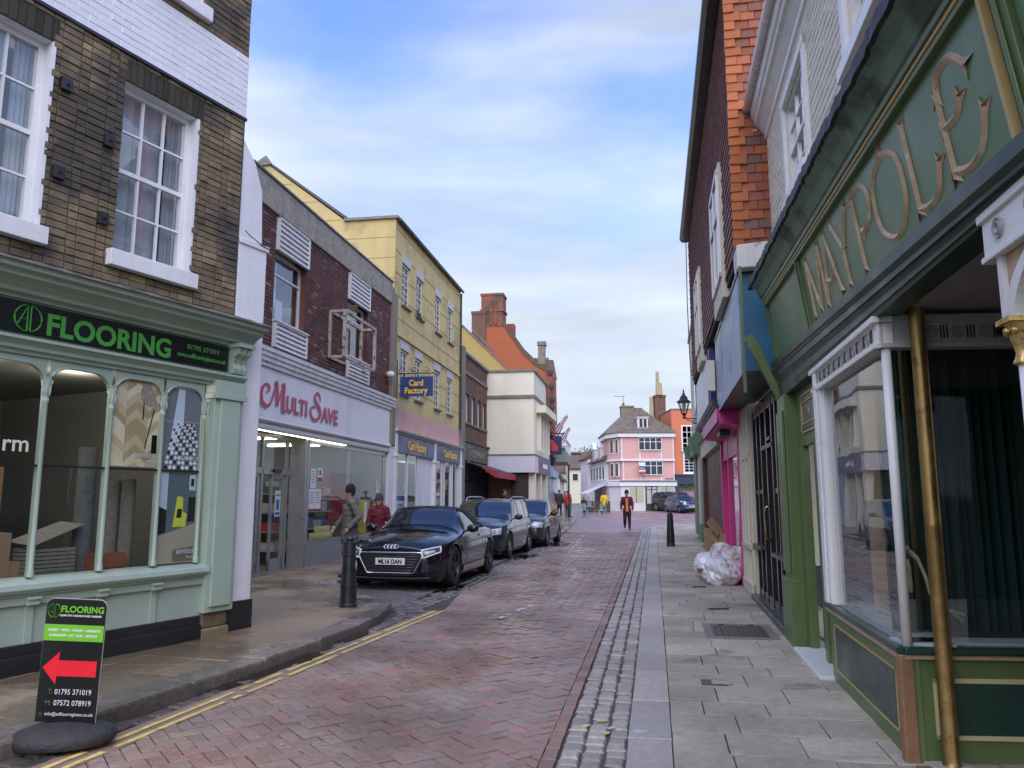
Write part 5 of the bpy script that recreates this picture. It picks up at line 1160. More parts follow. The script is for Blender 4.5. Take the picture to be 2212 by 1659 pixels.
# carved letters: tapering strokes with forked ends, V section
def vstroke(mb, pts, w, x0, z0, sx, sz, y):
    P2 = [Vector((p[0] * sx, p[1] * sz)) for p in pts]; n = len(P2); sm = []
    for i in range(n - 1):
        p0, p1, p2_, p3 = P2[max(i - 1, 0)], P2[i], P2[i + 1], P2[min(i + 2, n - 1)]
        K = 1 if n == 2 else 6
        for k in range(K):
            t = k / K; sm.append(.5 * ((2 * p1) + (-p0 + p2_) * t + (2 * p0 - 5 * p1 + 4 * p2_ - p3) * t * t + (-p0 + 3 * p1 - 3 * p2_ + p3) * t ** 3))
    sm.append(P2[-1]); R_ = []
    for i, q in enumerate(sm):
        d = (sm[min(i + 1, len(sm) - 1)] - sm[max(i - 1, 0)]).normalized(); nn = Vector((-d.y, d.x)) * w / 2; R_.append((q + nn, q, q - nn))
    def W3(v, h): return (x0 - v.x, y + h, z0 + v.y)
    for (a, b, c), (a2, b2, c2) in zip(R_, R_[1:]):
        mb.add([W3(a, 0), W3(b, .014), W3(b2, .014), W3(a2, 0)], [(0, 1, 2, 3)], 0); mb.add([W3(b, .014), W3(c, 0), W3(c2, 0), W3(b2, .014)], [(0, 1, 2, 3)], 0)
    for q, qp in ((sm[0], sm[1]), (sm[-1], sm[-2])):      # forked ends
        d = (q - qp).normalized(); nn = Vector((-d.y, d.x))
        for sg in (1, -1):
            tip = q + d * w * .9 + nn * sg * w * 1.25
            mb.add([W3(q - nn * sg * w * .45 - d * w * .2, 0), W3(q + d * w * .1, .014), W3(tip, .002), W3(q + nn * sg * w * .55 - d * w * .5, 0)], [(0, 1, 2, 3)], 0)
LT = {'M': [[(.05, 0), (.05, 1)], [(.08, .97), (.45, .05)], [(.48, .05), (.85, .97)], [(.9, 1), (.9, 0)]],
      'A': [[(.0, 0), (.42, 1)], [(.42, 1), (.86, 0)], [(.14, .34), (.42, .26), (.72, .36)]],
      'Y': [[(.0, 1), (.42, .5)], [(.84, 1), (.42, .5)], [(.42, .5), (.42, 0)]],
      'P': [[(.1, 0), (.1, .93)], [(.02, .9), (.2, 1.0), (.55, .97), (.74, .75), (.6, .5), (.3, .42)]],
      'O': [[(.42, 1), (.1, .82), (.02, .5), (.1, .18), (.42, 0), (.74, .18), (.82, .5), (.74, .82), (.42, 1)]],
      'L': [[(.1, .02), (.1, 1)], [(.1, .05), (.35, .0), (.62, .06), (.78, .3)]],
      'E': [[(.12, .02), (.12, .85)], [(.12, .8), (.2, .98), (.5, 1.0), (.75, .78)], [(.12, .5), (.4, .5), (.52, .62)], [(.12, .08), (.4, .0), (.7, .08), (.86, .34)]]}
pos = [('M', -2.60, .56), ('A', -3.13, .5), ('Y', -3.57, .52), ('P', -4.13, .5), ('O', -4.57, .62), ('L', -5.16, .48), ('E', -5.60, .50)]
for c_, x, w in pos:
    mb = MB()
    for s in LT[c_]: vstroke(mb, s, .050, x, 2.815, w, .52, FY - .004)
    mb.build('carved_letter', M_gilt, MP, label='carved gilt letter ' + c_)
# scroll bracket and torn green board at the far end
eb = MB(); eb.prism([(-.42, 0, 2.60), (-.42, .07, 2.66), (-.42, .14, 3.05), (-.42, .17, 3.4), (-.42, .27, 3.68), (-.42, 0, 3.76)], (.05, 0, 0)); eb.build('end_bracket', M_green, MP)
tb = MB(); tb.prism([(-.36, .02, 2.62), (-.36, .07, 2.62), (-.36, .33, 3.16), (-.36, .37, 3.30), (-.36, .32, 3.34), (-.36, .24, 3.22)], (.10, 0, 0))
for i in range(9): tb.prism([(-.30 + i * .008, .30 + i * .006, 3.27), (-.29 + i * .008, .32 + i * .007, 3.27), (-.30 + i * .012, .36 + random.uniform(-.02, .02), 3.34 + random.uniform(-.02, .03)), (-.31, .33, 3.32)], (.006, 0, 0))
tb.build('torn_board', M_green, MP)
# the fascia leans out at its top and sags towards the near end
for o in MP.children:
    if o.name.split('.')[0] in ('sign_board', 'end_board', 'beading', 'gilt_bead', 'stile', 'boss', 'cornice', 'bitumen_flashing', 'bressummer', 'carved_letter', 'end_bracket', 'fascia_backing'):
        for v in o.data.vertices:
            x, y, z = v.co
            if o.name.startswith('bress'): v.co.z = z + .044 * (x + 4.4) * max(0, min(1, (z - 2.62) / .15)); continue
            t = max(0, min(1.1, (3.45 - z) / .73)); v.co = (x, y - (.09 * t if y > .04 else 0), z + .085 * t + .03 + .044 * (x + 4.4) * max(0, min(1, (z - 2.55) / .15)))
# pilaster, street door, white framed bay
pi = MB().box(-.68, -.17, -.1, .06, 0, 2.62).box(-.62, -.46, .06, .085, .78, 2.45).box(-.41, -.22, .06, .085, .78, 2.45).box(-.70, -.15, -.1, .10, 0, .72)
pi.build('pilaster', M_green, MP, bevel=.008)
dsY = -.06
dd = MB(); dd.box(-2.12, -.68, dsY - .06, dsY, 2.05, 2.62).box(-1.62, -1.50, dsY - .06, dsY, 0, 2.05).box(-.92, -.68, dsY - .06, dsY + .02, 0, 2.05) ; dd.build('door_surround', M_green, MP, bevel=.005)
dd2 = MB().box(-2.12, -.92, dsY - .16, dsY - .10, 0.05, .78).box(-1.1, -.92, dsY - .16, dsY - .10, .05, 2.05).box(-2.12, -2.06, dsY - .16, dsY - .10, .05, 2.05).box(-2.12, -.92, dsY - .16, dsY - .1, 1.98, 2.05)
dr_ = dd2.build('door', M_green, MP, bevel=.004)
MB().box(-2.06, -1.1, dsY - .14, dsY - .12, .78, 1.98).build('pane', P('mat_door_blind', (.20, .25, .27), .25), dr_)
def gilt_frame(x0, x1, z0, z1, y, parent, t=.012, m=None):
    f = MB().box(x0, x1, y, y + .01, z0, z0 + t).box(x0, x1, y, y + .01, z1 - t, z1).box(x0, x0 + t, y, y + .01, z0, z1).box(x1 - t, x1, y, y + .01, z0, z1); return f.build('gilt_line', m or M_goldp, parent)
gilt_frame(-2.06, -1.10, .78, 1.98, dsY - .12, dr_)
MB().box(-2.0, -1.22, dsY - .10, dsY - .09, .30, .62).build('door_panel', M_dgreen, dr_); gilt_frame(-2.02, -1.20, .28, .64, dsY - .095, dr_)
MB().box(-1.92, -1.02, dsY, dsY + .012, 2.2, 2.52).build('number_panel', M_dgreen, MP); gilt_frame(-1.95, -.99, 2.17, 2.55, dsY + .005, MP, .02); gilt_frame(-1.86, -1.08, 2.25, 2.47, dsY + .012, MP, .012)
text('15', .11, M_gilt, MP, onwall(-1.38, dsY + .014, 2.32, 1), ext=.002)
MB().box(-2.15, -.85, -.2, .12, .0, KH + .035).build('marble_step', P('mat_marble', (.62, .62, .6), .4), MP, bevel=.01)
# bay base
bx0, bx1 = -4.13, -2.1
bb = MB().box(bx0, bx1, -.08, .0, 0, .66); bb.build('stall_riser', M_green, MP, bevel=.004)
MB().box(bx0 + .2, bx1 - .2, .0, .008, .20, .52).build('riser_panel', M_dgreen, MP); gilt_frame(bx0 + .17, bx1 - .17, .18, .54, .0, MP, .014)
MB().box(bx0 - .02, bx1 + .02, -.12, .045, .655, .70).build('sill', M_dgreen, MP, bevel=.01); MB().box(bx0, bx1, -.28, -.02, .70, .715).build('window_board', P('mat_pale_board', (.42, .48, .46), .4), MP)
MB().box(bx0 + .0, bx1, .0, .03, .625, .652).build('moulding', M_gilt, MP)
wf = MB().box(bx1 - .28, bx1, -.05, .035, .70, 2.6).box(bx1 - .20, bx1 - .08, .035, .05, .70, 2.6).box(bx1 - .31, bx1 - .28, -.05, .01, .7, 2.5); wf.build('window_frame', W_, MP, bevel=.006)
fz = MB().box(bx0 - .03, bx1, -.06, .03, 2.44, 2.62).box(bx0 - .05, bx1 + .02, -.06, .06, 2.585, 2.625).box(bx0 - .03, bx1, -.05, .05, 2.43, 2.46); fz.build('frieze', W_, MP, bevel=.004)
M_frz = P('mat_frieze_grey', (.35, .35, .34), .6)
def frieze_orn(parent, x0, x1, z, y, n, out=1):
    for i in range(n):
        x = x0 + (x1 - x0) * (i + .5) / n
        MB().lathe([(.012, 0), (.012, .008), (.02, .008), (.024, .002), (.032, .002), (.034, .008), (.042, .008), (.042, 0)], 14, (x, y, z), 0, 'y').build('rosette', M_frz, parent)
        w = (x1 - x0) / n
        for k in (-.5, -.38, -.62): MB().box(x + w * k - .004, x + w * k + .004, y, y + .004, z - .04, z + .04).build('flute', M_blackp, parent)
frieze_orn(MP, bx0 + .1, bx1 - .15, 2.525, .031, 10)
G_shop = glass('mat_bay_glass', 3.0)
MB().quad((bx0, -.02, .71), (bx1 - .28, -.02, .71), (bx1 - .28, -.02, 2.45), (bx0, -.02, 2.45)).build('shop_pane', G_shop, MP)
MB().lathe([(.028, .70), (.028, 2.46)], 14, (bx0 + .0, -.02, 0)).build('corner_mullion', W_, MP, smooth=True)
# return side of the bay into the lobby: local frame turned towards the street corner
RT = empty('lobby_return', (bx0, 0, 0), R(180 + 86), parent=MP)      # x runs into the lobby (away from the street), +y faces the lobby
RT.rotation_euler = (0, 0, R(-83 - 0)); 
M180 = None
# local x of RT -> pointing into the building; its facing side is -y
rb = MB().box(0.0, 2.6, .0, .08, 0, .66).build('stall_riser', M_green, RT, bevel=.004)
MB().box(.17, 1.3, -.008, .0, .22, .50).build('riser_panel', M_dgreen, RT)
f = MB().box(.145, 1.32, -.012, -.001, .50, .525).box(.145, 1.32, -.012, -.001, .195, .22).box(.145, .17, -.012, -.001, .195, .525); f.build('gilt_line', P('mat_pale_gold', (.55, .48, .26), .5), RT)
MB().box(-.01, 2.6, -.045, .1, .655, .70).build('sill', M_dgreen, RT, bevel=.01); MB().box(0, 2.6, .03, .2, .70, .715).build('window_board', P('mat_pale_board', (0, 0, 0)), RT)
MB().box(0, 2.6, -.025, .0, .63, .652).build('moulding', M_gilt, RT)
MB().box(-.035, .045, -.02, .05, 0, .64).build('corner_post', M('mat_bare_wood', (.25, .14, .07), rough=.6, var=.3, scale=12), MP if False else RT, bevel=.01)
MB().box(-.02, 2.6, -.03, .06, 2.44, 2.62).box(-.03, 2.6, -.05, .06, 2.585, 2.63).box(-.02, 2.6, -.045, .06, 2.43, 2.46).build('frieze', P('mat_frieze_paint', (.5, .5, .48), .5), RT, bevel=.004)
for i in range(5):
    x = .22 + i * .155
    MB().lathe([(.012, -.008), (.02, -.008), (.024, -.002), (.032, -.002), (.034, -.009), (.04, -.009), (.04, 0)], 16, (x + .06, -.03, 2.525), 0, 'y').build('rosette', M_frz, RT)
    for k in (-.032, -.013, .006): MB().box(x + k - .012, x + k - .004, -.034, -.03, 2.485, 2.565).build('flute', M_blackp, RT)
MB().quad((.03, .02, .71), (2.6, .02, .71), (2.6, .02, 2.45), (.03, .02, 2.45)).build('shop_pane', G_shop, RT)
# curtain and floor behind the glass
M_curt = M('mat_green_velvet', (.008, .035, .028), rough=.95, var=.3, scale=3, bump=.2)
cu = MB(); n = 200
pts = [(.10 + 1.5 * i / n, .38 + .035 * math.sin(i * .75) + .02 * math.sin(i * .31)) for i in range(n + 1)]
for (xa, ya), (xb, yb) in zip(pts, pts[1:]): cu.quad((xa, ya, .72), (xb, yb, .72), (xb, yb, 2.5), (xa, ya, 2.5))
cu.build('velvet_curtain', M_curt, RT, smooth=True)
cu = MB(); pts = [(bx1 - 1.55 * i / 120, -.55 - .03 * math.sin(i * .8) - .02 * math.sin(i * .37)) for i in range(121)]
for (xa, ya), (xb, yb) in zip(pts, pts[1:]):
    if not (.0 < 1): continue
    cu.quad((xa, ya, .72), (xb, yb, .72), (xb, yb, 2.5), (xa, ya, 2.5))
cu.build('velvet_curtain', M_curt, MP, smooth=True)
MB().box(bx1 - .55, bx1 - .44, -.32, -.24, .7, 2.45).build('inner_post', P('mat_inner_wood', (.5, .36, .2), .5), MP)
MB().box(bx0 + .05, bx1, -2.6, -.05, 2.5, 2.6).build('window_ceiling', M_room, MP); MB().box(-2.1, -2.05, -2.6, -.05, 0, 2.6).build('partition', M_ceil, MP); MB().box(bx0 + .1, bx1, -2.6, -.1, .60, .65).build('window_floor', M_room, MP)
MB().box(bx0 - 3.9, bx0 + .2, -3.0, -.09, 2.66, 2.72).build('lobby_ceiling', M('mat_lobby_ceiling', (.27, .26, .25), rough=.8, var=.15), MP)
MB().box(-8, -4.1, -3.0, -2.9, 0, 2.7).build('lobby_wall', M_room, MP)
tl = MB()
for i in range(9):
    for j in range(9): tl.box(-4.2 - .28 * (i + 1) + .006, -4.2 - .28 * i, -.28 * (j + 1) + .006, -.28 * j, .0, KH + .008)
tl.build('quarry_tiles', ground_mat('mat_quarry_tile', (.30, .19, .12), col2=(.22, .10, .08), island=.2, rough=.5), MP, kind='stuff')
# console and column of the far bay
KB = -5.80
cs = MB().box(-7.6, KB + .02, -.05, .04, 2.47, 2.64).box(-7.6, KB + .035, -.05, .055, 2.62, 2.655).box(-7.6, KB + .03, -.05, .05, 2.455, 2.48); cs.build('frieze', W_, MP, bevel=.004)
for x in (-5.93, -6.2): MB().lathe([(.012, 0), (.02, .01), (.03, .004), (.04, .01), (.042, 0)], 14, (x, .041, 2.555), 0, 'y').build('rosette', M_frz, MP)
ac = MB(); n = 12
ac.box(-5.90, -5.86, -.03, .03, 2.2, 2.46)
for i in range(n):
    a0, a1 = R(180 - 90 * i / n) , R(180 - 90 * (i + 1) / n)
    def pt(a, r): return (-6.36 + -r * math.cos(a) * 1.0, 2.18 + r * math.sin(a) * .62)
    for r0, r1 in ((.40, .47),):
        q = [pt(a0, r0), pt(a1, r0), pt(a1, r1), pt(a0, r1)]
        ac.prism([(x, .03, z) for x, z in q], (0, -.06, 0))
ac.build('arch_frame', W_, MP); sp = MB(); 
sp.prism([(-5.90, .0, 2.25), (-5.90, .0, 2.45), (-6.1, .0, 2.45), (-6.0, .0, 2.38)], (0, .012, 0)); sp.build('spandrel', M_gilt, MP)
cap = MB().lathe([(.022, 2.02), (.035, 2.03), (.026, 2.05), (.022, 2.07), (.03, 2.10), (.045, 2.16), (.05, 2.18)], 12, (-5.93, .0, 0)).box(-5.99, -5.87, -.06, .06, 2.18, 2.20)
for a in range(8): cap.sphere((-5.93 + .045 * math.cos(a * .785), .045 * math.sin(a * .785), 2.15), .016, 8, 6)
cap.build('gilt_capital', M('mat_gilt', (.55, .38, .14), rough=.3, var=.4, scale=30, metal=.6), MP, smooth=40)
MB().lathe([(.018, .70), (.018, 2.02)], 12, (-5.93, 0, 0)).build('slender_column', W_, MP, smooth=True)
MB().box(-7.6, -5.8, -.08, 0, 0, .66).box(-7.6, -5.78, -.1, .04, .655, .70).build('stall_riser', M_green, MP)
MB().quad((-5.9, -.03, .7), (-5.9, -2.2, .7), (-5.9, -2.2, 2.45), (-5.9, -.03, 2.45)).build('shop_pane', G_shop, MP)
cu = MB()
for i in range(60): cu.quad((-6.1 + .02 * (i % 2), -.1 - i * .035, .7), (-6.1 + .02 * ((i + 1) % 2), -.135 - i * .035, .7), (-6.1 + .02 * ((i + 1) % 2), -.135 - i * .035, 2.5), (-6.1 + .02 * (i % 2), -.1 - i * .035, 2.5))
cu.build('velvet_curtain', M_curt, MP)
# brass pole, tie-back
bp_ = empty('brass_pole', (2.42, 4.49, gz(4.49) + KH), 0, 'worn brass pole on a pale base plate in front of the green bay window', 'pole')
MB().lathe([(.060, .0), (.050, .012), (.045, .03), (.0445, 1.3), (.046, 1.31), (.0445, 1.32), (.0435, 2.57), (.047, 2.6)], 28).build('shaft', M_brass, bp_, smooth=50)
MB().box(-.12, .10, -.08, .07, -.01, .012).build('base_plate', P('mat_pale_plate', (.4, .39, .36), .6), bp_, bevel=.004)
mpm = fmat(MP)
tb_ = empty('rope_tieback'); tb_.matrix_world = mpm @ Matrix.Translation((bx0, 0, 0)) @ Matrix.Rotation(R(-83), 4, 'Z'); tag(tb_, 'cream rope curtain tieback with tassel hanging behind the bay glass', 'tieback')
M_rope = M('mat_cream_rope', (.55, .47, .30), rough=.9, var=.25, scale=60, bump=.6, bscale=160)
rp = MB(); rp.tube([(.05, .07, 1.98 - .86 * 0 - .0), (.05, .07, 1.7), (.055, .07, 1.45), (.07, .08, 1.25), (.10, .09, 1.22)], .010, 8)
rp.tube([(.08, .08, 1.25), (.15, .09, 1.19), (.19, .09, 1.08), (.21, .09, .98), (.26, .09, .90), (.4, .10, .86)], .010, 8); rp.tube([(.08, .10, 1.25), (.165, .11, 1.17), (.21, .11, 1.05), (.235, .11, .95), (.4, .12, .82)], .010, 8)
rp.build('rope', M_rope, tb_, smooth=True); MB().sphere((.075, .07, 1.24), (.028, .028, .022), 12, 8).build('knot', M_rope, tb_, smooth=True)
MB().lathe([(.022, .99), (.020, 1.05), (.017, 1.12), (.020, 1.125), (.014, 1.15), (.006, 1.18)], 14, (.085, .07, 0)).build('tassel', M_rope, tb_, smooth=True)
# ---------------------------------------------------------------- black panelled shop with its blue fascia, tile hung building above
BK = frame('black_panelled_front', RO, RA, 'black panelled shopfront with tall narrow panels and a brass door pull', 'shopfront')
M_bk = P('mat_gloss_black', (.022, .022, .024), .22, var=.15, spots=((.12, .12, .11), .70, 6)); M_bk2 = P('mat_satin_black', (.045, .045, .047), .35, var=.2)
b0, b1 = -.14, 3.0
MB().box(b0, b1, -.2, -.10, 0, 2.95).build('backing', M_bk, BK)
st_ = MB()
for x in (b0, .62, .98, 1.5, 2.05, 2.5, b1 - .08): st_.box(x, x + .08, -.12, -.02, .12, 2.8)
st_.box(b0, b1, -.12, -.03, .12, .26).box(b0, b1, -.12, -.03, 2.7, 2.82).box(b0, 1.0, -.12, -.03, 1.6, 1.66).box(2.05, b1, -.12, -.03, 1.6, 1.66); st_.build('stiles', M_bk, BK, bevel=.006)
MB().box(1.0, 2.1, -.12, -.01, 2.18, 2.24).box(1.06, 1.5, -.12, -.01, 2.28, 2.32).build('rail', M_bk2, BK, bevel=.005)
for a, b in ((b0 + .1, .6), (.72, .96), (1.6, 2.03), (2.15, 2.48), (2.6, b1 - .1)):
    MB().box(a, b, -.10, -.085, .32, .72).build('panel', M_bk2, BK, bevel=.006)
for a, b, z in ((b0 - .02, 1.0, .84), (2.05, b1, .84)): MB().box(a, b, -.12, .05, z, z + .045).build('shelf_rail', M_bk2, BK, bevel=.005)
MB().box(b0, b1 + .1, -.2, .09, KH - .02, .155).build('step', M_bk2, BK, bevel=.012)
hd = MB().tube([(1.42, -.02, 1.0), (1.42, .04, 1.03), (1.42, .05, 1.15), (1.42, .05, 1.32), (1.42, .04, 1.42), (1.42, -.02, 1.45)], [.016, .012, .01, .01, .012, .016], 8); hd.build('door_pull', P('mat_brass', (0, 0, 0)), BK, smooth=True)
for x, z, l in ((.9, 0, 0),): pass
MB().box(b0 - .01, b0 + .03, -.03, .0, .3, 2.9).build('white_edge', W_, BK)
BF = frame('blue_fascia_box', RO, RA, 'projecting blue and silver fascia box over the black shopfront', 'sign')
fx0, fx1 = .08, 4.2
M_blue = P('mat_box_blue', (.03, .14, .27), .45, var=.1); M_silv = M('mat_smeared_silver_blue', (.20, .30, .42), rough=.4, var=.3, scale=1.5, bump=.05, streak=((.5, .5, .52), .7, 5), spots=((.09, .15, .24), .55, 2))
MB().box(fx0, fx1, -.1, .38, 2.99, 4.15).build('box', M_blue, BF, bevel=.004)
for a, b in ((fx0 + .06, 1.3), (1.31, 2.6), (2.61, fx1)): MB().box(a, b, .38, .388, 2.96, 4.17).build('face_panel', M_silv, BF)
MB().box(fx0, fx1, -.1, .37, 2.975, 2.989).build('soffit', M_blackp, BF); MB().box(fx0, fx1, -.1, .40, 4.15, 4.20).build('cap', M_blackp, BF)
for i in range(7): MB().lathe([(.008, -.004), (.008, .0)], 6, (fx0 - .001, .05 + i * .05, 3.05), 0, 'x').build('rivet', M_blue, BF)
TH = frame('tile_hung_building', RO, RA, 'tile hung building with orange clay tiles on its end and dark gutter', 'building')
TH.rotation_euler = (0, 0, R(90 - 10.4)); TH.location = (3.0, 8.60, 0)
M_tile = M('mat_clay_tile', (.36, .105, .045), rough=.8, var=.2, scale=9, bump=.5, bscale=60, island=.25, col2=(.25, .095, .065), alt=((.20, .11, .10), .12))
M_tiled = M('mat_plum_tile', (.27, .13, .115), rough=.75, var=.2, scale=9, bump=.4, island=.25, col2=(.21, .115, .115), alt=((.28, .1, .05), .06))
M_tend = M('mat_clay_tile_corner', (.42, .13, .045), rough=.8, var=.2, scale=9, bump=.5, bscale=60, island=.16)
TE = 10.3; TZ0, TZ1, TD = 4.42, 8.0, .40
MB().box(0.02, TE, -4, TD - .03, TZ0 - .1, TZ1).build('wall', P('mat_dark_batten', (.03, .025, .02), .9), TH)
gauge = .115; ncz = int((TZ1 - TZ0) / gauge)
unit = MB().add([(0, 0, 0), (1, 0, 0), (1, 0, 1), (0, 0, 1), (0, -.6, 0), (1, -.6, 0), (1, -1, 1), (0, -1, 1)], [(0, 1, 2, 3), (0, 4, 5, 1), (0, 3, 7, 4), (1, 5, 6, 2), (4, 7, 6, 5)])
side = []; corner = []
random.seed(21)
for r in range(ncz + 1):
    z = TZ0 + r * gauge; x = 0; offs = (0.0 if r % 2 else .08)
    # end wall (facing -x): tiles run along y from TD back
    y = TD + .015; k = 0
    while y > -.16:
        w = (.165 if k else (.20 if r % 2 else .13)); w2 = w - .004
        tw = random.uniform(-.004, .004)
        t = Matrix.Translation((-.035 + tw - (.012 if k == 0 else 0), y, z + random.uniform(-.003, .003))) @ Matrix.Rotation(random.uniform(-1, 1) * R(1.6 if k else 2.5), 4, 'X') @ Matrix(((0, 1, 0, 0), (-1, 0, 0, 0), (0, 0, 1, 0), (0, 0, 0, 1))) @ Matrix.Rotation(R(-7), 4, 'X') @ Matrix.Diagonal((w2, .02, .17, 1))
        # local: x along -y, front (unit y=0) faces -x
        (corner if k == 0 else side).append(t); y -= w; k += 1
def tmat(t): return t
pieces('tile', [t @ Matrix.Diagonal((1, -1, 1, 1)) if False else t for t in corner], unit_brick(.02, .03), M_tend, TH)
pieces('tile', side, unit_brick(.02, .03), M_tile, TH)
front = []
twin = [(1.35, 2.75, TZ0, 6.1), (6.2, 7.6, TZ0, 6.1)]
for r in range(ncz):
    z = TZ0 + r * gauge; x = .0 - (.08 if r % 2 else 0)
    while x < TE:
        if x > -.01 and not any(a - .05 < x + .08 < b + .05 and z < d + .0 for a, b, c, d in twin):
            front.append(Matrix.Translation((x + .163, TD, z)) @ Matrix.Rotation(R(180), 4, 'Z') @ Matrix.Rotation(R(-9), 4, 'X') @ Matrix.Diagonal((.161, .02, .16, 1)))
        x += .165
pieces('tile', front, unit_brick(.02, .04), M_tiled, TH)
for a, b, c, d in twin:
    MB().box(a - .02, b + .02, -.1, TD + .03, 2.9 if False else 4.2, d - .0).build('window_bay', P('mat_cream_frame', (.56, .53, .42), .5), TH, bevel=.005)
    w = MB().box(a + .04, b - .04, TD + .03, TD + .06, 4.5, 4.56).box(a + .04, b - .04, TD + .03, TD + .06, 5.95, 6.02).box(a + .04, a + .1, TD + .03, TD + .06, 4.5, 6.0).box(b - .1, b - .04, TD + .03, TD + .06, 4.5, 6.0).box((a + b) / 2 - .03, (a + b) / 2 + .03, TD + .03, TD + .06, 4.5, 6.0).box(a + .1, b - .1, TD + .03, TD + .06, 5.4, 5.45).build('window', P('mat_white_window', (0, 0, 0)), TH)
    MB().box(a + .05, b - .05, TD + .031, TD + .04, 4.52, 5.98).build('pane', M_dkglass, w)
MB().sweep([(TD - .1, TZ1 - .02), (TD + .14, TZ1 - .02), (TD + .20, TZ1 + .05), (TD + .20, TZ1 + .14), (TD - .1, TZ1 + .3)], -.03, TE).build('gutter', M_blackp, TH)
MB().prism([(-.02, TD + .12, TZ1 + .1), (-.02, -4, TZ1 + 3.2), (-.02, -4, TZ1 + 3.0), (-.02, TD + .12, TZ1)], (TE, 0, 0)).build('roof', M_tiled, TH)
MB().box(-.03, .35, -.2, TD - .02, TZ1 - .15, TZ1 + .05).build('lead_saddle', M_concp, TH)
fs = MB(); fs.sweep([(-.1, 4.2), (TD - .02, 4.18), (TD - .01, 4.42), (TD - .02, 4.46), (-.1, 4.5)], -.05, .30); fs.build('white_flashing', M_weath, TH, bevel=.01)
MB().box(-.06, -.03, TD - .06, TD - .03, 2.72, 4.2).build('green_upright', M_green, TH)
# ---------------------------------------------------------------- cream pilaster front, pink shop, brown recess, green front, further cream building
CP = frame('cream_panelled_pilasters', RO, 10.6, 'cream painted panelled pilasters between the black and the pink shops', 'shopfront')
M_crp = P('mat_cream_paint', (.56, .53, .42), .45, streak=((.4, .38, .3), .3, 5))
MB().box(3.02, 4.36, -.3, .0, 0, 3.0).build('backing', M_crp, CP)
c = MB()
for x in (3.05, 3.5, 3.9, 4.22): c.box(x, x + .10, -.02, .035, .15, 2.95)
c.box(3.05, 4.32, 0, .03, 2.15, 2.24).box(3.05, 4.32, -.02, .05, .78, .85).box(3.05, 4.32, -.02, .05, .1, .28); c.build('panel_moulding', M_crp, CP, bevel=.006)
MB().box(3.02, 4.36, -.02, .02, .0, .12).build('base', M_blackp, CP)
PK = frame('pink_shop', RO, 10.6, 'bright pink shopfront with a shallow pink canopy fascia', 'shopfront')
M_pk = P('mat_magenta_paint', (.58, .045, .22), .35, var=.08); M_lpk = P('mat_lilac_pink', (.56, .22, .40), .4, var=.06)
MB().box(4.38, 4.5, -.2, .05, 0, 2.75).box(6.45, 6.6, -.2, .03, 0, 2.75).box(6.6, 7.75, -.25, -.12, 0, 2.75).box(7.65, 7.82, -.2, .06, 0, 2.75).box(4.5, 6.45, -.2, .0, 0, .6).box(4.5, 7.7, -.2, .02, 2.3, 2.8).build('shopfront_frame', M_pk, PK, bevel=.005)
for x in (6.75, 7.25): MB().box(x, x + .38, -.12, -.10, .7, 2.2).build('panel', M_pk, PK, bevel=.004)
MB().quad((4.5, -.02, .6), (6.45, -.02, .6), (6.45, -.02, 2.3), (4.5, -.02, 2.3)).build('shop_pane', glass('mat_mirror_glass', 3.5), PK); MB().box(4.5, 6.45, -.5, -.45, .3, 2.4).build('window_backing', M_room, PK)
MB().tube([(6.68, -.06, .85), (6.68, -.03, .88), (6.68, -.03, 1.35), (6.68, -.06, 1.38)], .016, 8).build('door_handle', P('mat_orange_handle', (.6, .25, .05), .4), PK)
MB().prism([(3.95, -.05, 2.72), (3.95, .36, 2.76), (3.95, .40, 3.02), (3.95, -.05, 3.1)], (3.85, 0, 0)).build('canopy', M_pk, PK); 
for i in range(9): MB().box(4.0 + i * .42, 4.0 + i * .42 + .405, .385, .402, 2.78, 3.0).build('fascia_panel', M_lpk, PK)
MB().sweep([(-.05, 3.02), (.42, 3.03), (.44, 3.06), (-.05, 3.12)], 3.9, 7.85).build('canopy_cap', M_blackp, PK)
MB().box(4.9, 5.6, .1, .28, 2.64, 2.72).build('speaker', M_blackp, PK)
WP = frame('white_sign_panel', RO, 10.6, 'white blank sign board with a navy edge above the pink shop', 'sign')
MB().box(5.3, 9.9, .0, .40, 3.2, 4.22).build('board', P('mat_pale_sign', (.62, .63, .68), .35), WP); MB().box(5.0, 5.3, .28, .41, 3.2, 4.22).box(5.27, 5.32, .39, .425, 3.18, 4.25).build('navy_edge', P('mat_navy_edge', (.02, .025, .12), .4), WP)
MB().sweep([(-.05, 3.12), (.42, 3.12), (.46, 3.19), (-.05, 3.22)], 4.3, 10).build('moulding', M_blackp, WP); MB().box(4.2, 5.0, -.1, .30, 3.1, 4.2).build('cream_return', M_crp, WP)
al = frame('white_alarm_unit', RO, 10.6, 'two slim white alarm boxes fixed beside the blue fascia', 'alarm box')
MB().box(4.15, 4.35, .38, .50, 3.33, 3.85).build('box', P('mat_alarm', (0, 0, 0)), al, bevel=.01); MB().box(4.62, 4.78, .38, .46, 3.5, 3.9).build('box', W_, al, bevel=.01)
BR = frame('brown_shuttered_shop', RO, 10.6, 'dark brown panelled doorway under a narrow cream fascia', 'shopfront')
MB().box(7.9, 13.7, -1.2, -1.0, 0, 3.1).box(13.6, 13.75, -1.2, .1, 0, 2.8).box(7.85, 7.95, -1., -.02, 0, 2.9).build('recess', P('mat_brown_board', (.075, .022, .014), .5), BR)
MB().box(8.1, 13.6, -.04, .0, .1, 2.65).build('shutter', P('mat_brown_shutter', (.07, .022, .015), .45), BR)
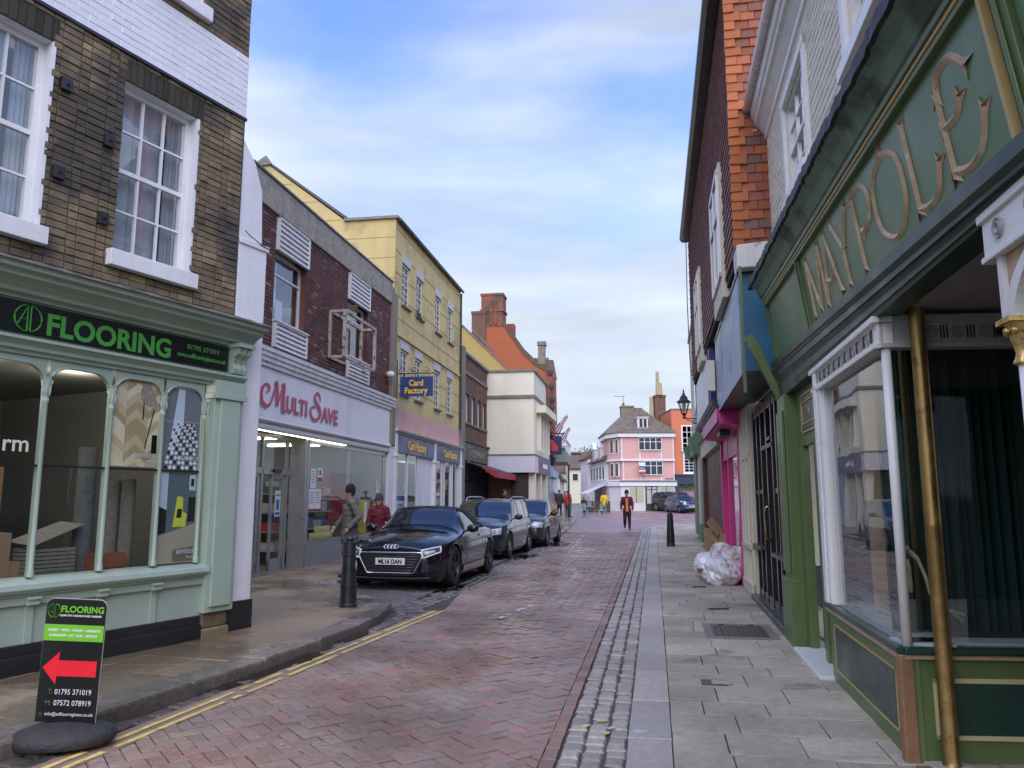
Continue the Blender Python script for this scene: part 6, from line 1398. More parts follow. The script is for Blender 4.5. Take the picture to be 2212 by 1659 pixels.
MB().box(7.85, 14.1, -.2, .12, 2.68, 3.1).build('fascia', M_crp, BR); MB().sweep([(0, 3.08), (.2, 3.1), (.22, 3.16), (0, 3.2)], 7.85, 14.2).build('fascia_cap', M_blackp, BR)
GR = frame('green_pilaster_shop', RO, 10.6, 'green shopfront pilasters with scroll brackets further along the footway', 'shopfront')
M_g2 = P('mat_mid_green', (.07, .16, .085), .4)
MB().box(14.1, 15.7, -.3, .06, .3, 2.9).box(14.3, 15.6, -.3, .16, .3, .8).box(18.6, 20.4, -.3, .05, .3, 3.0).build('pilaster', M_g2, GR, bevel=.01)
MB().prism([(15.3, 0, 2.9), (15.3, .3, 3.0), (15.3, .42, 3.4), (15.3, .3, 3.45), (15.3, 0, 3.8)], (.5, 0, 0)).prism([(20.0, 0, 2.9), (20.0, .3, 3.0), (20.0, .42, 3.4), (20.0, 0, 3.6)], (.4, 0, 0)).box(15.7, 20, -.1, .2, 3.0, 3.5).build('fascia', M_g2, GR)
MB().box(15.72, 18.6, -.2, .0, .3, 3.0).build('cream_wall', M_crp, GR)
CB = frame('cream_rendered_building', RO, 10.6, 'plain cream rendered building beyond the tile hung one', 'building')
MB().box(10.1, 21.5, -6, .0, 3.2, 7.6).box(10.1, 21.6, -6, .06, 7.6, 7.75).build('wall', P('mat_pale_cream', (.60, .57, .48), .8), CB)
MB().box(13.8, 14.6, -.02, .03, 4.4, 6.2).box(17.5, 18.4, -.02, .03, 4.4, 6.2).build('window', M_dkglass, CB)
MB().box(10.2, 21.5, -6, -.1, 0, 3.2).build('lower_wall', M_crp, CB)
cbl = MB().tube([(10.3, .5, 8.2), (10.32, .52, 6.4), (10.4, .5, 5.0), (10.6, .45, 4.6)], .012, 5); o = cbl.build('loose_cable', M_blackp, None); o.matrix_world = fmat(CB); tag(o, 'loose cable hanging down beside the tile hung wall', 'cable')
# street lamp on a scrolled wall bracket
LP = empty('wall_lamp', (5.83, 25.9, 0), 0, 'black heritage lantern on a scrolled wall bracket above the green shop', 'street lamp')
lz = 4.25
hx = lambda r, n=6: [(r * math.cos(R(30 + 60 * i)), r * math.sin(R(30 + 60 * i))) for i in range(n)]
lf = MB().lathe([(.05, lz - .03), (.07, lz), (.03, lz + .05), (.09, lz + .13), (.075, lz + .15)], 10)
for x, y in hx(1): lf.tube([(x * .085, y * .085, lz + .14), (x * .2, y * .2, lz + .52)], .012, 4)
lf.lathe([(.235, lz + .51), (.24, lz + .55), (.15, lz + .62), (.12, lz + .68), (.13, lz + .70), (.07, lz + .76), (.045, lz + .80), (.055, lz + .82), (.02, lz + .86), (.03, lz + .9), (.008, lz + .98)], 6)
lf.build('lantern_frame', M_blackp, LP); MB().lathe([(.08, lz + .14), (.195, lz + .51)], 6, cap=False).build('lantern_glass', glass('mat_lamp_glass', 2.5), LP)
MB().sphere((0, 0, lz + .4), (.07, .07, .09), 10, 7).build('lamp_bulb', P('mat_bulb_off', (.6, .55, .5), .4), LP)
ab = MB().tube([(0, 0, lz - .02), (.55, .1, lz - .02)], .018, 6)
ab.tube([(.08 + .45 * t, .05, lz - .05 - .20 * t) for t in np.linspace(0, 1, 6)], .014, 6)
ab.tube([(.36 + .09 * (1 - t * .7) * math.cos(t * 9), .06, lz - .14 + .09 * (1 - t * .7) * math.sin(t * 9)) for t in np.linspace(0, 1, 18)], .010, 5)
ab.build('scroll_bracket', M_blackp, LP)
# ---------------------------------------------------------------- timber framed pink house and its neighbours across the square
def flat(name, x0, y0, rz, label, cat='building', z=.48): return empty(name, (x0, y0, z), R(rz), label, cat)
PKH = flat('pink_timber_house', 9.3, 69, 0, 'pink jettied timber framed house with hipped tile roof and white ground floor')
M_pkr = P('mat_salmon_render', (.62, .37, .32), .8, var=.04, streak=((.55, .27, .22), .25, 1)); M_oldt = M('mat_mossy_tile', (.16, .14, .105), rough=.95, var=.35, scale=1.6, bump=.6, bscale=8, col2=(.11, .085, .06), spots=((.12, .12, .07), .6, 1.5))
wh = P('mat_far_white', (.70, .71, .72), .5)
# main block; the corner is splayed to the left
MB().prism([(.55, 0, 2.75), (5.25, 0, 2.75), (5.25, 6, 2.75), (-.5, 6, 2.75), (-.35, 1.4, 2.75)], (0, 0, 1.75)).build('first_floor_wall', M_pkr, PKH)
MB().prism([(.42, -.12, 4.5), (5.18, -.12, 4.5), (5.18, 6, 4.5), (-.6, 6, 4.5), (-.5, 1.3, 4.5)], (0, 0, 2.05)).build('second_floor_wall', M_pkr, PKH)
MB().prism([(.33, -.2, 4.42), (5.25, -.2, 4.42), (5.25, 6, 4.42), (-.7, 6, 4.42), (-.6, 1.25, 4.42)], (0, 0, .16)).prism([(.5, -.08, 2.65), (5.3, -.08, 2.65), (5.3, 6, 2.65), (-.6, 6, 2.65), (-.45, 1.35, 2.65)], (0, 0, .1)).build('jetty_beam', wh, PKH)
MB().prism([(.25, -.35, 6.55), (5.3, -.35, 6.55), (5.3, 6, 6.55), (-.85, 6, 6.5), (-.8, 1.1, 6.5)], (0, 0, .36)).build('eaves_cornice', wh, PKH)
ev = [(.2, -.42, 6.92), (5.32, -.42, 6.92), (5.32, 6.5, 6.92), (-.95, 6.5, 6.92), (-.9, 1.0, 6.92)]
rf = MB(); rf.add(ev + [(1.75, 3.0, 9.55), (2.7, 3.0, 9.55)], [(0, 1, 6, 5), (1, 2, 6), (2, 3, 5, 6), (3, 4, 5), (4, 0, 5)]); rf.build('roof', M_oldt, PKH)
items = []
for r in range(16):
    t = r / 16; z = 6.92 + (9.55 - 6.92) * t; x0 = .2 + 1.55 * t; x1 = 5.32 - 2.62 * t; y = -.42 + 3.42 * t
    x = x0
    while x < x1 - .1:
        w = random.uniform(.22, .3); items.append(Matrix.Translation((x, y - .03, z)) @ Matrix.Rotation(R(-52), 4, 'X') @ Matrix.Diagonal((w - .01, .03, .28, 1))); x += w
pieces('tile', items, unit_brick(.02, .03), M_oldt, PKH)
MB().box(.95, 2.1, 2.5, 3.6, 8.2, 9.62).box(.9, 2.15, 2.45, 3.65, 9.55, 9.7).build('chimney', M('mat_sooty_render', (.19, .18, .12), rough=.9, var=.3), PKH)
MB().lathe([(.13, 9.7), (.11, 10.0)], 8, (1.2, 3, 0)).build('chimney_pot', M_chim, PKH); ae = MB().tube([(1.2, 3, 9.9), (1.2, 3, 10.7)], .025, 5).tube([(.3, 3, 10.65), (1.4, 3, 10.6)], .02, 5); ae.build('aerial', M_blackp, PKH)
dm = MB().box(2.05, 2.98, -.1 + .35, 1.9, 7.38, 8.35).build('dormer', wh, PKH); MB().box(1.98, 3.05, .15, 2.0, 8.33, 8.40).box(1.98, 3.05, .12, .3, 7.3, 7.38).build('dormer_trim', wh, dm)
for x in (2.22, 2.60): MB().box(x, x + .27, .23, .26, 7.48, 8.22).build('pane', M_dkglass, dm)
def cw(x0, x1, z0, z1, y, n, par, rows=2, wm=None, turn=None):
    f = MB().box(x0, x1, y, y + .12, z0 - .07, z0).box(x0, x1, y, y + .1, z1 - .05, z1)
    for i in range(n + 1): x = x0 + (x1 - x0 - .06) * i / n; f.box(x, x + .06, y, y + .1, z0, z1)
    if rows == 2: f.box(x0, x1, y + .01, y + .08, z0 + (z1 - z0) * .62, z0 + (z1 - z0) * .62 + .05)
    w = f.build('window', wm or wh, par)
    for i in range(n): a = x0 + .06 + (x1 - x0 - .06) * i / n; b = x0 + (x1 - x0 - .06) * (i + 1) / n; MB().box(a, b, y + .06, y + .09, z0, z1 - .05).build('pane', M_dkglass, w)
    return w
cw(2.0, 4.1, 5.42, 6.5, -.25, 4, PKH, 2); cw(2.0, 4.15, 3.22, 4.4, -.14, 4, PKH, 2)
tb = MB()
for x in (.46, 2.08, 4.0, 5.08): tb.box(x, x + .09, -.14, -.115, 4.58, 6.5) if x in (.46, 5.08) else tb.box(x, x + .09, -.14, -.115, 4.58, 5.35)
for x in (.6, 2.15, 4.0, 5.1): tb.box(x, x + .08, -.03, .0, 2.75, 4.42) if x in (.6, 5.1) else tb.box(x, x + .08, -.03, 0, 2.75, 3.15)
tb.build('timber_stud', wh, PKH)
fw_ = []
an = math.atan2(1.4, -.9)
SPL = empty('corner_bays', (.48, -.02, 0), an, parent=PKH)     # runs back along the splayed corner
for a, b in ((.25, .62), (.9, 1.35)):
    for z0, z1 in ((5.1, 6.4), (3.0, 4.3)):
        w = MB().box(a, b, .02 if z0 > 4 else .0, .16, z0, z1).build('window', wh, SPL); MB().box(a + .06, b - .06, .155, .175, z0 + .08, z1 - .08).build('pane', M_dkglass, w)
gf = MB().prism([(.4, -.05, 0), (5.3, -.05, 0), (5.3, 5, 0), (-.7, 5, 0), (-.5, 1.2, 0)], (0, 0, 2.2)); gf.build('ground_floor_wall', P('mat_shop_cream', (.60, .60, .58), .6), PKH)
MB().prism([(.3, -.2, 2.2), (5.35, -.2, 2.2), (5.35, 5, 2.2), (-.8, 5, 2.2), (-.62, 1.1, 2.2)], (0, 0, .4)).build('shop_fascia', wh, PKH)
MB().prism([(.22, -.28, 2.58), (5.4, -.28, 2.58), (5.4, 0, 2.7), (.4, 0, 2.7)], (0, 0, .05)).build('shop_cornice', M_lead, PKH)
bl = P('mat_blind', (.42, .40, .28), .6)
for a, b in ((1.12, 1.7), (1.75, 2.4), (3.78, 4.4), (4.45, 5.1)):
    f = MB().box(a - .05, b + .05, -.09, -.04, .75, 2.12).build('window', wh, PKH); MB().box(a, b, -.1, -.085, .8, 2.08).build('pane', bl, f)
dd = MB().box(2.55, 3.62, -.14, -.06, .05, 2.18).build('double_door', M_blackp, PKH)
for a in (2.66, 3.14): MB().box(a, a + .38, -.16, -.135, .65, 1.85).box(a, a + .38, -.16, -.135, 1.92, 2.1).build('pane', P('mat_lace_glass', (.40, .42, .38), .4), dd)
MB().box(4.35, 5.1, -.05, -.02, 2.78, 2.88).build('street_name_plate', P('mat_plate', (.12, .11, .12), .5), PKH)
fs_ = empty('estate_agent_board', (11.55, 68.8, 0), 0, 'estate agent board in white navy and red fixed to the pink house', 'sign')
MB().box(-.3, .28, -.28, -.24, 3.75, 4.75, 0).box(-.3, .28, -.29, -.28, 3.75, 3.95, 1).box(-.3, .28, -.29, -.28, 4.1, 4.42, 2).build('board', [wh, P('mat_agent_red', (.6, .03, .04), .5), P('mat_agent_navy', (.03, .04, .14), .5)], fs_)
text('SOLD', .2, wh, fs_, onwall(-.26, -.295, 4.17), width=.5)
# orange house
OH = flat('orange_rendered_house', 14.3, 69.2, 0, 'bright orange three storey house with white sash windows over a navy shopfront')
MB().box(.1, 3.4, 0, 6, 3.1, 9.05).build('wall', P('mat_orange_render', (.60, .19, .09), .8, var=.05), OH); MB().box(.05, 3.45, -.05, 6, 9.05, 9.15).build('coping', M_lead, OH)
for z0, z1 in ((5.0, 7.45), (0, 0)):
    pass
window(OH, .95, 2.35, 5.5 - .15, 7.65, -.03, -1, wh, P('mat_pale_glass', (0, 0, 0)), cols=3, rows=2, fw=.13, bar=.05, sill=(.08, .1))
window(OH, 1.1, 2.5, 1.55 + 1.7, 5.0 - .0, -.03, -1, wh, M_dkglass, cols=3, rows=2, fw=.13, bar=.05, sill=(.08, .1)) if False else window(OH, 1.05, 2.45, 3.3, 4.95 + .25, -.03, -1, wh, M_dkglass, cols=3, rows=3, fw=.13, bar=.05, sill=(.08, .1))
MB().box(.3, 3.4, -.35, .1, 2.35, 3.15).box(.2, .55, -.3, .1, 0, 2.9).box(.2, 3.4, -.45, .1, 3.12, 3.24).build('shop_fascia', P('mat_navy2', (.018, .035, .075), .4), OH)
text("kelly's", .62, P('mat_script_gold', (.6, .55, .42), .5), OH, onwall(1.9, -.36, 2.55), shear=.3, bold=.01, width=1.2)
MB().box(.55, 3.4, .0, .1, .2, 2.35).build('pink_boarding', P('mat_mauve_board', (.34, .24, .26), .7), OH)
fo = MB(); random.seed(3)
for i in range(260):
    x, y, z = random.uniform(.6, 3.4), random.uniform(-.35, 0), random.gauss(2.05, .13); s = random.uniform(.05, .11); a = random.uniform(0, 6.28)
    fo.quad((x, y, z), (x + s * math.cos(a), y - .03, z + s * math.sin(a)), (x + s * 1.3 * math.cos(a + .5), y, z + s * 1.3 * math.sin(a + .5)), (x + s * math.cos(a + 1), y + .02, z + s * math.sin(a + 1)))
fo.build('garland', M('mat_garland', (.05, .11, .02), rough=.7, var=.4, island=.5, bump=0), OH, kind='stuff')
mq = empty('dress_mannequin', (16.55, 68.9, .5), 0, 'white shop mannequin bust in a purple skirt in the navy shop window', 'mannequin')
MB().lathe([(.02, 1.95), (.07, 1.9), (.08, 1.75), (.05, 1.68), (.07, 1.62), (.22, 1.55), (.2, 1.3), (.14, 1.1), (.2, .9)], 12, sy=.6).tube([(-.2, 0, 1.5), (-.3, 0, 1.2), (-.1, -.1, 1.0)], .04, 6).tube([(.2, 0, 1.5), (.3, 0, 1.2), (.1, -.1, 1.0)], .04, 6).build('torso', wh, mq, smooth=True)
MB().lathe([(.16, 1.05), (.3, .8), (.38, .3)], 12, sy=.6).build('skirt', P('mat_purple_cloth', (.25, .18, .45), .8), mq, smooth=True)
SK = flat('chimney_stack_house', 13.0, 74, 0, 'old brown brick stacks with tall pale pots between the pink and orange houses')
MB().box(.25, 1.1, 0, 1, 6, 8.6).box(.95, 2.0, .5, 1.5, 6, 10.9).box(.9, 2.05, .45, 1.55, 10.9, 11.1).build('chimney_stack', M('mat_brown_chimney', (0, 0, 0)), SK)
for x, z, h, r in ((.6, 8.6, 2.3, .22), (1.25, 11.1, 2.3, .2), (1.5, 11.1, 1.2, .22)): MB().lathe([(r * 1.1, z), (r * .9, z + h * .5), (r * .75, z + h)], 10, (x, .5, 0)).build('chimney_pot', P('mat_buff_pot', (.42, .33, .2), .8), SK, smooth=40)
MB().prism([(-1.5, 0, 6.5), (1.2, 0, 8.7), (1.2, 5, 8.7), (-1.5, 5, 6.5)], (0, 0, .1)).build('roof', M_oldt, SK)
# row of gabled houses beyond the pink one, on the right of the far street
def gable_house(name, x, y, w, d, he, hr, wall, roof, label, rz=0, facing='x', awn=False, dorm=False):
    e = flat(name, x, y, rz, label, z=gz(y)); mb = MB()
    if facing == 'x':      # gable towards the camera
        mb.prism([(0, 0, 0), (w, 0, 0), (w, 0, he), (w / 2, 0, hr), (0, 0, he)], (0, d, 0)); mb.build('wall', wall, e)
        r = MB().prism([(-.2, -.2, he - .15), (w / 2, -.2, hr + .1), (w / 2, -.2, hr + .25), (-.3, -.2, he)], (0, d + .4, 0)).prism([(w + .2, -.2, he - .15), (w / 2, -.2, hr + .1), (w / 2, -.2, hr + .25), (w + .3, -.2, he)], (0, d + .4, 0)); r.build('roof', roof, e)
    else:
        mb.box(0, w, 0, d, 0, he); mb.prism([(0, 0, he), (0, d, he), (0, d / 2, hr)], (w, 0, 0)); mb.build('wall', wall, e)
        MB().prism([(-.1, -.3, he - .1), (-.1, d / 2, hr), (-.1, d / 2, hr + .15), (-.1, -.4, he)], (w + .2, 0, 0)).prism([(-.1, d + .3, he - .1), (-.1, d / 2, hr), (-.1, d / 2, hr + .15), (-.1, d + .4, he)], (w + .2, 0, 0)).build('roof', roof, e)
    for fl in range(1, 1 + int(he / 2.4)):
        for k in range(max(1, int(w / 1.8))):
            xx = .5 + k * 1.8; zz = .9 + fl * 2.3 - (1.8 if fl == 0 else 0)
            if zz + 1.1 < he: 
                f = MB().box(xx, xx + .9, -.06, 0, zz, zz + 1.1).build('window', wh, e); MB().box(xx + .08, xx + .82, -.075, -.05, zz + .08, zz + 1.02).build('pane', M_dkglass, f)
    return e
rr = M('mat_brown_tile', (.13, .09, .06), rough=.95, var=.3, bump=.4)
SR = frame('jettied_white_row', (8.75, 71.5), 0, 'white jettied cottages with dormers and a pale shop awning left of the pink house', 'building')
SR.rotation_euler = (0, 0, R(93))     # x runs away down the street, +y faces the street (left)
MB().box(0, 9, -4, .0, 2.8, 5.2).box(9.5, 15, -4, .3, 0, 5.8).build('upper_wall', wh, SR); MB().box(0, 9, -4, -.3, .4, 2.8).build('ground_wall', P('mat_dk_shop', (.04, .035, .035), .6), SR)
MB().prism([(-.1, .5, 5.1), (-.1, -2.2, 7.6), (-.1, -4.5, 5.1)], (9.3, 0, 0)).prism([(9.4, .7, 5.7), (9.4, -2, 8.2), (9.4, -4.5, 5.7)], (6, 0, 0)).build('roof', rr, SR)
for x in (2.0, 5.2):
    dmr = MB().box(x, x + 1.3, -1.0, .25, 5.2, 6.4).prism([(x - .1, -1.5, 6.4), (x + .65, -1.5, 7.1), (x + 1.4, -1.5, 6.4)], (0, 1.9, 0)).build('dormer', wh, SR); MB().box(x + .15, x + 1.1, .25, .28, 5.4, 6.2).build('pane', M_dkglass, dmr)
for x in (.6, 2.4, 4.2, 6.0, 7.6): w = MB().box(x, x + 1.0, .0, .12, 3.3, 4.7).build('window', wh, SR); MB().box(x + .1, x + .9, .12, .14, 3.4, 4.6).build('pane', M_dkglass, w)
MB().prism([(-.2, .0, 2.95), (-.2, 2.0, 2.05), (-.2, 2.0, 1.97), (-.2, 0, 2.87)], (4.5, 0, 0)).build('awning', P('mat_pale_awning', (.55, .56, .56), .7), SR)
for i, (x, y, w, d, he, hr, c, rz, fc, lb) in enumerate((
        (8.2, 112, 7, 8, 5.0, 7.5, (.62, .60, .45), 0, 'y', 'pale yellow cottage far down the street with brown roof'),
        (4.4, 118, 4.2, 8, 4.6, 6.6, (.68, .68, .66), 0, 'y', 'white cottage with arched windows at the end of the street'),
        (2.85, 54, 2.6, 7, 3.0, 5.0, (.66, .66, .62), -6, 'x', 'small white gabled house past the hotel sign'),
        (3.7, 63, 2.2, 8, 2.7, 4.3, (.64, .62, .58), -6, 'x', 'second white gabled house past the hotel sign, further off'),
        (1.0, 82, 4.2, 8, 3.0, 4.4, (.5, .15, .12), -6, 'x', 'low red fronted building behind the thin lamp post'))):
    gable_house('cottage', x - (2.6 if i in (2,) else 2.0 if i == 3 else 0), y, w, d, he, hr, P('mat_cot%d' % i, c, .8), rr, lb, rz, fc)
# blue and white shop, hotel porch, lanterns past the cream block
BS = frame('pale_blue_shop', (1.95, 41.2), 7, 'narrow pale blue shopfront just past the cream block', 'shopfront')
MB().box(0, 4.5, 0, 5, .1, 3.4).box(0, 4.5, -.25, 0, 2.7, 3.1).build('wall', P('mat_sky_paint', (.30, .42, .52), .5), BS)
for x in (.3, 1.7, 3.1): MB().box(x, x + 1.1, -.02, .0, .6, 2.6).build('shop_pane', P('mat_pale_glass', (0, 0, 0)), BS)
MB().box(.2, 4.5, 0, 5, 3.4, 6.5).build('upper_wall', P('mat_dark_brick_far', (.09, .06, .05), .9), BS)
HB = frame('hotel_balcony', (1.9, 42.5), 7, 'grey green hotel balcony over the footway with white railings', 'balcony')
MB().box(2, 7.5, -1.0, 0, 3.65, 4.25).build('balcony', P('mat_sage_grey', (.22, .26, .22), .6), HB)
for i in range(6): MB().box(2 + i, 2.06 + i, -1.0, -.94, 4.25, 4.9).build('baluster', wh, HB)
MB().box(2, 7.5, -1.02, -.94, 4.88, 4.95).build('handrail', wh, HB)
SG = empty('hotel_sign', (3.2, 48.5, 0), 0, 'dark green hanging hotel sign beyond the square red and navy sign', 'hanging sign')
MB().box(-.35, .35, 0, .06, 3.85, 4.75).box(-.4, .4, .0, .05, 4.78, 4.85).build('board', P('mat_pub_green', (.07, .10, .08), .5), SG); text('INN', .28, wh, SG, onwall(-.2, -.01, 4.0), width=.36)
RS = empty('square_navy_sign', (2.18, 42.4, 0), 0, 'square navy sign with a red emblem hanging over the footway', 'hanging sign')
MB().box(-.56, .56, -.04, .04, 3.95, 4.98).build('board', P('mat_navy3', (.015, .02, .07), .3), RS, bevel=.03)
em = MB(); pts = [(-.3 + .3 * 0, 4.6)] ; em.prism([(-.32, -.05, 4.45), (-.30, -.05, 4.62), (-.18, -.05, 4.76), (.02, -.05, 4.76), (.16, -.05, 4.66), (.20, -.05, 4.52), (.0, -.05, 4.42), (-.10, -.05, 4.55), (-.18, -.05, 4.42)], (0, .008, 0)).prism([(.0, -.052, 4.15), (.34, -.052, 4.15), (.34, -.052, 4.4), (.16, -.052, 4.56), (.0, -.052, 4.4)], (0, .008, 0)); em.build('emblem', P('mat_bright_red', (0, 0, 0)), RS)
MB().box(-.7, .65, -.03, .03, 5.06, 5.14).build('bracket', M_blackp, RS)
for k, (x, z, dx, dz, lb) in enumerate(((2.15, 5.15, 1.0, 1.2, 'union flag drooping from the nearer angled pole'), (2.75, 5.1, .75, .8, 'union flag furled on the farther angled pole'))):
    F_ = empty('union_flag', (x, 43.5 + k * 3, z), 0, lb, 'flag', 'flags over the footway')
    MB().tube([(-.1, 0, -.1), (dx, 0, dz)], .025, 6).build('flag_pole', W_, F_)
    fb = MB(); n = 10; cc = [2, 1, 0, 1, 2]
    for i in range(n):
        for j in range(5):
            def fp(u, v): return (dx * u * .95 + .30 * v * (1 - u * .7) , .05 * math.sin(u * 9 + v * 5), dz * u * .95 - .45 * v * (1 - u * .7) )
            fb.quad(fp(i / n, j / 5), fp((i + 1) / n, j / 5), fp((i + 1) / n, (j + 1) / 5), fp(i / n, (j + 1) / 5), [2, 1, 0, 1, 2][j] if (i // 2) % 3 else (0 if j == 2 else 1))
    fb.build('cloth', [P('mat_flag_red', (.5, .03, .05), .7), P('mat_flag_white', (.65, .65, .66), .7), P('mat_flag_blue', (.03, .05, .2), .7)], F_, smooth=True)
hl_ = empty('hanging_lantern', (2.1, 43.0, 0), 0, 'hanging lantern and planter below the navy sign', 'street lamp')
MB().lathe([(.08, 3.35), (.2, 3.75), (.22, 3.8), (.05, 3.95)], 6, (.15, 0, 0)).build('lantern', M_blackp, hl_)
# thin modern lamp post, hill, trees
LPo = empty('thin_lamp_post', (3.66, 50, gz(50) + .1), 0, 'slim dark lamp post with a short flat arm by the pavement tables', 'lamp post')
MB().lathe([(.11, 0), (.10, .9), (.06, 1.0), (.05, 4.05)], 10).build('post', M_blackp, LPo); MB().box(-.05, .82, -.05, .05, 4.0, 4.12).build('arm', M_blackp, LPo)
hill = MB(); n = 40
for i in range(n):
    a0, a1 = i / n, (i + 1) / n
    def hp(a, t): x = -60 + 160 * a; return (x, 240 + t * 60, .9 + t * (9 + 3 * math.sin(a * 7) + 2 * math.sin(a * 17)))
    hill.quad(hp(a0, 0), hp(a1, 0), hp(a1, 1), hp(a0, 1))
hill.build('hill', M('mat_hill', (.14, .11, .07), rough=.95, var=.4, scale=.2, bump=0), None, kind='structure')
# ---------------------------------------------------------------- vehicles
M_tyre = P('mat_tyre', (.018, .018, .019), .8); M_plast = P('mat_black_plastic', (.02, .02, .022), .45); M_chrome = P('mat_chrome', (.75, .75, .76), .12, metal=1., bump=0)
M_cgl = P('mat_car_glass', (.012, .018, .024), .04, bump=0, rvar=.02, coat=.6, spec=.5); M_alloy = P('mat_alloy', (.35, .35, .36), .3, metal=.8); M_dalloy = P('mat_dark_alloy', (.03, .03, .033), .35, metal=.5)
M_lamp = P('mat_headlamp', (.55, .58, .6), .08, bump=0, coat=1.); M_lampd = P('mat_lamp_inner', (.07, .08, .09), .1, bump=0, coat=1.); M_lampw = P('mat_lamp_white', (.8, .82, .84), .15, coat=1., bump=0); M_plate = P('mat_number_plate', (.72, .72, .7), .5)
def cinterp(xs, ys, x):
    if x <= xs[0]: return ys[0]
    if x >= xs[-1]: return ys[-1]
    i = max(k for k in range(len(xs) - 1) if xs[k] <= x); h = xs[i + 1] - xs[i]; t = (x - xs[i]) / h
    def sl(k):
        if k <= 0 or k >= len(xs) - 1: return 0 if len(xs) < 2 else (ys[min(k + 1, len(xs) - 1)] - ys[max(k - 1, 0)]) / (xs[min(k + 1, len(xs) - 1)] - xs[max(k - 1, 0)])
        a = (ys[k] - ys[k - 1]) / (xs[k] - xs[k - 1]); b = (ys[k + 1] - ys[k]) / (xs[k + 1] - xs[k]); return 0 if a * b <= 0 else 2 * a * b / (a + b)
    return ys[i] * (1 + 2 * t) * (1 - t) ** 2 + h * sl(i) * t * (1 - t) ** 2 + ys[i + 1] * t * t * (3 - 2 * t) + h * sl(i + 1) * t * t * (t - 1)
class Car:
    """body as one lofted shell; x forward, z up, origin on the ground under its centre"""
    def __init__(s, name, L, W, top, belt, wheels, paint, label, cat='car', rw=.33, sill=.2, tumble=.78, nose=.80, roofm=None, group='cars parked in the street', alloy=None, arch=.05, crown=.02):
        s.L, s.W, s.top, s.belt, s.wh, s.sill, s.tum, s.nose, s.rw, s.arch = L, W, top, belt, wheels, sill, tumble, nose, rw, arch
        s.e = empty(name); tag(s.e, label, cat, group); s.paint = paint; s.NS = 96; s.NT = 26; s.crown = crown
        s.xs = sorted(set([-L / 2, -L / 2 + .01, -L / 2 + .03, -L / 2 + .07, L / 2 - .07, L / 2 - .03, L / 2 - .01, L / 2] + list(np.linspace(-L / 2 + .12, L / 2 - .12, s.NS))))
        mb = MB(); n = len(s.xs); T = s.NT; vs = []
        for x in s.xs:
            for k in range(2 * T + 1):
                t = k / T; y, z = s.S(x, t if t <= 1 else 2 - t); vs.append((x, y if t <= 1 else -y, z))
        R_ = 2 * T + 1; fs = [(i * R_ + k, i * R_ + k + 1, (i + 1) * R_ + k + 1, (i + 1) * R_ + k) for i in range(n - 1) for k in range(R_ - 1)]
        fs += [tuple(range(R_)), tuple((n - 1) * R_ + k for k in range(R_ - 1, -1, -1))]
        mb.add(vs, fs); s.body = mb.build('body', paint, s.e, smooth=42)
        bm = bmesh.new(); bm.from_mesh(s.body.data); s.bvh = BVHTree.FromBMesh(bm); bm.free()
        # underbody, wheel arches, wheels
        zm = sill + .03
        MB().box(-L / 2 + .25, L / 2 - .25, -W / 2 + .12, W / 2 - .12, .14, zm + .12).build('underbody', M_plast, s.e)
        for wx in wheels:
            MB().box(wx - rw - .04, wx + rw + .04, -W / 2 + .2, W / 2 - .2, .1, rw * 2 + .03).build('wheel_well', M_blackp, s.e)
            for sg in (1, -1):
                tr = MB().lathe([(rw * .66, -.10), (rw * .93, -.105), (rw, -.08), (rw, .08), (rw * .93, .105), (rw * .66, .10)], 32, (wx, sg * (W / 2 - .115), rw), 0, 'y', cap=False)
                wz = MB(); c = (wx, sg * (W / 2 - .115), rw); yo = .085 * sg
                wz.lathe([(rw * .60, -.1), (rw * .67, .10), (rw * .64, .10), (rw * .58, .03), (.02, .0)] if sg > 0 else [(rw * .60, .1), (rw * .67, -.10), (rw * .64, -.10), (rw * .58, -.03), (.02, .0)], 24, c, 1, 'y', cap=False)
                for q in range(10):
                    a = 2 * math.pi * (q // 2) / 5 + (.13 if q % 2 else -.13) + .3; r0, r1 = rw * .14, rw * .65; w_ = .017
                    p = [(r0, -w_), (r1, -w_ * .8), (r1, w_ * .8), (r0, w_)]
                    pts = [(c[0] + u * math.cos(a) - v * math.sin(a), c[1] + yo, c[2] + u * math.sin(a) + v * math.cos(a)) for u, v in p]; wz.prism(pts, (0, -.03 * sg, 0), 0)
                wz.lathe([(rw * .17, yo - .02), (rw * .15, yo + .006), (.01, yo + .008)] if sg > 0 else [(rw * .17, yo + .02), (rw * .15, yo - .006), (.01, yo - .008)], 14, c, 0, 'y', cap=False)
                w = tr.build('wheel', M_tyre, s.e, smooth=40); wz.build('rim', [alloy or M_alloy, M_plast], w, smooth=30)
                lip = MB().tube([(wx + (rw + arch) * math.cos(a), sg * (s.hw(wx + (rw + arch) * math.cos(a), .35) - .005), rw + (rw + arch) * math.sin(a)) for a in np.linspace(R(-18), R(198), 24)], .012, 6)
                lip.build('arch_lip', paint, s.e, smooth=True)
    def plan(s, x):
        u = abs(x) / (s.L / 2); e = max(0, (u - .55) / .45)
        return s.W / 2 * (1 - (1 - s.nose) * e ** 2.6)
    def hw(s, x, z): return s.plan(x) * .985
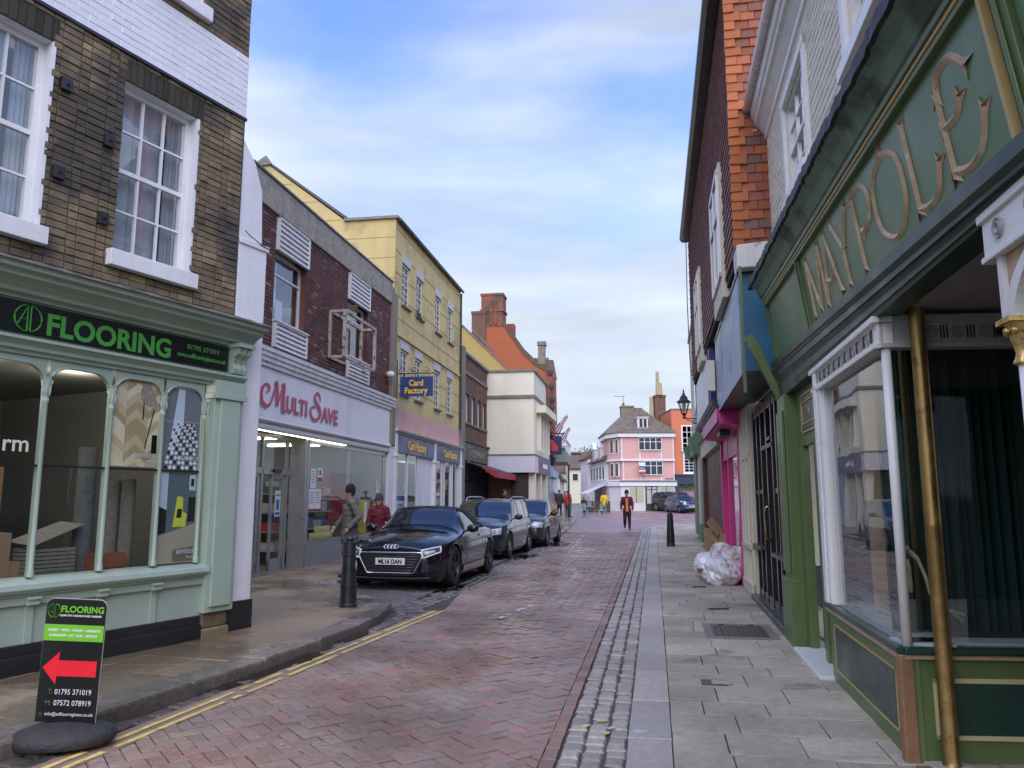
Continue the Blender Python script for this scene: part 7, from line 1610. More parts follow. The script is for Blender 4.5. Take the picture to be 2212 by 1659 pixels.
    def S(s, x, t):
        """half section: t=0 sill ... t=.5 shoulder ... t=1 roof centre"""
        L2 = s.L / 2; w = s.plan(x); u = max(0, (abs(x) - (L2 - .16)) / .16); bz = cinterp(s.belt[0], s.belt[1], x); tz = cinterp(s.top[0], s.top[1], x)
        k = 1 - .13 * (1 - math.sqrt(max(0, 1 - u * u)))
        bz0, tz0 = bz, tz; zmid = .48; bz = zmid + (bz - zmid) * k; tz = zmid + (tz - zmid) * k; w *= (1 - .045 * (1 - math.sqrt(max(0, 1 - u * u))) * 2)
        zs = s.sill + .02 + .05 * u
        for wx in s.wh:
            d = abs(x - wx); ra = s.rw + s.arch
            if d < ra: zs = max(zs, s.rw + math.sqrt(ra * ra - d * d))
        h = max(.015, tz - bz)
        if t < .5:
            q = t / .5; z = zs + (bz - .03 - zs) * q
            f = (z - s.sill) / max(.1, (bz - s.sill)); f = max(0, min(1, f))
            y = w * (.955 + .045 * math.sin(min(1, f * 1.35) * math.pi / 2) - .055 * max(0, f - .6) ** 1.2 / .4 ** 1.2 - .012 * math.exp(-((f - .70) / .05) ** 2))
            return y, z
        q = (t - .5) / .5; g = min(1, h / .32)      # g: 0 on the bonnet, 1 in the cabin
        ysh = w * .945
        if g < .25:
            a = q * math.pi / 2; y = ysh * math.cos(a) ** .8 if a < math.pi / 2 - 1e-6 else 0; z = bz - .03 + (tz - bz + .03) * math.sin(a) ** 1.0
            yl_ = ysh * (1 - q); return (y * .6 + yl_ * .4, z)
        roof = w * s.tum; rz = tz - .055 * g
        if q < .12: f = q / .12; y0, z0 = ysh, bz - .03; y1, z1 = ysh - .045 * w, bz + .0; A = (y0 + (y1 - y0) * f, z0 + (z1 - z0) * f)
        elif q < .55:
            f = (q - .12) / .43; y0 = ysh - .045 * w; A = (y0 + (roof - y0) * (f ** 1.25), bz + (rz - bz) * f)
        else:
            f = (q - .55) / .45; a = f * math.pi / 2; A = (roof * (1 - f) * .5 + roof * math.cos(a) * .5, rz + (tz - rz) * math.sin(a) ** .75)
        # the bonnet form where the cabin has barely begun
        m = max(0, min(1, (g - .25) / .35)); a = q * math.pi / 2; B = (ysh * math.cos(a) * .6 + ysh * (1 - q) * .4, bz - .03 + (tz - bz + .03) * math.sin(a))
        m = m * m * (3 - 2 * m); return (A[0] * m + B[0] * (1 - m), A[1] * m + B[1] * (1 - m))
    def patch(s, name, c, mat, off=.006, n=12, m=8, both=False, parent=None, smooth=True, label=None):
        """c: four (x, t) corners on the shell, bilinear; t may exceed 1 for the far side"""
        for sg in ((1, -1) if both else (1,)):
            V = []; 
            for i in range(n + 1):
                for j in range(m + 1):
                    u, v = i / n, j / m
                    x = (c[0][0] * (1 - u) + c[1][0] * u) * (1 - v) + (c[3][0] * (1 - u) + c[2][0] * u) * v
                    t = (c[0][1] * (1 - u) + c[1][1] * u) * (1 - v) + (c[3][1] * (1 - u) + c[2][1] * u) * v
                    def pt(x, t): y, z = s.S(x, t if t <= 1 else 2 - t); return Vector((x, y if t <= 1 else -y, z))
                    p = pt(x, t); e = .004; d1 = pt(x + e, t) - pt(x - e, t); d2 = pt(x, min(2, t + e)) - pt(x, max(0, t - e)); nn = d1.cross(d2)
                    nn = nn.normalized() if nn.length > 1e-9 else Vector((0, 0, 1))
                    if nn.dot(p - Vector((x, 0, .5))) < 0: nn = -nn
                    p = p + nn * off; V.append((p.x, p.y * sg, p.z))
            mb = MB(); mb.add(V, [(i * (m + 1) + j, (i + 1) * (m + 1) + j, (i + 1) * (m + 1) + j + 1, i * (m + 1) + j + 1) for i in range(n) for j in range(m)])
            o = mb.build(name, mat, parent or s.e, smooth=smooth, label=label)
        return o
    def front(s, name, poly, mat, off=.006, both=False, parent=None, n=1, side=1, label=None, grid=8):
        """quad in the front view (y, z), laid on the nose from ahead; side=-1: the tail"""
        o = None
        for sg in ((1, -1) if both else (1,)):
            V = []; ok = True
            for i in range(grid + 1):
                for j in range(grid + 1):
                    u, v = i / grid, j / grid; y = (poly[0][0] * (1 - u) + poly[1][0] * u) * (1 - v) + (poly[3][0] * (1 - u) + poly[2][0] * u) * v; z = (poly[0][1] * (1 - u) + poly[1][1] * u) * (1 - v) + (poly[3][1] * (1 - u) + poly[2][1] * u) * v
                    h = s.bvh.ray_cast(Vector((side * 5, y * sg, z)), Vector((-side, 0, 0)))
                    hx = h[0].x if h[0] else side * (s.L / 2 - .5); V.append((hx + side * off, y * sg, z))
            mb = MB(); mb.add(V, [(i * (grid + 1) + j, (i + 1) * (grid + 1) + j, (i + 1) * (grid + 1) + j + 1, i * (grid + 1) + j + 1) for i in range(grid) for j in range(grid)])
            o = mb.build(name, mat, parent or s.e, smooth=True, label=label)
        return o
    def fx(s, y, z, side=1):
        h = s.bvh.ray_cast(Vector((side * 5, y, z)), Vector((-side, 0, 0))); return h[0].x if h[0] else side * s.L / 2
    def ftube(s, pts, r, mat, name, off=.012, parent=None):
        P_ = []
        for (y0, z0), (y1, z1) in zip(pts, pts[1:]):
            for k in range(6): t = k / 6; P_.append((y0 + (y1 - y0) * t, z0 + (z1 - z0) * t))
        P_.append(pts[-1]); return MB().tube([(s.fx(y, z) + off, y, z) for y, z in P_], r, 6).build(name, mat, parent or s.e, smooth=True)
    def cabin(s, xw0, xw1, xr, xb, ts=.56, tr=.775, pillars=(), rear=None, wtop=.79):
        """windscreen from xw0 (cowl) to xw1 (roof); side glass to xr; back light xr..xb"""
        s.patch('windscreen', [(xw0, .62), (xw1, wtop), (xw1, 2 - wtop), (xw0, 1.38)], M_cgl, .008, 14, 22)
        s.patch('side_window', [(xw0 - .30, ts), (xr, ts), (xr + .28, tr), (xw1 - .02, tr)], M_cgl, .006, 24, 8, both=True)
        for p in pillars: s.patch('pillar', [(p - .03, ts), (p + .03, ts), (p + .02, tr), (p - .04, tr)], M_plast, .010, 3, 8, both=True)
        if rear: s.patch('rear_window', [(rear[0], .80), (rear[1], .64), (rear[1], 1.36), (rear[0], 1.2)], M_cgl, .006, 10, 16)
    def mirror(s, x, z, mat, both=True):
        for sg in (1, -1):
            y0 = s.plan(x) * .93; mb = MB().sphere((x, sg * (y0 + .15), z), (.06, .115, .075), 12, 8); o = mb.build('wing_mirror', mat, s.e, smooth=True)
            MB().tube([(x, sg * (y0 - .02), z - .06), (x, sg * (y0 + .1), z - .02)], .022, 6).build('stalk', M_plast, o); MB().box(x - .065, x - .055, sg * (y0 + .15) - .09, sg * (y0 + .15) + .09, z - .055, z + .055).build('mirror_glass', M_chrome, o)
    def plate(s, z, txt, side=1, w=.52):
        x = s.fx(0, z) * 1.0 + .02
        o = MB().box(x, x + .008, -w / 2, w / 2, z - .056, z + .056).build('number_plate', M_plate, s.e, bevel=.003)
        if txt:
            mt = Matrix(((0, 0, 1, x + .010), (1, 0, 0, -w / 2 + .055), (0, 1, 0, z - .035), (0, 0, 0, 1)))
            text(txt, .1, M_signb, o, mt, ext=.001, bold=.0035, width=w - .11)
    def place(s, x, y, heading):
        s.e.location = (x, y, gz(y)); s.e.rotation_euler = (math.atan(2e-4 * y) * 0, 0, R(heading)); return s.e
M_pblack = P('mat_paint_black', (.006, .008, .014), .12, var=.1, coat=.5, spec=.3, bump=0, rvar=.03); M_pnavy = P('mat_paint_navy', (.012, .020, .04), .14, var=.1, coat=.5, spec=.3, bump=0, rvar=.03); M_pgrey = P('mat_paint_slate', (.035, .042, .05), .16, coat=.5, spec=.3, bump=0, rvar=.03)
# open sports car with a black fabric roof
L = 4.18
tt = Car('sports_car', L, 1.83, ([-2.09, -1.95, -1.45, -1.05, -.55, -.1, .25, .72, .95, 1.5, 1.95, 2.09], [.80, .90, .98, 1.10, 1.30, 1.355, 1.34, 1.08, .965, .90, .80, .73]),
         ([-2.09, -1.6, -.8, 0, .8, 1.5, 2.09], [.80, .92, .95, .92, .885, .80, .66]), (1.28, -1.22), M_pblack, 'glossy black sports convertible with a black fabric roof, nearest in the parked line', rw=.345, sill=.17, tumble=.64, nose=.76, alloy=M_dalloy, arch=.045)
tt.patch('windscreen', [(.80, .60), (.22, .80), (.22, 1.20), (.80, 1.40)], M_cgl, .010, 14, 22)
tt.patch('screen_frame', [(.30, .775), (.14, .79), (.14, 1.21), (.30, 1.225)], M_plast, .018, 4, 22)
M_fab = P('mat_fabric_roof', (.014, .014, .015), .9, bump=.3, bscale=200)
tt.patch('fabric_roof', [(.20, .775), (-1.0, .66), (-1.0, 1.34), (.20, 1.225)], M_fab, .022, 20, 26); tt.patch('fabric_side', [(-.45, .565), (-1.12, .56), (-1.0, .70), (.0, .785)], M_fab, .018, 12, 8, both=True)
tt.patch('side_window', [(.50, .563), (-.45, .563), (-.10, .76), (.16, .77)], M_cgl, .008, 16, 8, both=True)
tt.patch('a_pillar', [(.86, .56), (.80, .60), (.22, .80), (.26, .765)], M_pblack, .012, 3, 12, both=True)
gp_ = [(-.53, .62), (.53, .62), (.56, .555), (.41, .285), (-.41, .285), (-.56, .555)]
gr = tt.front('grille', [(-.54, .61), (.54, .61), (.41, .29), (-.41, .29)], M_plast, .012, grid=10)
tt.ftube(gp_ + [gp_[0]], .011, M_chrome, 'grille_frame', .018, gr)
for z in (.33, .375, .42, .465, .51, .555, .595): hw_ = .38 + (z - .285) * .48 if z < .555 else .5; tt.ftube([(-hw_, z), (hw_, z)], .007, P('mat_grille_bar', (.10, .10, .11), .3, metal=.6), 'grille_bar', .018, gr)
tt.plate(.475, 'ML16 DAN')
for o in tt.e.children:
    if o.name.startswith('number_plate'): o.location.x = .015
rg = MB()
for k in range(4):
    cy = -.09 + k * .06; cz = .715; rg.tube([(tt.fx(cy + .038 * math.cos(a), cz + .034 * math.sin(a)) + .008, cy + .038 * math.cos(a), cz + .034 * math.sin(a)) for a in np.linspace(0, 2 * math.pi, 20)], .0055, 6)
rg.build('ringed_badge', M_chrome, tt.e, smooth=True)
h = tt.front('headlamp', [(.60, .545), (.79, .635), (.77, .70), (.56, .655)], M_lampd, .010, both=True)
for sg in (1, -1):
    tt.ftube([(sg * .57, .53), (sg * .80, .62), (sg * .785, .71), (sg * .54, .66), (sg * .57, .53)], .014, M_lampw, 'lamp_edge', .014)
    tt.front('lamp_lens', [(sg * .62, .585), (sg * .74, .63), (sg * .73, .66), (sg * .61, .63)], M_lamp, .016, grid=4)
    tt.front('side_intake', [(sg * .58, .30), (sg * .80, .32), (sg * .80, .42), (sg * .62, .42)], M_plast, .008)
tt.front('lower_intake', [(-.40, .215), (.40, .215), (.38, .265), (-.38, .265)], M_plast, .01)
tt.ftube([(-.72, .215), (-.4, .20), (.4, .20), (.72, .215)], .016, M_plast, 'front_splitter', .02)
tt.patch('side_skirt', [(.80, .02), (-.75, .02), (-.75, .10), (.80, .10)], P('mat_silver_trim', (.5, .5, .5), .3, metal=.7), .02, 20, 2, both=True)
tt.mirror(.52, .97, M_pblack)
for x0 in (.62, -.62): tt.patch('door_gap', [(x0, .08), (x0 - .015, .08), (x0 - .03, .5), (x0 - .015, .5)], M_plast, .003, 2, 14, both=True)
tt.patch('door_handle', [(-.38, .42), (-.56, .42), (-.56, .445), (-.38, .445)], M_pblack, .03, 4, 2, both=True)
tt.front('bonnet_gap', [(-.6, .685), (.6, .685), (.6, .69), (-.6, .69)], M_plast, .002)
tt.place(-1.60, 15.25, 270 - 12)
# estate car with roof rails
L = 4.6
es = Car('estate_car', L, 1.80, ([-2.3, -2.2, -1.95, -1.3, 0, .35, .95, 1.3, 2.0, 2.3], [.85, 1.1, 1.40, 1.49, 1.50, 1.44, 1.14, .99, .88, .74]),
         ([-2.3, -1, .5, 1.3, 2.0, 2.3], [.95, .97, .94, .91, .82, .68]), (1.38, -1.25), M_pnavy, 'dark navy estate car with silver roof rails, second in the parked line', rw=.325, tumble=.76, nose=.80)
es.cabin(1.18, .42, -1.75, -2.2, pillars=(-.1, -.95), rear=(-1.98, -2.24))
for sg in (1, -1): 
    r_ = MB().tube([(.15, sg * .62, 1.44), (.05, sg * .63, 1.52), (-.3, sg * .64, 1.545), (-1.5, sg * .63, 1.54), (-1.8, sg * .62, 1.50), (-1.85, sg * .61, 1.43)], .02, 8).build('roof_rail', M_alloy, es.e, smooth=True)
    es.front('headlamp', [(sg * .50, .60), (sg * .80, .62), (sg * .80, .78), (sg * .56, .74)], M_lamp, .010); es.front('lamp_lens', [(sg * .56, .64), (sg * .70, .64), (sg * .70, .73), (sg * .58, .71)], M_lampd, .016, grid=4)
    es.front('fog_lamp', [(sg * .52, .30), (sg * .74, .32), (sg * .74, .42), (sg * .54, .40)], M_plast, .008)
es.front('grille', [(-.48, .62), (.48, .62), (.5, .70), (-.5, .70)], M_plast, .010); es.front('lower_grille', [(-.45, .28), (.45, .28), (.5, .42), (-.5, .42)], M_plast, .010); es.plate(.50, 'KE12 XRT')
es.ftube([(-.49, .70), (.49, .70)], .008, M_chrome, 'chrome_strip'); es.mirror(.82, 1.02, M_plast)
for x0 in (.72, -.12, -1.0): es.patch('door_gap', [(x0, .08), (x0 - .015, .08), (x0 - .02, .5), (x0 - .005, .5)], M_plast, .003, 2, 14, both=True)
es.patch('window_trim', [(.9, .545), (-1.75, .545), (-1.75, .56), (.9, .56)], M_chrome, .012, 20, 1, both=True)
es.place(-.62, 21.5, 270 - 12)
# small hatchback
L = 3.92
ht = Car('hatchback_car', L, 1.66, ([-1.96, -1.9, -1.75, -1.3, 0, .3, .85, 1.1, 1.7, 1.96], [.9, 1.12, 1.34, 1.44, 1.465, 1.42, 1.12, 1.0, .88, .74]),
         ([-1.96, -1, .5, 1.1, 1.7, 1.96], [.98, .96, .94, .92, .82, .70]), (1.2, -1.25), M_pgrey, 'slate grey small hatchback with oval headlamps, third in the parked line', rw=.30, tumble=.77, nose=.80)
ht.cabin(1.02, .34, -1.45, -1.9, pillars=(-.2, -1.05), rear=(-1.76, -1.92))
for sg in (1, -1):
    ht.front('headlamp', [(sg * .42, .60), (sg * .74, .60), (sg * .76, .76), (sg * .48, .78)], M_lamp, .012); ht.front('fog_lamp', [(sg * .50, .28), (sg * .66, .28), (sg * .66, .38), (sg * .50, .38)], M_plast, .010)
ht.front('grille', [(-.36, .60), (.36, .60), (.40, .70), (-.40, .70)], M_plast, .010); ht.front('lower_grille', [(-.42, .26), (.42, .26), (.45, .38), (-.45, .38)], M_plast, .010)
ht.plate(.48, 'SE57 KVO'); ht.mirror(.68, 1.0, M_plast); ht.ftube([(-.72, .46), (.72, .46)], .02, M_plast, 'bumper_strip')
for x0 in (.6, -.25): ht.patch('door_gap', [(x0, .08), (x0 - .015, .08), (x0 - .02, .5), (x0 - .005, .5)], M_plast, .003, 2, 14, both=True)
ht.place(.58, 25.9, 270 - 12)
# cars on the square
L = 4.85
sv = Car('dark_suv', L, 1.98, ([-2.42, -2.35, -2.1, -1.3, 0, .5, 1.1, 1.4, 2.2, 2.42], [1.0, 1.3, 1.6, 1.72, 1.74, 1.66, 1.30, 1.16, 1.05, .85]),
         ([-2.42, -1, .5, 1.3, 2.2, 2.42], [1.15, 1.14, 1.12, 1.08, .98, .80]), (1.45, -1.45), P('mat_paint_graphite', (.03, .032, .04), .2, coat=1., bump=0), 'large dark grey off-roader parked by the black double door', rw=.38, tumble=.78, nose=.82, sill=.28)
sv.cabin(1.28, .58, -1.9, -2.3, pillars=(0, -1.0), rear=(-2.05, -2.36)); sv.mirror(1.0, 1.22, M_plast)
for sg in (1, -1): sv.front('headlamp', [(sg * .56, .82), (sg * .88, .84), (sg * .88, .96), (sg * .60, .94)], M_lamp, .012)
sv.front('grille', [(-.5, .62), (.5, .62), (.54, .92), (-.54, .92)], M_plast, .01); sv.plate(.55, '')
sv.place(14.2, 67.6, 270 + 32)
L = 3.7
mc = Car('striped_small_car', L, 1.69, ([-1.85, -1.8, -1.6, -1.2, 0, .3, .62, .85, 1.6, 1.85], [.8, .95, 1.15, 1.35, 1.41, 1.38, 1.12, .98, .90, .72]),
         ([-1.85, -1, .5, .9, 1.6, 1.85], [.9, .93, .92, .90, .84, .66]), (1.22, -1.25), P('mat_paint_blue', (.012, .028, .07), .15, coat=1., bump=0), 'small dark blue car with two white bonnet stripes on the square', rw=.30, tumble=.76, nose=.80)
mc.cabin(.80, .36, -1.2, -1.6, pillars=(-.5,), rear=(-1.3, -1.7)); mc.mirror(.55, .98, M_pblack)
for sg in (1, -1):
    mc.patch('bonnet_stripe', [(1.72, .72 if sg > 0 else 1.20), (.85, .72 if sg > 0 else 1.20), (.85, .80 if sg > 0 else 1.28), (1.72, .80 if sg > 0 else 1.28)], wh, .006, 10, 2)
    x = mc.fx(sg * .56, .70); MB().sphere((x - .02, sg * .56, .70), (.05, .12, .13), 14, 9).build('headlamp', M_lamp, mc.e, smooth=True)
mc.front('grille', [(-.42, .55), (.42, .55), (.5, .64), (-.5, .64)], M_chrome, .012); mc.front('lower_grille', [(-.45, .26), (.45, .26), (.5, .38), (-.5, .38)], M_plast, .012); mc.plate(.47, 'AJ06 PTU')
mc.ftube([(-.75, .42), (.75, .42)], .012, M_chrome, 'bumper_strip')
mc.place(14.05, 64.6, 270 + 14)
L = 4.1
wc = Car('silver_white_car', L, 1.74, ([-2.05, -1.98, -1.8, -1.2, 0, .4, .9, 1.2, 1.8, 2.05], [.9, 1.12, 1.36, 1.46, 1.48, 1.42, 1.14, 1.02, .90, .75]),
         ([-2.05, -1, .5, 1.2, 1.8, 2.05], [.98, .96, .94, .92, .84, .70]), (1.25, -1.25), P('mat_paint_white', (.62, .64, .66), .2, coat=1., bump=0), 'white car half hidden behind the green pilasters', rw=.31)
wc.cabin(1.08, .4, -1.5, -1.95, pillars=(-.2, -1.0)); wc.mirror(.75, 1.02, M_plast)
for sg in (1, -1): wc.front('headlamp', [(sg * .46, .64), (sg * .78, .66), (sg * .78, .80), (sg * .52, .76)], M_lampd, .012)
wc.front('lower_grille', [(-.55, .3), (.55, .3), (.6, .46), (-.6, .46)], M_plast, .01); wc.plate(.52, '')
wc.place(15.35, 59.0, 270 - 4)
# ---------------------------------------------------------------- bollards
def bollard(x, y, dz, label, h=1.):
    b = empty('bollard', (x, y, gz(y) + dz), 0, label, 'bollard', 'black iron bollards'); b.scale = (h, h, h)
    MB().lathe([(.135, 0), (.135, .05), (.125, .06), (.122, .30), (.130, .305), (.130, .335), (.118, .34), (.098, .76), (.106, .765), (.106, .785), (.096, .79), (.092, .95), (.100, .955), (.100, .975), (.085, .985), (.06, .99), (.045, 1.0)], 28).build('post', M_iron2, b, smooth=35)
    MB().lathe([(.045, .985), (.062, 1.0), (.066, 1.025), (.05, 1.05), (.02, 1.065), (.004, 1.068)], 20).build('cap', M_iron2, b, smooth=True)
    return b
M_iron2 = P('mat_bollard_black', (.018, .02, .022), .35, var=.25, bump=.25, bscale=30, spots=((.05, .045, .04), .66, 9))
b = bollard(-2.18, 10.55, KLH, 'black iron bollard at the corner of the parking bay, with a small crest', .87)
MB().sphere((.115, -.04, .62), (.012, .05, .075), 12, 8).build('crest_plate', P('mat_crest', (.30, .30, .32), .4), b, smooth=True); MB().box(.118, .132, -.06, -.02, .60, .65).build('crest_red', P('mat_agent_red', (0, 0, 0)), b)
MB().box(-.22, .22, -.2, .2, -.03, .004).build('base_stone', M_kerbL, b)
bollard(4.78, 23.6, KH, 'black iron bollard on the right footway ahead of the walking man', .96)
# ---------------------------------------------------------------- swinging pavement sign
sg_ = empty('pavement_sign', (-2.79, 5.06, gz(5) + .03), R(17), 'black swinging pavement sign for the flooring shop with a red arrow', 'pavement sign')
M_sbase = M('mat_rubber_base', (.028, .028, .03), rough=.7, var=.4, scale=14, bump=1., bscale=50)
bs = MB(); prof = [(.285, 0), (.30, .02), (.30, .05), (.27, .08), (.20, .105), (.10, .12), (.01, .125)]
bs.lathe(prof, 36, sy=.72); bs.build('base', M_sbase, sg_, smooth=50)
PA = empty('sign_panel', (0, 0, .12), parent=sg_); PA.rotation_euler = (R(4), R(3.2), R(-12)); PA.scale = (.77, .9, .77)
def rrect(x0, x1, z0, z1, r, y, n=7, bottom=True):
    p = []
    for cx, cz, a0 in ((x1 - r, z1 - r, 0), (x0 + r, z1 - r, 90)): p += [(cx + r * math.cos(R(a0 + 90 * i / n)), y, cz + r * math.sin(R(a0 + 90 * i / n))) for i in range(n + 1)]
    return p + [(x0, y, z0), (x1, y, z0)]
SW = .235; SH = .98
MB().prism(rrect(-SW, SW, 0, SH, .06, -.010), (0, .02, 0)).build('board', M_signb, PA, bevel=.002)
MB().prism(rrect(-SW - .003, SW + .003, 0, SH + .003, .062, -.004), (0, .008, 0)).build('board_edge', P('mat_panel_edge', (.45, .45, .45), .5), PA)
gb = P('mat_sign_lime', (.16, .50, .03), .4); wt = P('mat_sign_white', (.72, .72, .72), .5); rd = P('mat_sign_arrow_red', (.78, .015, .03), .4)
MB().box(-SW + .002, SW - .002, -.0118, -.0105, .645, .775).build('green_band', gb, PA)
MB().prism([(-SW + .02, -.0118, .43), (-SW + .145, -.0118, .56), (-SW + .14, -.0118, .49), (SW - .03, -.0118, .49), (SW - .03, -.0118, .365), (-SW + .135, -.0118, .365), (-SW + .13, -.0118, .30)], (0, .0012, 0)).build('red_arrow', rd, PA)
def T(s, size, x, z, w, m, bold=.0): return text(s, size, m, PA, onwall(x, -.0122, z), bold=bold, ext=.0006, width=w)
T('FLOORING', .072, -.115, .875, .335, gb, .002); T('CLEAN TIDY & RELIABLE FAMILY BUSINESS', .02, -.125, .842, .33, wt, .0006)
T('CARPET \u00b7 VINYL \u00b7 WOOD \u00b7 LAMINATE', .026, -.205, .722, .41, wt, .001); T('KARNDEAN \u00b7 LVT TILES \u00b7 AMTICO', .026, -.19, .680, .375, wt, .001)
T('T:', .058, -.15, .222, .03, P('mat_sign_dim_green', (.10, .16, .08), .5)); T('01795 371019', .06, -.10, .222, .285, wt)
T('M:', .058, -.165, .135, .045, P('mat_sign_dim_green', (0, 0, 0))); T('07572 078919', .06, -.10, .135, .29, wt); T('info@adflooringkent.co.uk', .036, -.16, .055, .375, wt); T('E:', .034, -.20, .055, .02, P('mat_sign_dim_green', (0, 0, 0)))
lg = MB()
for a0, a1 in ((78, -78), (102, 258)): lg.tube([(-.17 + .048 * math.cos(R(a)), -.0125, .885 + .055 * math.sin(R(a))) for a in np.linspace(a0, a1, 12)], .005, 5, flat=.3)
lg.tube([(-.205, -.0125, .855), (-.176, -.0125, .935), (-.172, -.0125, .83)], .0045, 5, flat=.3).tube([(-.198, -.0125, .875), (-.175, -.0125, .875)], .004, 5, flat=.3).tube([(-.162, -.0125, .93), (-.162, -.0125, .835)], .0045, 5, flat=.3); lg.build('monogram', gb, PA)
# ---------------------------------------------------------------- people
def person(label, loc, rz, h=1.75, pose=None, skin=(.45, .26, .19), coat=(.1, .1, .1), coatlen=.78, trouser=(.03, .03, .035), shoe=(.02, .02, .02), hat=None, hair=(.06, .04, .03), vox=.016, shirt=None, hood=None, stripe=None, head_turn=0, beard=None, glasses=False, group=None, pat=None, hem=1.0):
    s = h / 1.75; e = empty('person', loc, R(rz), label, 'person', group)
    p = dict(hl=(0, -.10), hr=(0, .10), kl=(.03, .48), kr=(.03, .48), fl=(0, .07), fr=(0, .07), el=(-.03, 1.13), er=(-.03, 1.13), wl=(.05, .88), wr=(.05, .88), wy=.24); p.update(pose or {})
    # x forward, y left; joints
    J = dict(pel=(0, 0, .95), ch=(0, 0, 1.30), nk=(.0, 0, 1.48), hd=(.02, 0, 1.62))
    for sd_, sg in (('l', 1), ('r', -1)):
        J['sh' + sd_] = (0, sg * .18, 1.42); J['el' + sd_] = (p['e' + sd_][0], sg * .25, p['e' + sd_][1]); J['wr' + sd_] = (p['w' + sd_][0], sg * p['wy'], p['w' + sd_][1])
        J['hp' + sd_] = (0, sg * .09, .92); J['kn' + sd_] = (p['k' + sd_][0], sg * .10, p['k' + sd_][1]); J['an' + sd_] = (p['f' + sd_][0] - .03, sg * .10, p['f' + sd_][1] + .02); J['to' + sd_] = (p['f' + sd_][0] + .14, sg * .12, max(.035, p['f' + sd_][1] - .04))
    J = {k: Vector(v) * s for k, v in J.items()}
    def limb(mb, a, b, ra, rb, fy=1., n=10):
        a, b = Vector(a), Vector(b); mb.tube([a + (b - a) * t for t in (0, .25, .5, .75, 1)], [(ra + (rb - ra) * t) * s for t in (0, .25, .5, .75, 1)], n, 0, fy); mb.sphere(a, ra * s, n, 6); mb.sphere(b, rb * s, n, 6)
    def blobmesh(fn, mat, name, v, smooth=6, disp=0):
        mb = MB(); fn(mb); o = mb.build(name, mat, e); md = o.modifiers.new('remesh', 'REMESH'); md.mode = 'VOXEL'; md.voxel_size = v; md.use_smooth_shade = True
        sm = o.modifiers.new('smooth', 'SMOOTH'); sm.iterations = smooth; sm.factor = .5
        dg = bpy.context.evaluated_depsgraph_get(); me = bpy.data.meshes.new_from_object(o.evaluated_get(dg)); o.modifiers.clear(); o.data = me
        if disp:
            for vt in me.vertices:
                q = vt.co; nn = MN.noise(Vector((q.x * 9, q.y * 9, q.z * 14 + loc[1]))) + .5 * MN.noise(Vector((q.x * 25, q.y * 25, q.z * 30))); vt.co = q + vt.normal * nn * disp
        me.polygons.foreach_set('use_smooth', [True] * len(me.polygons)); return o
    sk = P('mat_skin_%d' % int(skin[0] * 100), skin, .55)
    hc, ht_ = math.cos(R(head_turn)), math.sin(R(head_turn)); H = J['hd']
    def hp(x, y, z): return (H.x + (x * hc - y * ht_) * s, H.y + (x * ht_ + y * hc) * s, H.z + z * s)
    def body(mb):
        limb(mb, J['pel'], J['ch'], .12, .13); limb(mb, J['ch'], J['nk'], .11, .055); limb(mb, J['nk'], H, .055, .06)
        mb.sphere(hp(0, 0, .02), (.092 * s, .076 * s, .115 * s), 18, 12); mb.sphere(hp(.03, 0, -.055), (.06 * s, .052 * s, .06 * s), 12, 8); mb.sphere(hp(.093, 0, -.005), (.022 * s, .013 * s, .026 * s), 8, 6)
        for sg in (1, -1): mb.sphere(hp(-.005, sg * .077, 0), (.018 * s, .012 * s, .032 * s), 8, 6)
        for k in ('l', 'r'):
            limb(mb, J['sh' + k], J['el' + k], .048, .040); limb(mb, J['el' + k], J['wr' + k], .040, .026); limb(mb, J['hp' + k], J['kn' + k], .08, .055); limb(mb, J['kn' + k], J['an' + k], .052, .036); limb(mb, J['an' + k], J['to' + k], .036, .03)
            w = J['wr' + k]; d = (w - J['el' + k]).normalized(); limb(mb, w, w + d * .07 * s, .028, .034)
            sg = 1 if k == 'l' else -1; ac = Vector((1, 0, 0)) - d * d.x; ac.normalize()
            for f, (o_, ln) in enumerate(((-.027, .062), (-.009, .072), (.009, .068), (.026, .055))):
                b0 = w + d * .09 * s + ac * o_ * s; b1 = b0 + d * ln * .6 * s + Vector((0, -sg * .010, 0)); b2 = b1 + d * ln * .4 * s + Vector((0, -sg * .026, 0)); limb(mb, b0, b1, .010, .0095, n=6); limb(mb, b1, b2, .0095, .008, n=6)
            t0 = w + d * .03 * s + ac * .025 * s; limb(mb, t0, t0 + d * .045 * s + ac * .03 * s, .012, .010, n=6)
    blobmesh(body, sk, 'body', max(.009, vox * .7), 3)
    def legs(mb):
        limb(mb, J['pel'] - Vector((0, 0, .02)), J['pel'] + Vector((0, 0, .06)), .145, .14)
        for k in ('l', 'r'): limb(mb, J['hp' + k], J['kn' + k], .105, .08); limb(mb, J['kn' + k], J['an' + k] + Vector((0, 0, .03)), .078, .058)
    tm = P('mat_trouser_%d_%d' % (int(trouser[0] * 99), int(trouser[2] * 99)), trouser, .85); blobmesh(legs, tm, 'trousers', vox, 5, .006)
    if stripe:
        st = MB()
        for k in ('l', 'r'):
            sg = 1 if k == 'l' else -1; st.tube([J['hp' + k] + Vector((0, sg * .10, 0)), J['kn' + k] + Vector((0, sg * .082, 0)), J['an' + k] + Vector((0, sg * .062, .03))], .012, 5)
        st.build('stripe', wh, e)
    cm = M('mat_coat_%d_%d_%d' % tuple(int(c * 99) for c in coat), coat, rough=.8, var=.2, scale=5, bump=.35, bscale=22) if not pat else M('mat_coat_pat_%d' % int(coat[0] * 99), coat, rough=.8, var=.2, scale=12, bump=.3, spots=(pat, .56, 13))
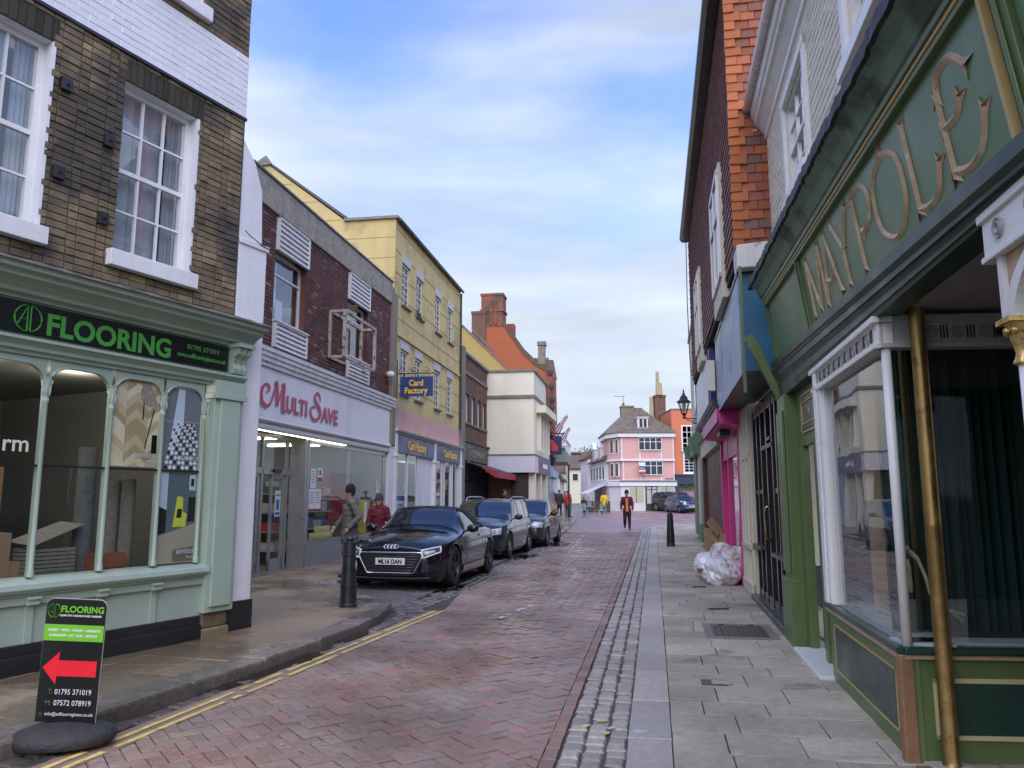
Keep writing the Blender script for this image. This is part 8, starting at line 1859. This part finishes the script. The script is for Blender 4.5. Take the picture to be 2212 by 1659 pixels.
    def coatf(mb):
        limb(mb, J['pel'] + Vector((0, 0, coatlen * s - .95 * s + .0)), J['pel'] + Vector((0, 0, .1)), .17 * hem, .155, 1); limb(mb, J['pel'] + Vector((0, 0, .1)), J['ch'], .155, .165); limb(mb, J['ch'], J['nk'] - Vector((0, 0, .02)), .15, .085)
        limb(mb, J['shl'], J['shr'], .085, .085)
        for k in ('l', 'r'): limb(mb, J['sh' + k], J['el' + k], .085, .07); limb(mb, J['el' + k], J['wr' + k], .07, .052)
        if hood: limb(mb, J['nk'] + Vector((-.06, 0, .02)), J['nk'] + Vector((-.08, 0, -.05)), .10, .09); limb(mb, J['nk'] + Vector((.02, 0, 0)), J['nk'], .09, .09)
    blobmesh(coatf, cm, 'coat', vox, 5, .012)
    if shirt: MB().prism([(-.02, -.03, 1.44), (-.02, .03, 1.44), (0, .052, 1.2), (-.012, .058, .84), (-.012, -.05, .84), (0, -.045, 1.2)], (.012, 0, 0)).xf(Matrix.Translation((.162 * s, 0, 0)) @ Matrix.Diagonal((1, s, s, 1))).build('shirt', P('mat_shirt_%d' % int(shirt[0] * 99), shirt, .8), e)
    for k in ('l', 'r'):
        f = MB(); limb(f, J['an' + k] - Vector((.02, 0, .02)), J['to' + k], .052, .042); f.build('shoe', P('mat_shoe_%d' % int(shoe[0] * 99), shoe, .5), e, smooth=True)
    hm = P('mat_hair_%d' % int(hair[0] * 99), hair, .8)
    hr = MB().sphere(hp(-.018, 0, .04), (.098 * s, .087 * s, .105 * s), 16, 10)
    if hood == 'fur' or hair[0] > .08: hr.sphere(hp(-.02, .06, -.07), (.05 * s, .03 * s, .10 * s), 8, 6).sphere(hp(-.02, -.06, -.07), (.05 * s, .03 * s, .10 * s), 8, 6)
    hr.build('hair', hm, e, smooth=True)
    for sg in (1, -1): MB().sphere(hp(.083, sg * .031, .018), (.008 * s, .013 * s, .008 * s), 8, 5).build('eye', M_signb if glasses else P('mat_eye', (.08, .06, .05), .2), e)
    if glasses: MB().sphere(hp(.088, .032, .018), (.008 * s, .026 * s, .02 * s), 10, 6).sphere(hp(.088, -.032, .018), (.008 * s, .026 * s, .02 * s), 10, 6).build('sunglasses', M_signb, e)
    MB().sphere(hp(.085, 0, -.058), (.008 * s, .024 * s, .007 * s), 8, 5).build('mouth', P('mat_lips', (.3, .12, .1), .5), e)
    if beard: MB().sphere(hp(.055, 0, -.075), (.045 * s, .055 * s, .045 * s), 10, 7).build('beard', P('mat_beard', beard, .9), e, smooth=True)
    if hat:
        hb = MB(); pts = [(.098, .02), (.101, .03), (.101, .08), (.093, .13), (.07, .17), (.03, .195), (.003, .20)]
        hb.lathe([(r * s, z * s) for r, z in pts], 18, (H.x - .012 * s, H.y, H.z + .01 * s)); hb.lathe([(.101 * s, .012 * s), (.104 * s, .02 * s), (.104 * s, .06 * s), (.101 * s, .066 * s)], 18, (H.x - .012 * s, H.y, H.z + .01 * s)); hb.build('knitted_hat', P('mat_hat_%d' % int(hat[0] * 99), hat, .95, bump=.4, bscale=120), e, smooth=40)
    if hood == 'fur':
        fu = MB(); random.seed(9)
        for i in range(120): a = random.uniform(R(-10), R(190)); b_ = (.0, .155 * math.cos(a), -.10 - .06 * math.sin(a) * .3); q = hp(-.04 + random.uniform(-.03, .03) - .05 * math.sin(a), b_[1] + random.uniform(-.02, .02), b_[2] + random.uniform(-.02, .03)); fu.sphere(q, .022 * s, 5, 4)
        fu.build('fur_trim', P('mat_fur', (.42, .33, .24), .95), e, smooth=True)
    return e
person('man in a long grey hooded parka and black knitted hat walking past the shop window', (-3.02, 14.55, gz(14.5) + KLH), 205, 1.63, dict(el=(-.12, 1.16), wl=(.06, .95), er=(.06, 1.16), wr=(.22, .98), kl=(.1, .49), fl=(.05, .07), kr=(-.02, .47), fr=(-.22, .10), wy=.22), coat=(.135, .125, .11), coatlen=.72, trouser=(.10, .10, .10), hat=(.012, .012, .014), hood='plain', hair=(.05, .04, .03), vox=.013, head_turn=-10, hem=1.05)
person('woman in a dark red fur trimmed coat grey hat and sunglasses behind the sports car', (-2.72, 15.95, gz(15.7) + KLH), 268, 1.47, dict(el=(.0, 1.14), wl=(.1, .92), er=(.02, 1.14), wr=(.08, .9)), coat=(.13, .008, .02), coatlen=.74, hat=(.05, .055, .06), hood='fur', hair=(.10, .03, .015), glasses=True, vox=.013, head_turn=-14)
person('man in a black cap dark red check jacket and orange shirt walking down the road', (5.27, 35.7, gz(35.7)), 262, 1.76, dict(kl=(.02, .48), fl=(.0, .07), kr=(.02, .49), fr=(-.28, .16), el=(-.02, 1.15), wl=(.10, .94), er=(-.02, 1.15), wr=(.12, .94), wy=.25), coat=(.11, .012, .02), pat=(.02, .012, .02), coatlen=.86, trouser=(.012, .012, .016), shirt=(.70, .24, .05), hat=(.01, .01, .012), beard=(.12, .07, .05), stripe=True, vox=.015, head_turn=10)
far = [('person in a black coat standing with back turned by the red board', 2.75, 52.5, 60, (.015, .017, .022), (.02, .02, .025), 1.85), ('person in a long dark coat and tan hood walking away near the lamp post', 3.25, 53.5, 80, (.03, .028, .028), (.02, .02, .02), 1.78),
       ('person with a red rucksack walking away behind the lamp post', 3.9, 54.5, 85, (.42, .03, .03), (.02, .02, .025), 1.72), ('person in a yellow hooded coat by the cafe tables', 7.1, 60, 70, (.62, .42, .03), (.03, .03, .05), 1.70), ('person in dark clothes sitting at the cafe table', 5.3, 57.5, 80, (.015, .018, .03), (.02, .02, .02), 1.35),
       ('person in a black coat further off down the street', 4.9, 72, 90, (.03, .03, .035), (.03, .03, .04), 1.72), ('person in a pale jacket at the far cafe table', 5.9, 60, 250, (.2, .2, .22), (.05, .05, .06), 1.35)]
for lb, x, y, rz, ct, tr_, hh in far: person(lb, (x, y, gz(y) + (.1 if x < 4.1 else 0)), rz, hh, coat=ct, trouser=tr_, vox=.03)
person('person in black bending at the dark pub doorway beyond the estate car', (-.35, 32.6, gz(32.6) + KLH), 10, 1.72, coat=(.012, .012, .013), vox=.025)
# ---------------------------------------------------------------- rubbish bags and cardboard
def bag(x, y, z, rx, ry, rz_, seed, mat, label):
    bm = bmesh.new(); bmesh.ops.create_icosphere(bm, subdivisions=5, radius=1)
    off = Vector((seed * 3.1, seed * 1.7, seed))
    for v in bm.verts:
        d = v.co.copy(); k = 1 + .28 * MN.noise(d * 1.2 + off) - .18 * abs(MN.noise(d * 2.6 + off)) - .09 * abs(MN.noise(d * 6 + off)) - .035 * abs(MN.noise(d * 13 + off))
        co = Vector((d.x * rx, d.y * ry, d.z * rz_)) * k
        if co.z < -rz_ * .62: co.z = -rz_ * .62 + (co.z + rz_ * .62) * .08
        v.co = co
    me = bpy.data.meshes.new('rubbish_bag'); bm.to_mesh(me); bm.free(); me.materials.append(mat)
    me.polygons.foreach_set('use_smooth', [True] * len(me.polygons)); o = bpy.data.objects.new('rubbish_bag', me); COL.objects.link(o); o.location = (x, y, z + rz_ * .62); o.rotation_euler = (0, 0, seed)
    return tag(o, label, 'rubbish bag', 'clear rubbish bags against the pink shop')
def bagmat(name, col, sp):
    m, N, L, b, out = nt_new(name); tc = N.new('ShaderNodeTexCoord'); vo = N.new('ShaderNodeTexVoronoi'); vo.inputs['Scale'].default_value = 13; L.new(tc.outputs['Object'], vo.inputs['Vector'])
    n = N.new('ShaderNodeTexNoise'); n.inputs['Scale'].default_value = 5; n.inputs['Detail'].default_value = 6; L.new(tc.outputs['Object'], n.inputs['Vector'])
    r = N.new('ShaderNodeValToRGB'); r.color_ramp.elements[0].position = .38; r.color_ramp.elements[0].color = rgb(sp); r.color_ramp.elements[1].position = .56; r.color_ramp.elements[1].color = rgb(col); L.new(n.outputs[0], r.inputs[0])
    L.new(r.outputs[0], b.inputs['Base Color']); b.inputs['Roughness'].default_value = .25; b.inputs['Coat Weight'].default_value = .6; b.inputs['Coat Roughness'].default_value = .12
    bp = N.new('ShaderNodeBump'); bp.inputs['Strength'].default_value = .7; bp.inputs['Distance'].default_value = .03; mg = N.new('ShaderNodeTexNoise'); mg.inputs['Scale'].default_value = 16; mg.inputs['Distortion'].default_value = 3; L.new(tc.outputs['Object'], mg.inputs['Vector']); L.new(mg.outputs[0], bp.inputs['Height']); L.new(bp.outputs[0], b.inputs['Normal']); return m
bg1 = bagmat('mat_clear_bag_white', (.78, .79, .82), (.55, .57, .60)); bg2 = bagmat('mat_clear_bag_mixed', (.66, .63, .61), (.38, .31, .28))
Zp = gz(13.6) + KH
bag(3.60, 13.55, Zp, .36, .32, .30, 1.3, bg1, 'large pale clear rubbish bag at the front of the heap'); bag(3.94, 13.85, Zp, .30, .30, .42, 2.2, bg2, 'clear rubbish bag of mixed rubbish nearest the pink frame'); bag(3.78, 14.1, Zp + .08, .33, .30, .36, 4.1, bg2, 'clear bag of brown card and paper behind the pale bag'); bag(3.62, 14.4, Zp, .28, .25, .33, 5.2, bg1, 'small white bag low at the back of the heap')
for i, (x, y, z, w, h, rx, ry, rz_) in enumerate(((3.75, 14.6, .45, .42, .5, 70, 10, 20), (3.85, 14.1, .78, .35, .3, 55, -20, 60), (4.2, 15.2, .1, .2, .95, 80, 6, 85), (3.72, 14.1, .72, .3, .25, 62, 25, 10))):
    o = MB().box(0, w, 0, h, -.003, .003).build('cardboard_sheet', M_card); o.location = (x - .15, y, Zp + z); o.rotation_euler = (R(rx), R(ry), R(rz_)); tag(o, ['brown cardboard flap behind the rubbish bags', 'creased cardboard on top of the rubbish bags', 'long cardboard strip leaning in the brown doorway', 'small cardboard piece tucked in the topmost bag'][i], 'cardboard', 'cardboard on the rubbish heap')
rbx = MB().box(-.05, .05, -.1, .1, 0, .08).build('red_carton', P('mat_red_leather', (0, 0, 0))); rbx.location = (3.36, 14.0, Zp + .14); tag(rbx, 'small red carton sticking out of the rubbish heap', 'carton')
for x, y, w, d, lb in ((2.75, 10.55, .26, .05, 'black metal strip lying on the flags before the black shopfront'), (3.1, 13.1, .22, .05, 'thin dark grating set in the flags before the rubbish bags')):
    o = MB().box(-w / 2, w / 2, -d / 2, d / 2, 0, .012).build('metal_strip', P('mat_black_iron', (0, 0, 0))); o.location = (x, y, gz(y) + KH + .002); tag(o, lb, 'metal strip')
# ---------------------------------------------------------------- cafe furniture, menu board, trees
M_mint = P('mat_mint_plastic', (.28, .42, .38), .5)
def cafe_chair():
    e = empty('cafe_chair', group='mint chairs at the cafe table'); tag(e, cat='chair')
    MB().box(-.22, .22, -.2, .2, .43, .46).build('seat', M_mint, e); b = MB()
    for i in range(5): b.box(-.2 + i * .09, -.16 + i * .09, .18, .2, .46, .88)
    b.box(-.22, .22, .18, .21, .85, .9).build('backrest', M_mint, e)
    for x in (-.2, .2):
        for y in (-.18, .18): MB().tube([(x, y, .44), (x * 1.15, y * 1.15, 0)], .014, 5).build('leg', M_mint, e)
    return e
c0 = cafe_chair(); lbl = ['mint cafe chair nearest the lamp post', 'mint cafe chair left of the table, turned towards it', 'mint cafe chair at the right end of the table', 'mint cafe chair at the back of the table', 'mint cafe chair at the front right of the table']
for i, (x, y, rz_) in enumerate(((4.35, 54.6, 100), (4.6, 53.2, 60), (6.3, 54.2, 260), (5.1, 55.4, 10), (6.2, 55.3, 300))):
    c = c0 if i == 0 else copy_tree(c0); c.location = (x, y, gz(y)); c.rotation_euler = (0, 0, R(rz_)); c['label'] = lbl[i]
ct = empty('cafe_table', (5.3, 54.3, gz(54)), 0, 'round mint cafe table standing on the square', 'table')
MB().lathe([(.42, .72), (.42, .75)], 20).build('table_top', M_mint, ct); MB().tube([(0, 0, .72), (0, 0, .1)], .03, 8).build('column', M_mint, ct)
for a in range(3): MB().tube([(0, 0, .1), (.3 * math.cos(a * 2.1), .3 * math.sin(a * 2.1), 0)], .02, 6).build('leg', M_mint, ct)
wbr = empty('wooden_windbreak', (6.6, 61, gz(61)), 0, 'low brown wooden barrier behind the cafe tables', 'barrier')
for i in range(7): MB().box(-1.1 + i * .32, -.82 + i * .32, 0, .04, .1, 1.0).build('board', P('mat_brown_board2', (.08, .045, .03), .7), wbr)
mb_ = empty('menu_board', (2.35, 47.5, gz(47) + .1), 0, 'red chalk menu board standing on the footway', 'menu board')
MB().box(-.35, .35, 0, .05, .1, 1.15).build('board', P('mat_menu_red', (.34, .06, .06), .6), mb_)
for i in range(5): MB().box(-.22, .1 + .04 * (i % 3), -.006, .0, .35 + i * .13, .38 + i * .13).build('writing_line', P('mat_chalk', (.55, .4, .38), .8), mb_)
for x in (-.3, .3): MB().box(x - .02, x + .02, 0, .05, 0, .12).build('leg', M_blackp, mb_)
M_bark = M('mat_bark', (.10, .08, .06), rough=.95, bump=.4); M_leaf = M('mat_winter_twigs', (.13, .10, .065), rough=.9, var=.4, island=.45, bump=0); M_leafg = M('mat_evergreen', (.05, .07, .035), rough=.9, var=.4, island=.45, bump=0)
def tree(x, y, h, w, leaf, label, n=900, seed=0):
    random.seed(seed); z0 = 1.0 + (y - 150) * .03 if y > 150 else gz(y); e = empty('tree', (x, y, z0), 0, label, 'tree', 'trees beyond the end of the street')
    t = MB().tube([(0, 0, 0), (.1, 0, h * .3), (0, 0, h * .55)], [h * .03, h * .022, h * .012], 7); tips = []
    for i in range(14):
        a = random.uniform(0, 6.28); r = random.uniform(.3, 1) * w / 2; zz = h * random.uniform(.5, .98) * (1 - .25 * r / w); tips.append((r * math.cos(a), r * math.sin(a), zz)); t.tube([(0, 0, h * random.uniform(.25, .5)), (r * .4 * math.cos(a), r * .4 * math.sin(a), zz * .7), tips[-1]], [h * .012, h * .007, h * .002], 5)
    t.build('trunk', M_bark, e); c = MB()
    for i in range(n):
        tx, ty, tz = random.choice(tips); q = Vector((tx + random.gauss(0, w * .13), ty + random.gauss(0, w * .13), tz + random.gauss(0, h * .08))); s = h * random.uniform(.012, .03)
        d1 = Vector((random.gauss(0, 1), random.gauss(0, 1), random.gauss(0, 1))).normalized() * s; d2 = Vector((random.gauss(0, 1), random.gauss(0, 1), random.gauss(0, 1))).normalized() * s * .6
        c.quad(q - d1, q - d2, q + d1, q + d2)
    c.build('crown', leaf, e)
for i, (x, y, h, w, lf_, lb) in enumerate(((13.2, 160, 9, 11, M_leaf, 'bare brown winter tree just left of the white row roofs'), (17.5, 175, 9.5, 9, M_leaf, 'broad bare winter tree low on the skyline'), (9.8, 150, 6, 8, M_leaf, 'low russet tree at the street end'), (21, 185, 12, 10, M_leaf, 'hazy bare tree partly behind the white row'), (14.2, 140, 4.5, 7, M_leafg, 'small dark evergreen mass above the yellow cottage'), (11.2, 200, 11, 9, M_leaf, 'faint bare tree furthest off beside the lamp post'), (24, 170, 10, 10, M_leaf, 'bare tree almost hidden by the jettied row'))):
    tree(x, y, h, w, lf_, lb, seed=30 + i)
for i, (x, y) in enumerate(((6.8, 130), (9.6, 134), (4.8, 126))): gable_house('far_house', x, y, 3.2, 6, 3.0 + i * .4, 5.4, P('mat_far_brick', (.24, .12, .08), .9), rr, ['far red brick house with a dark roof', 'far red brick house under the bare trees', 'far red brick house nearest the red fronted building'][i], 0, 'y')
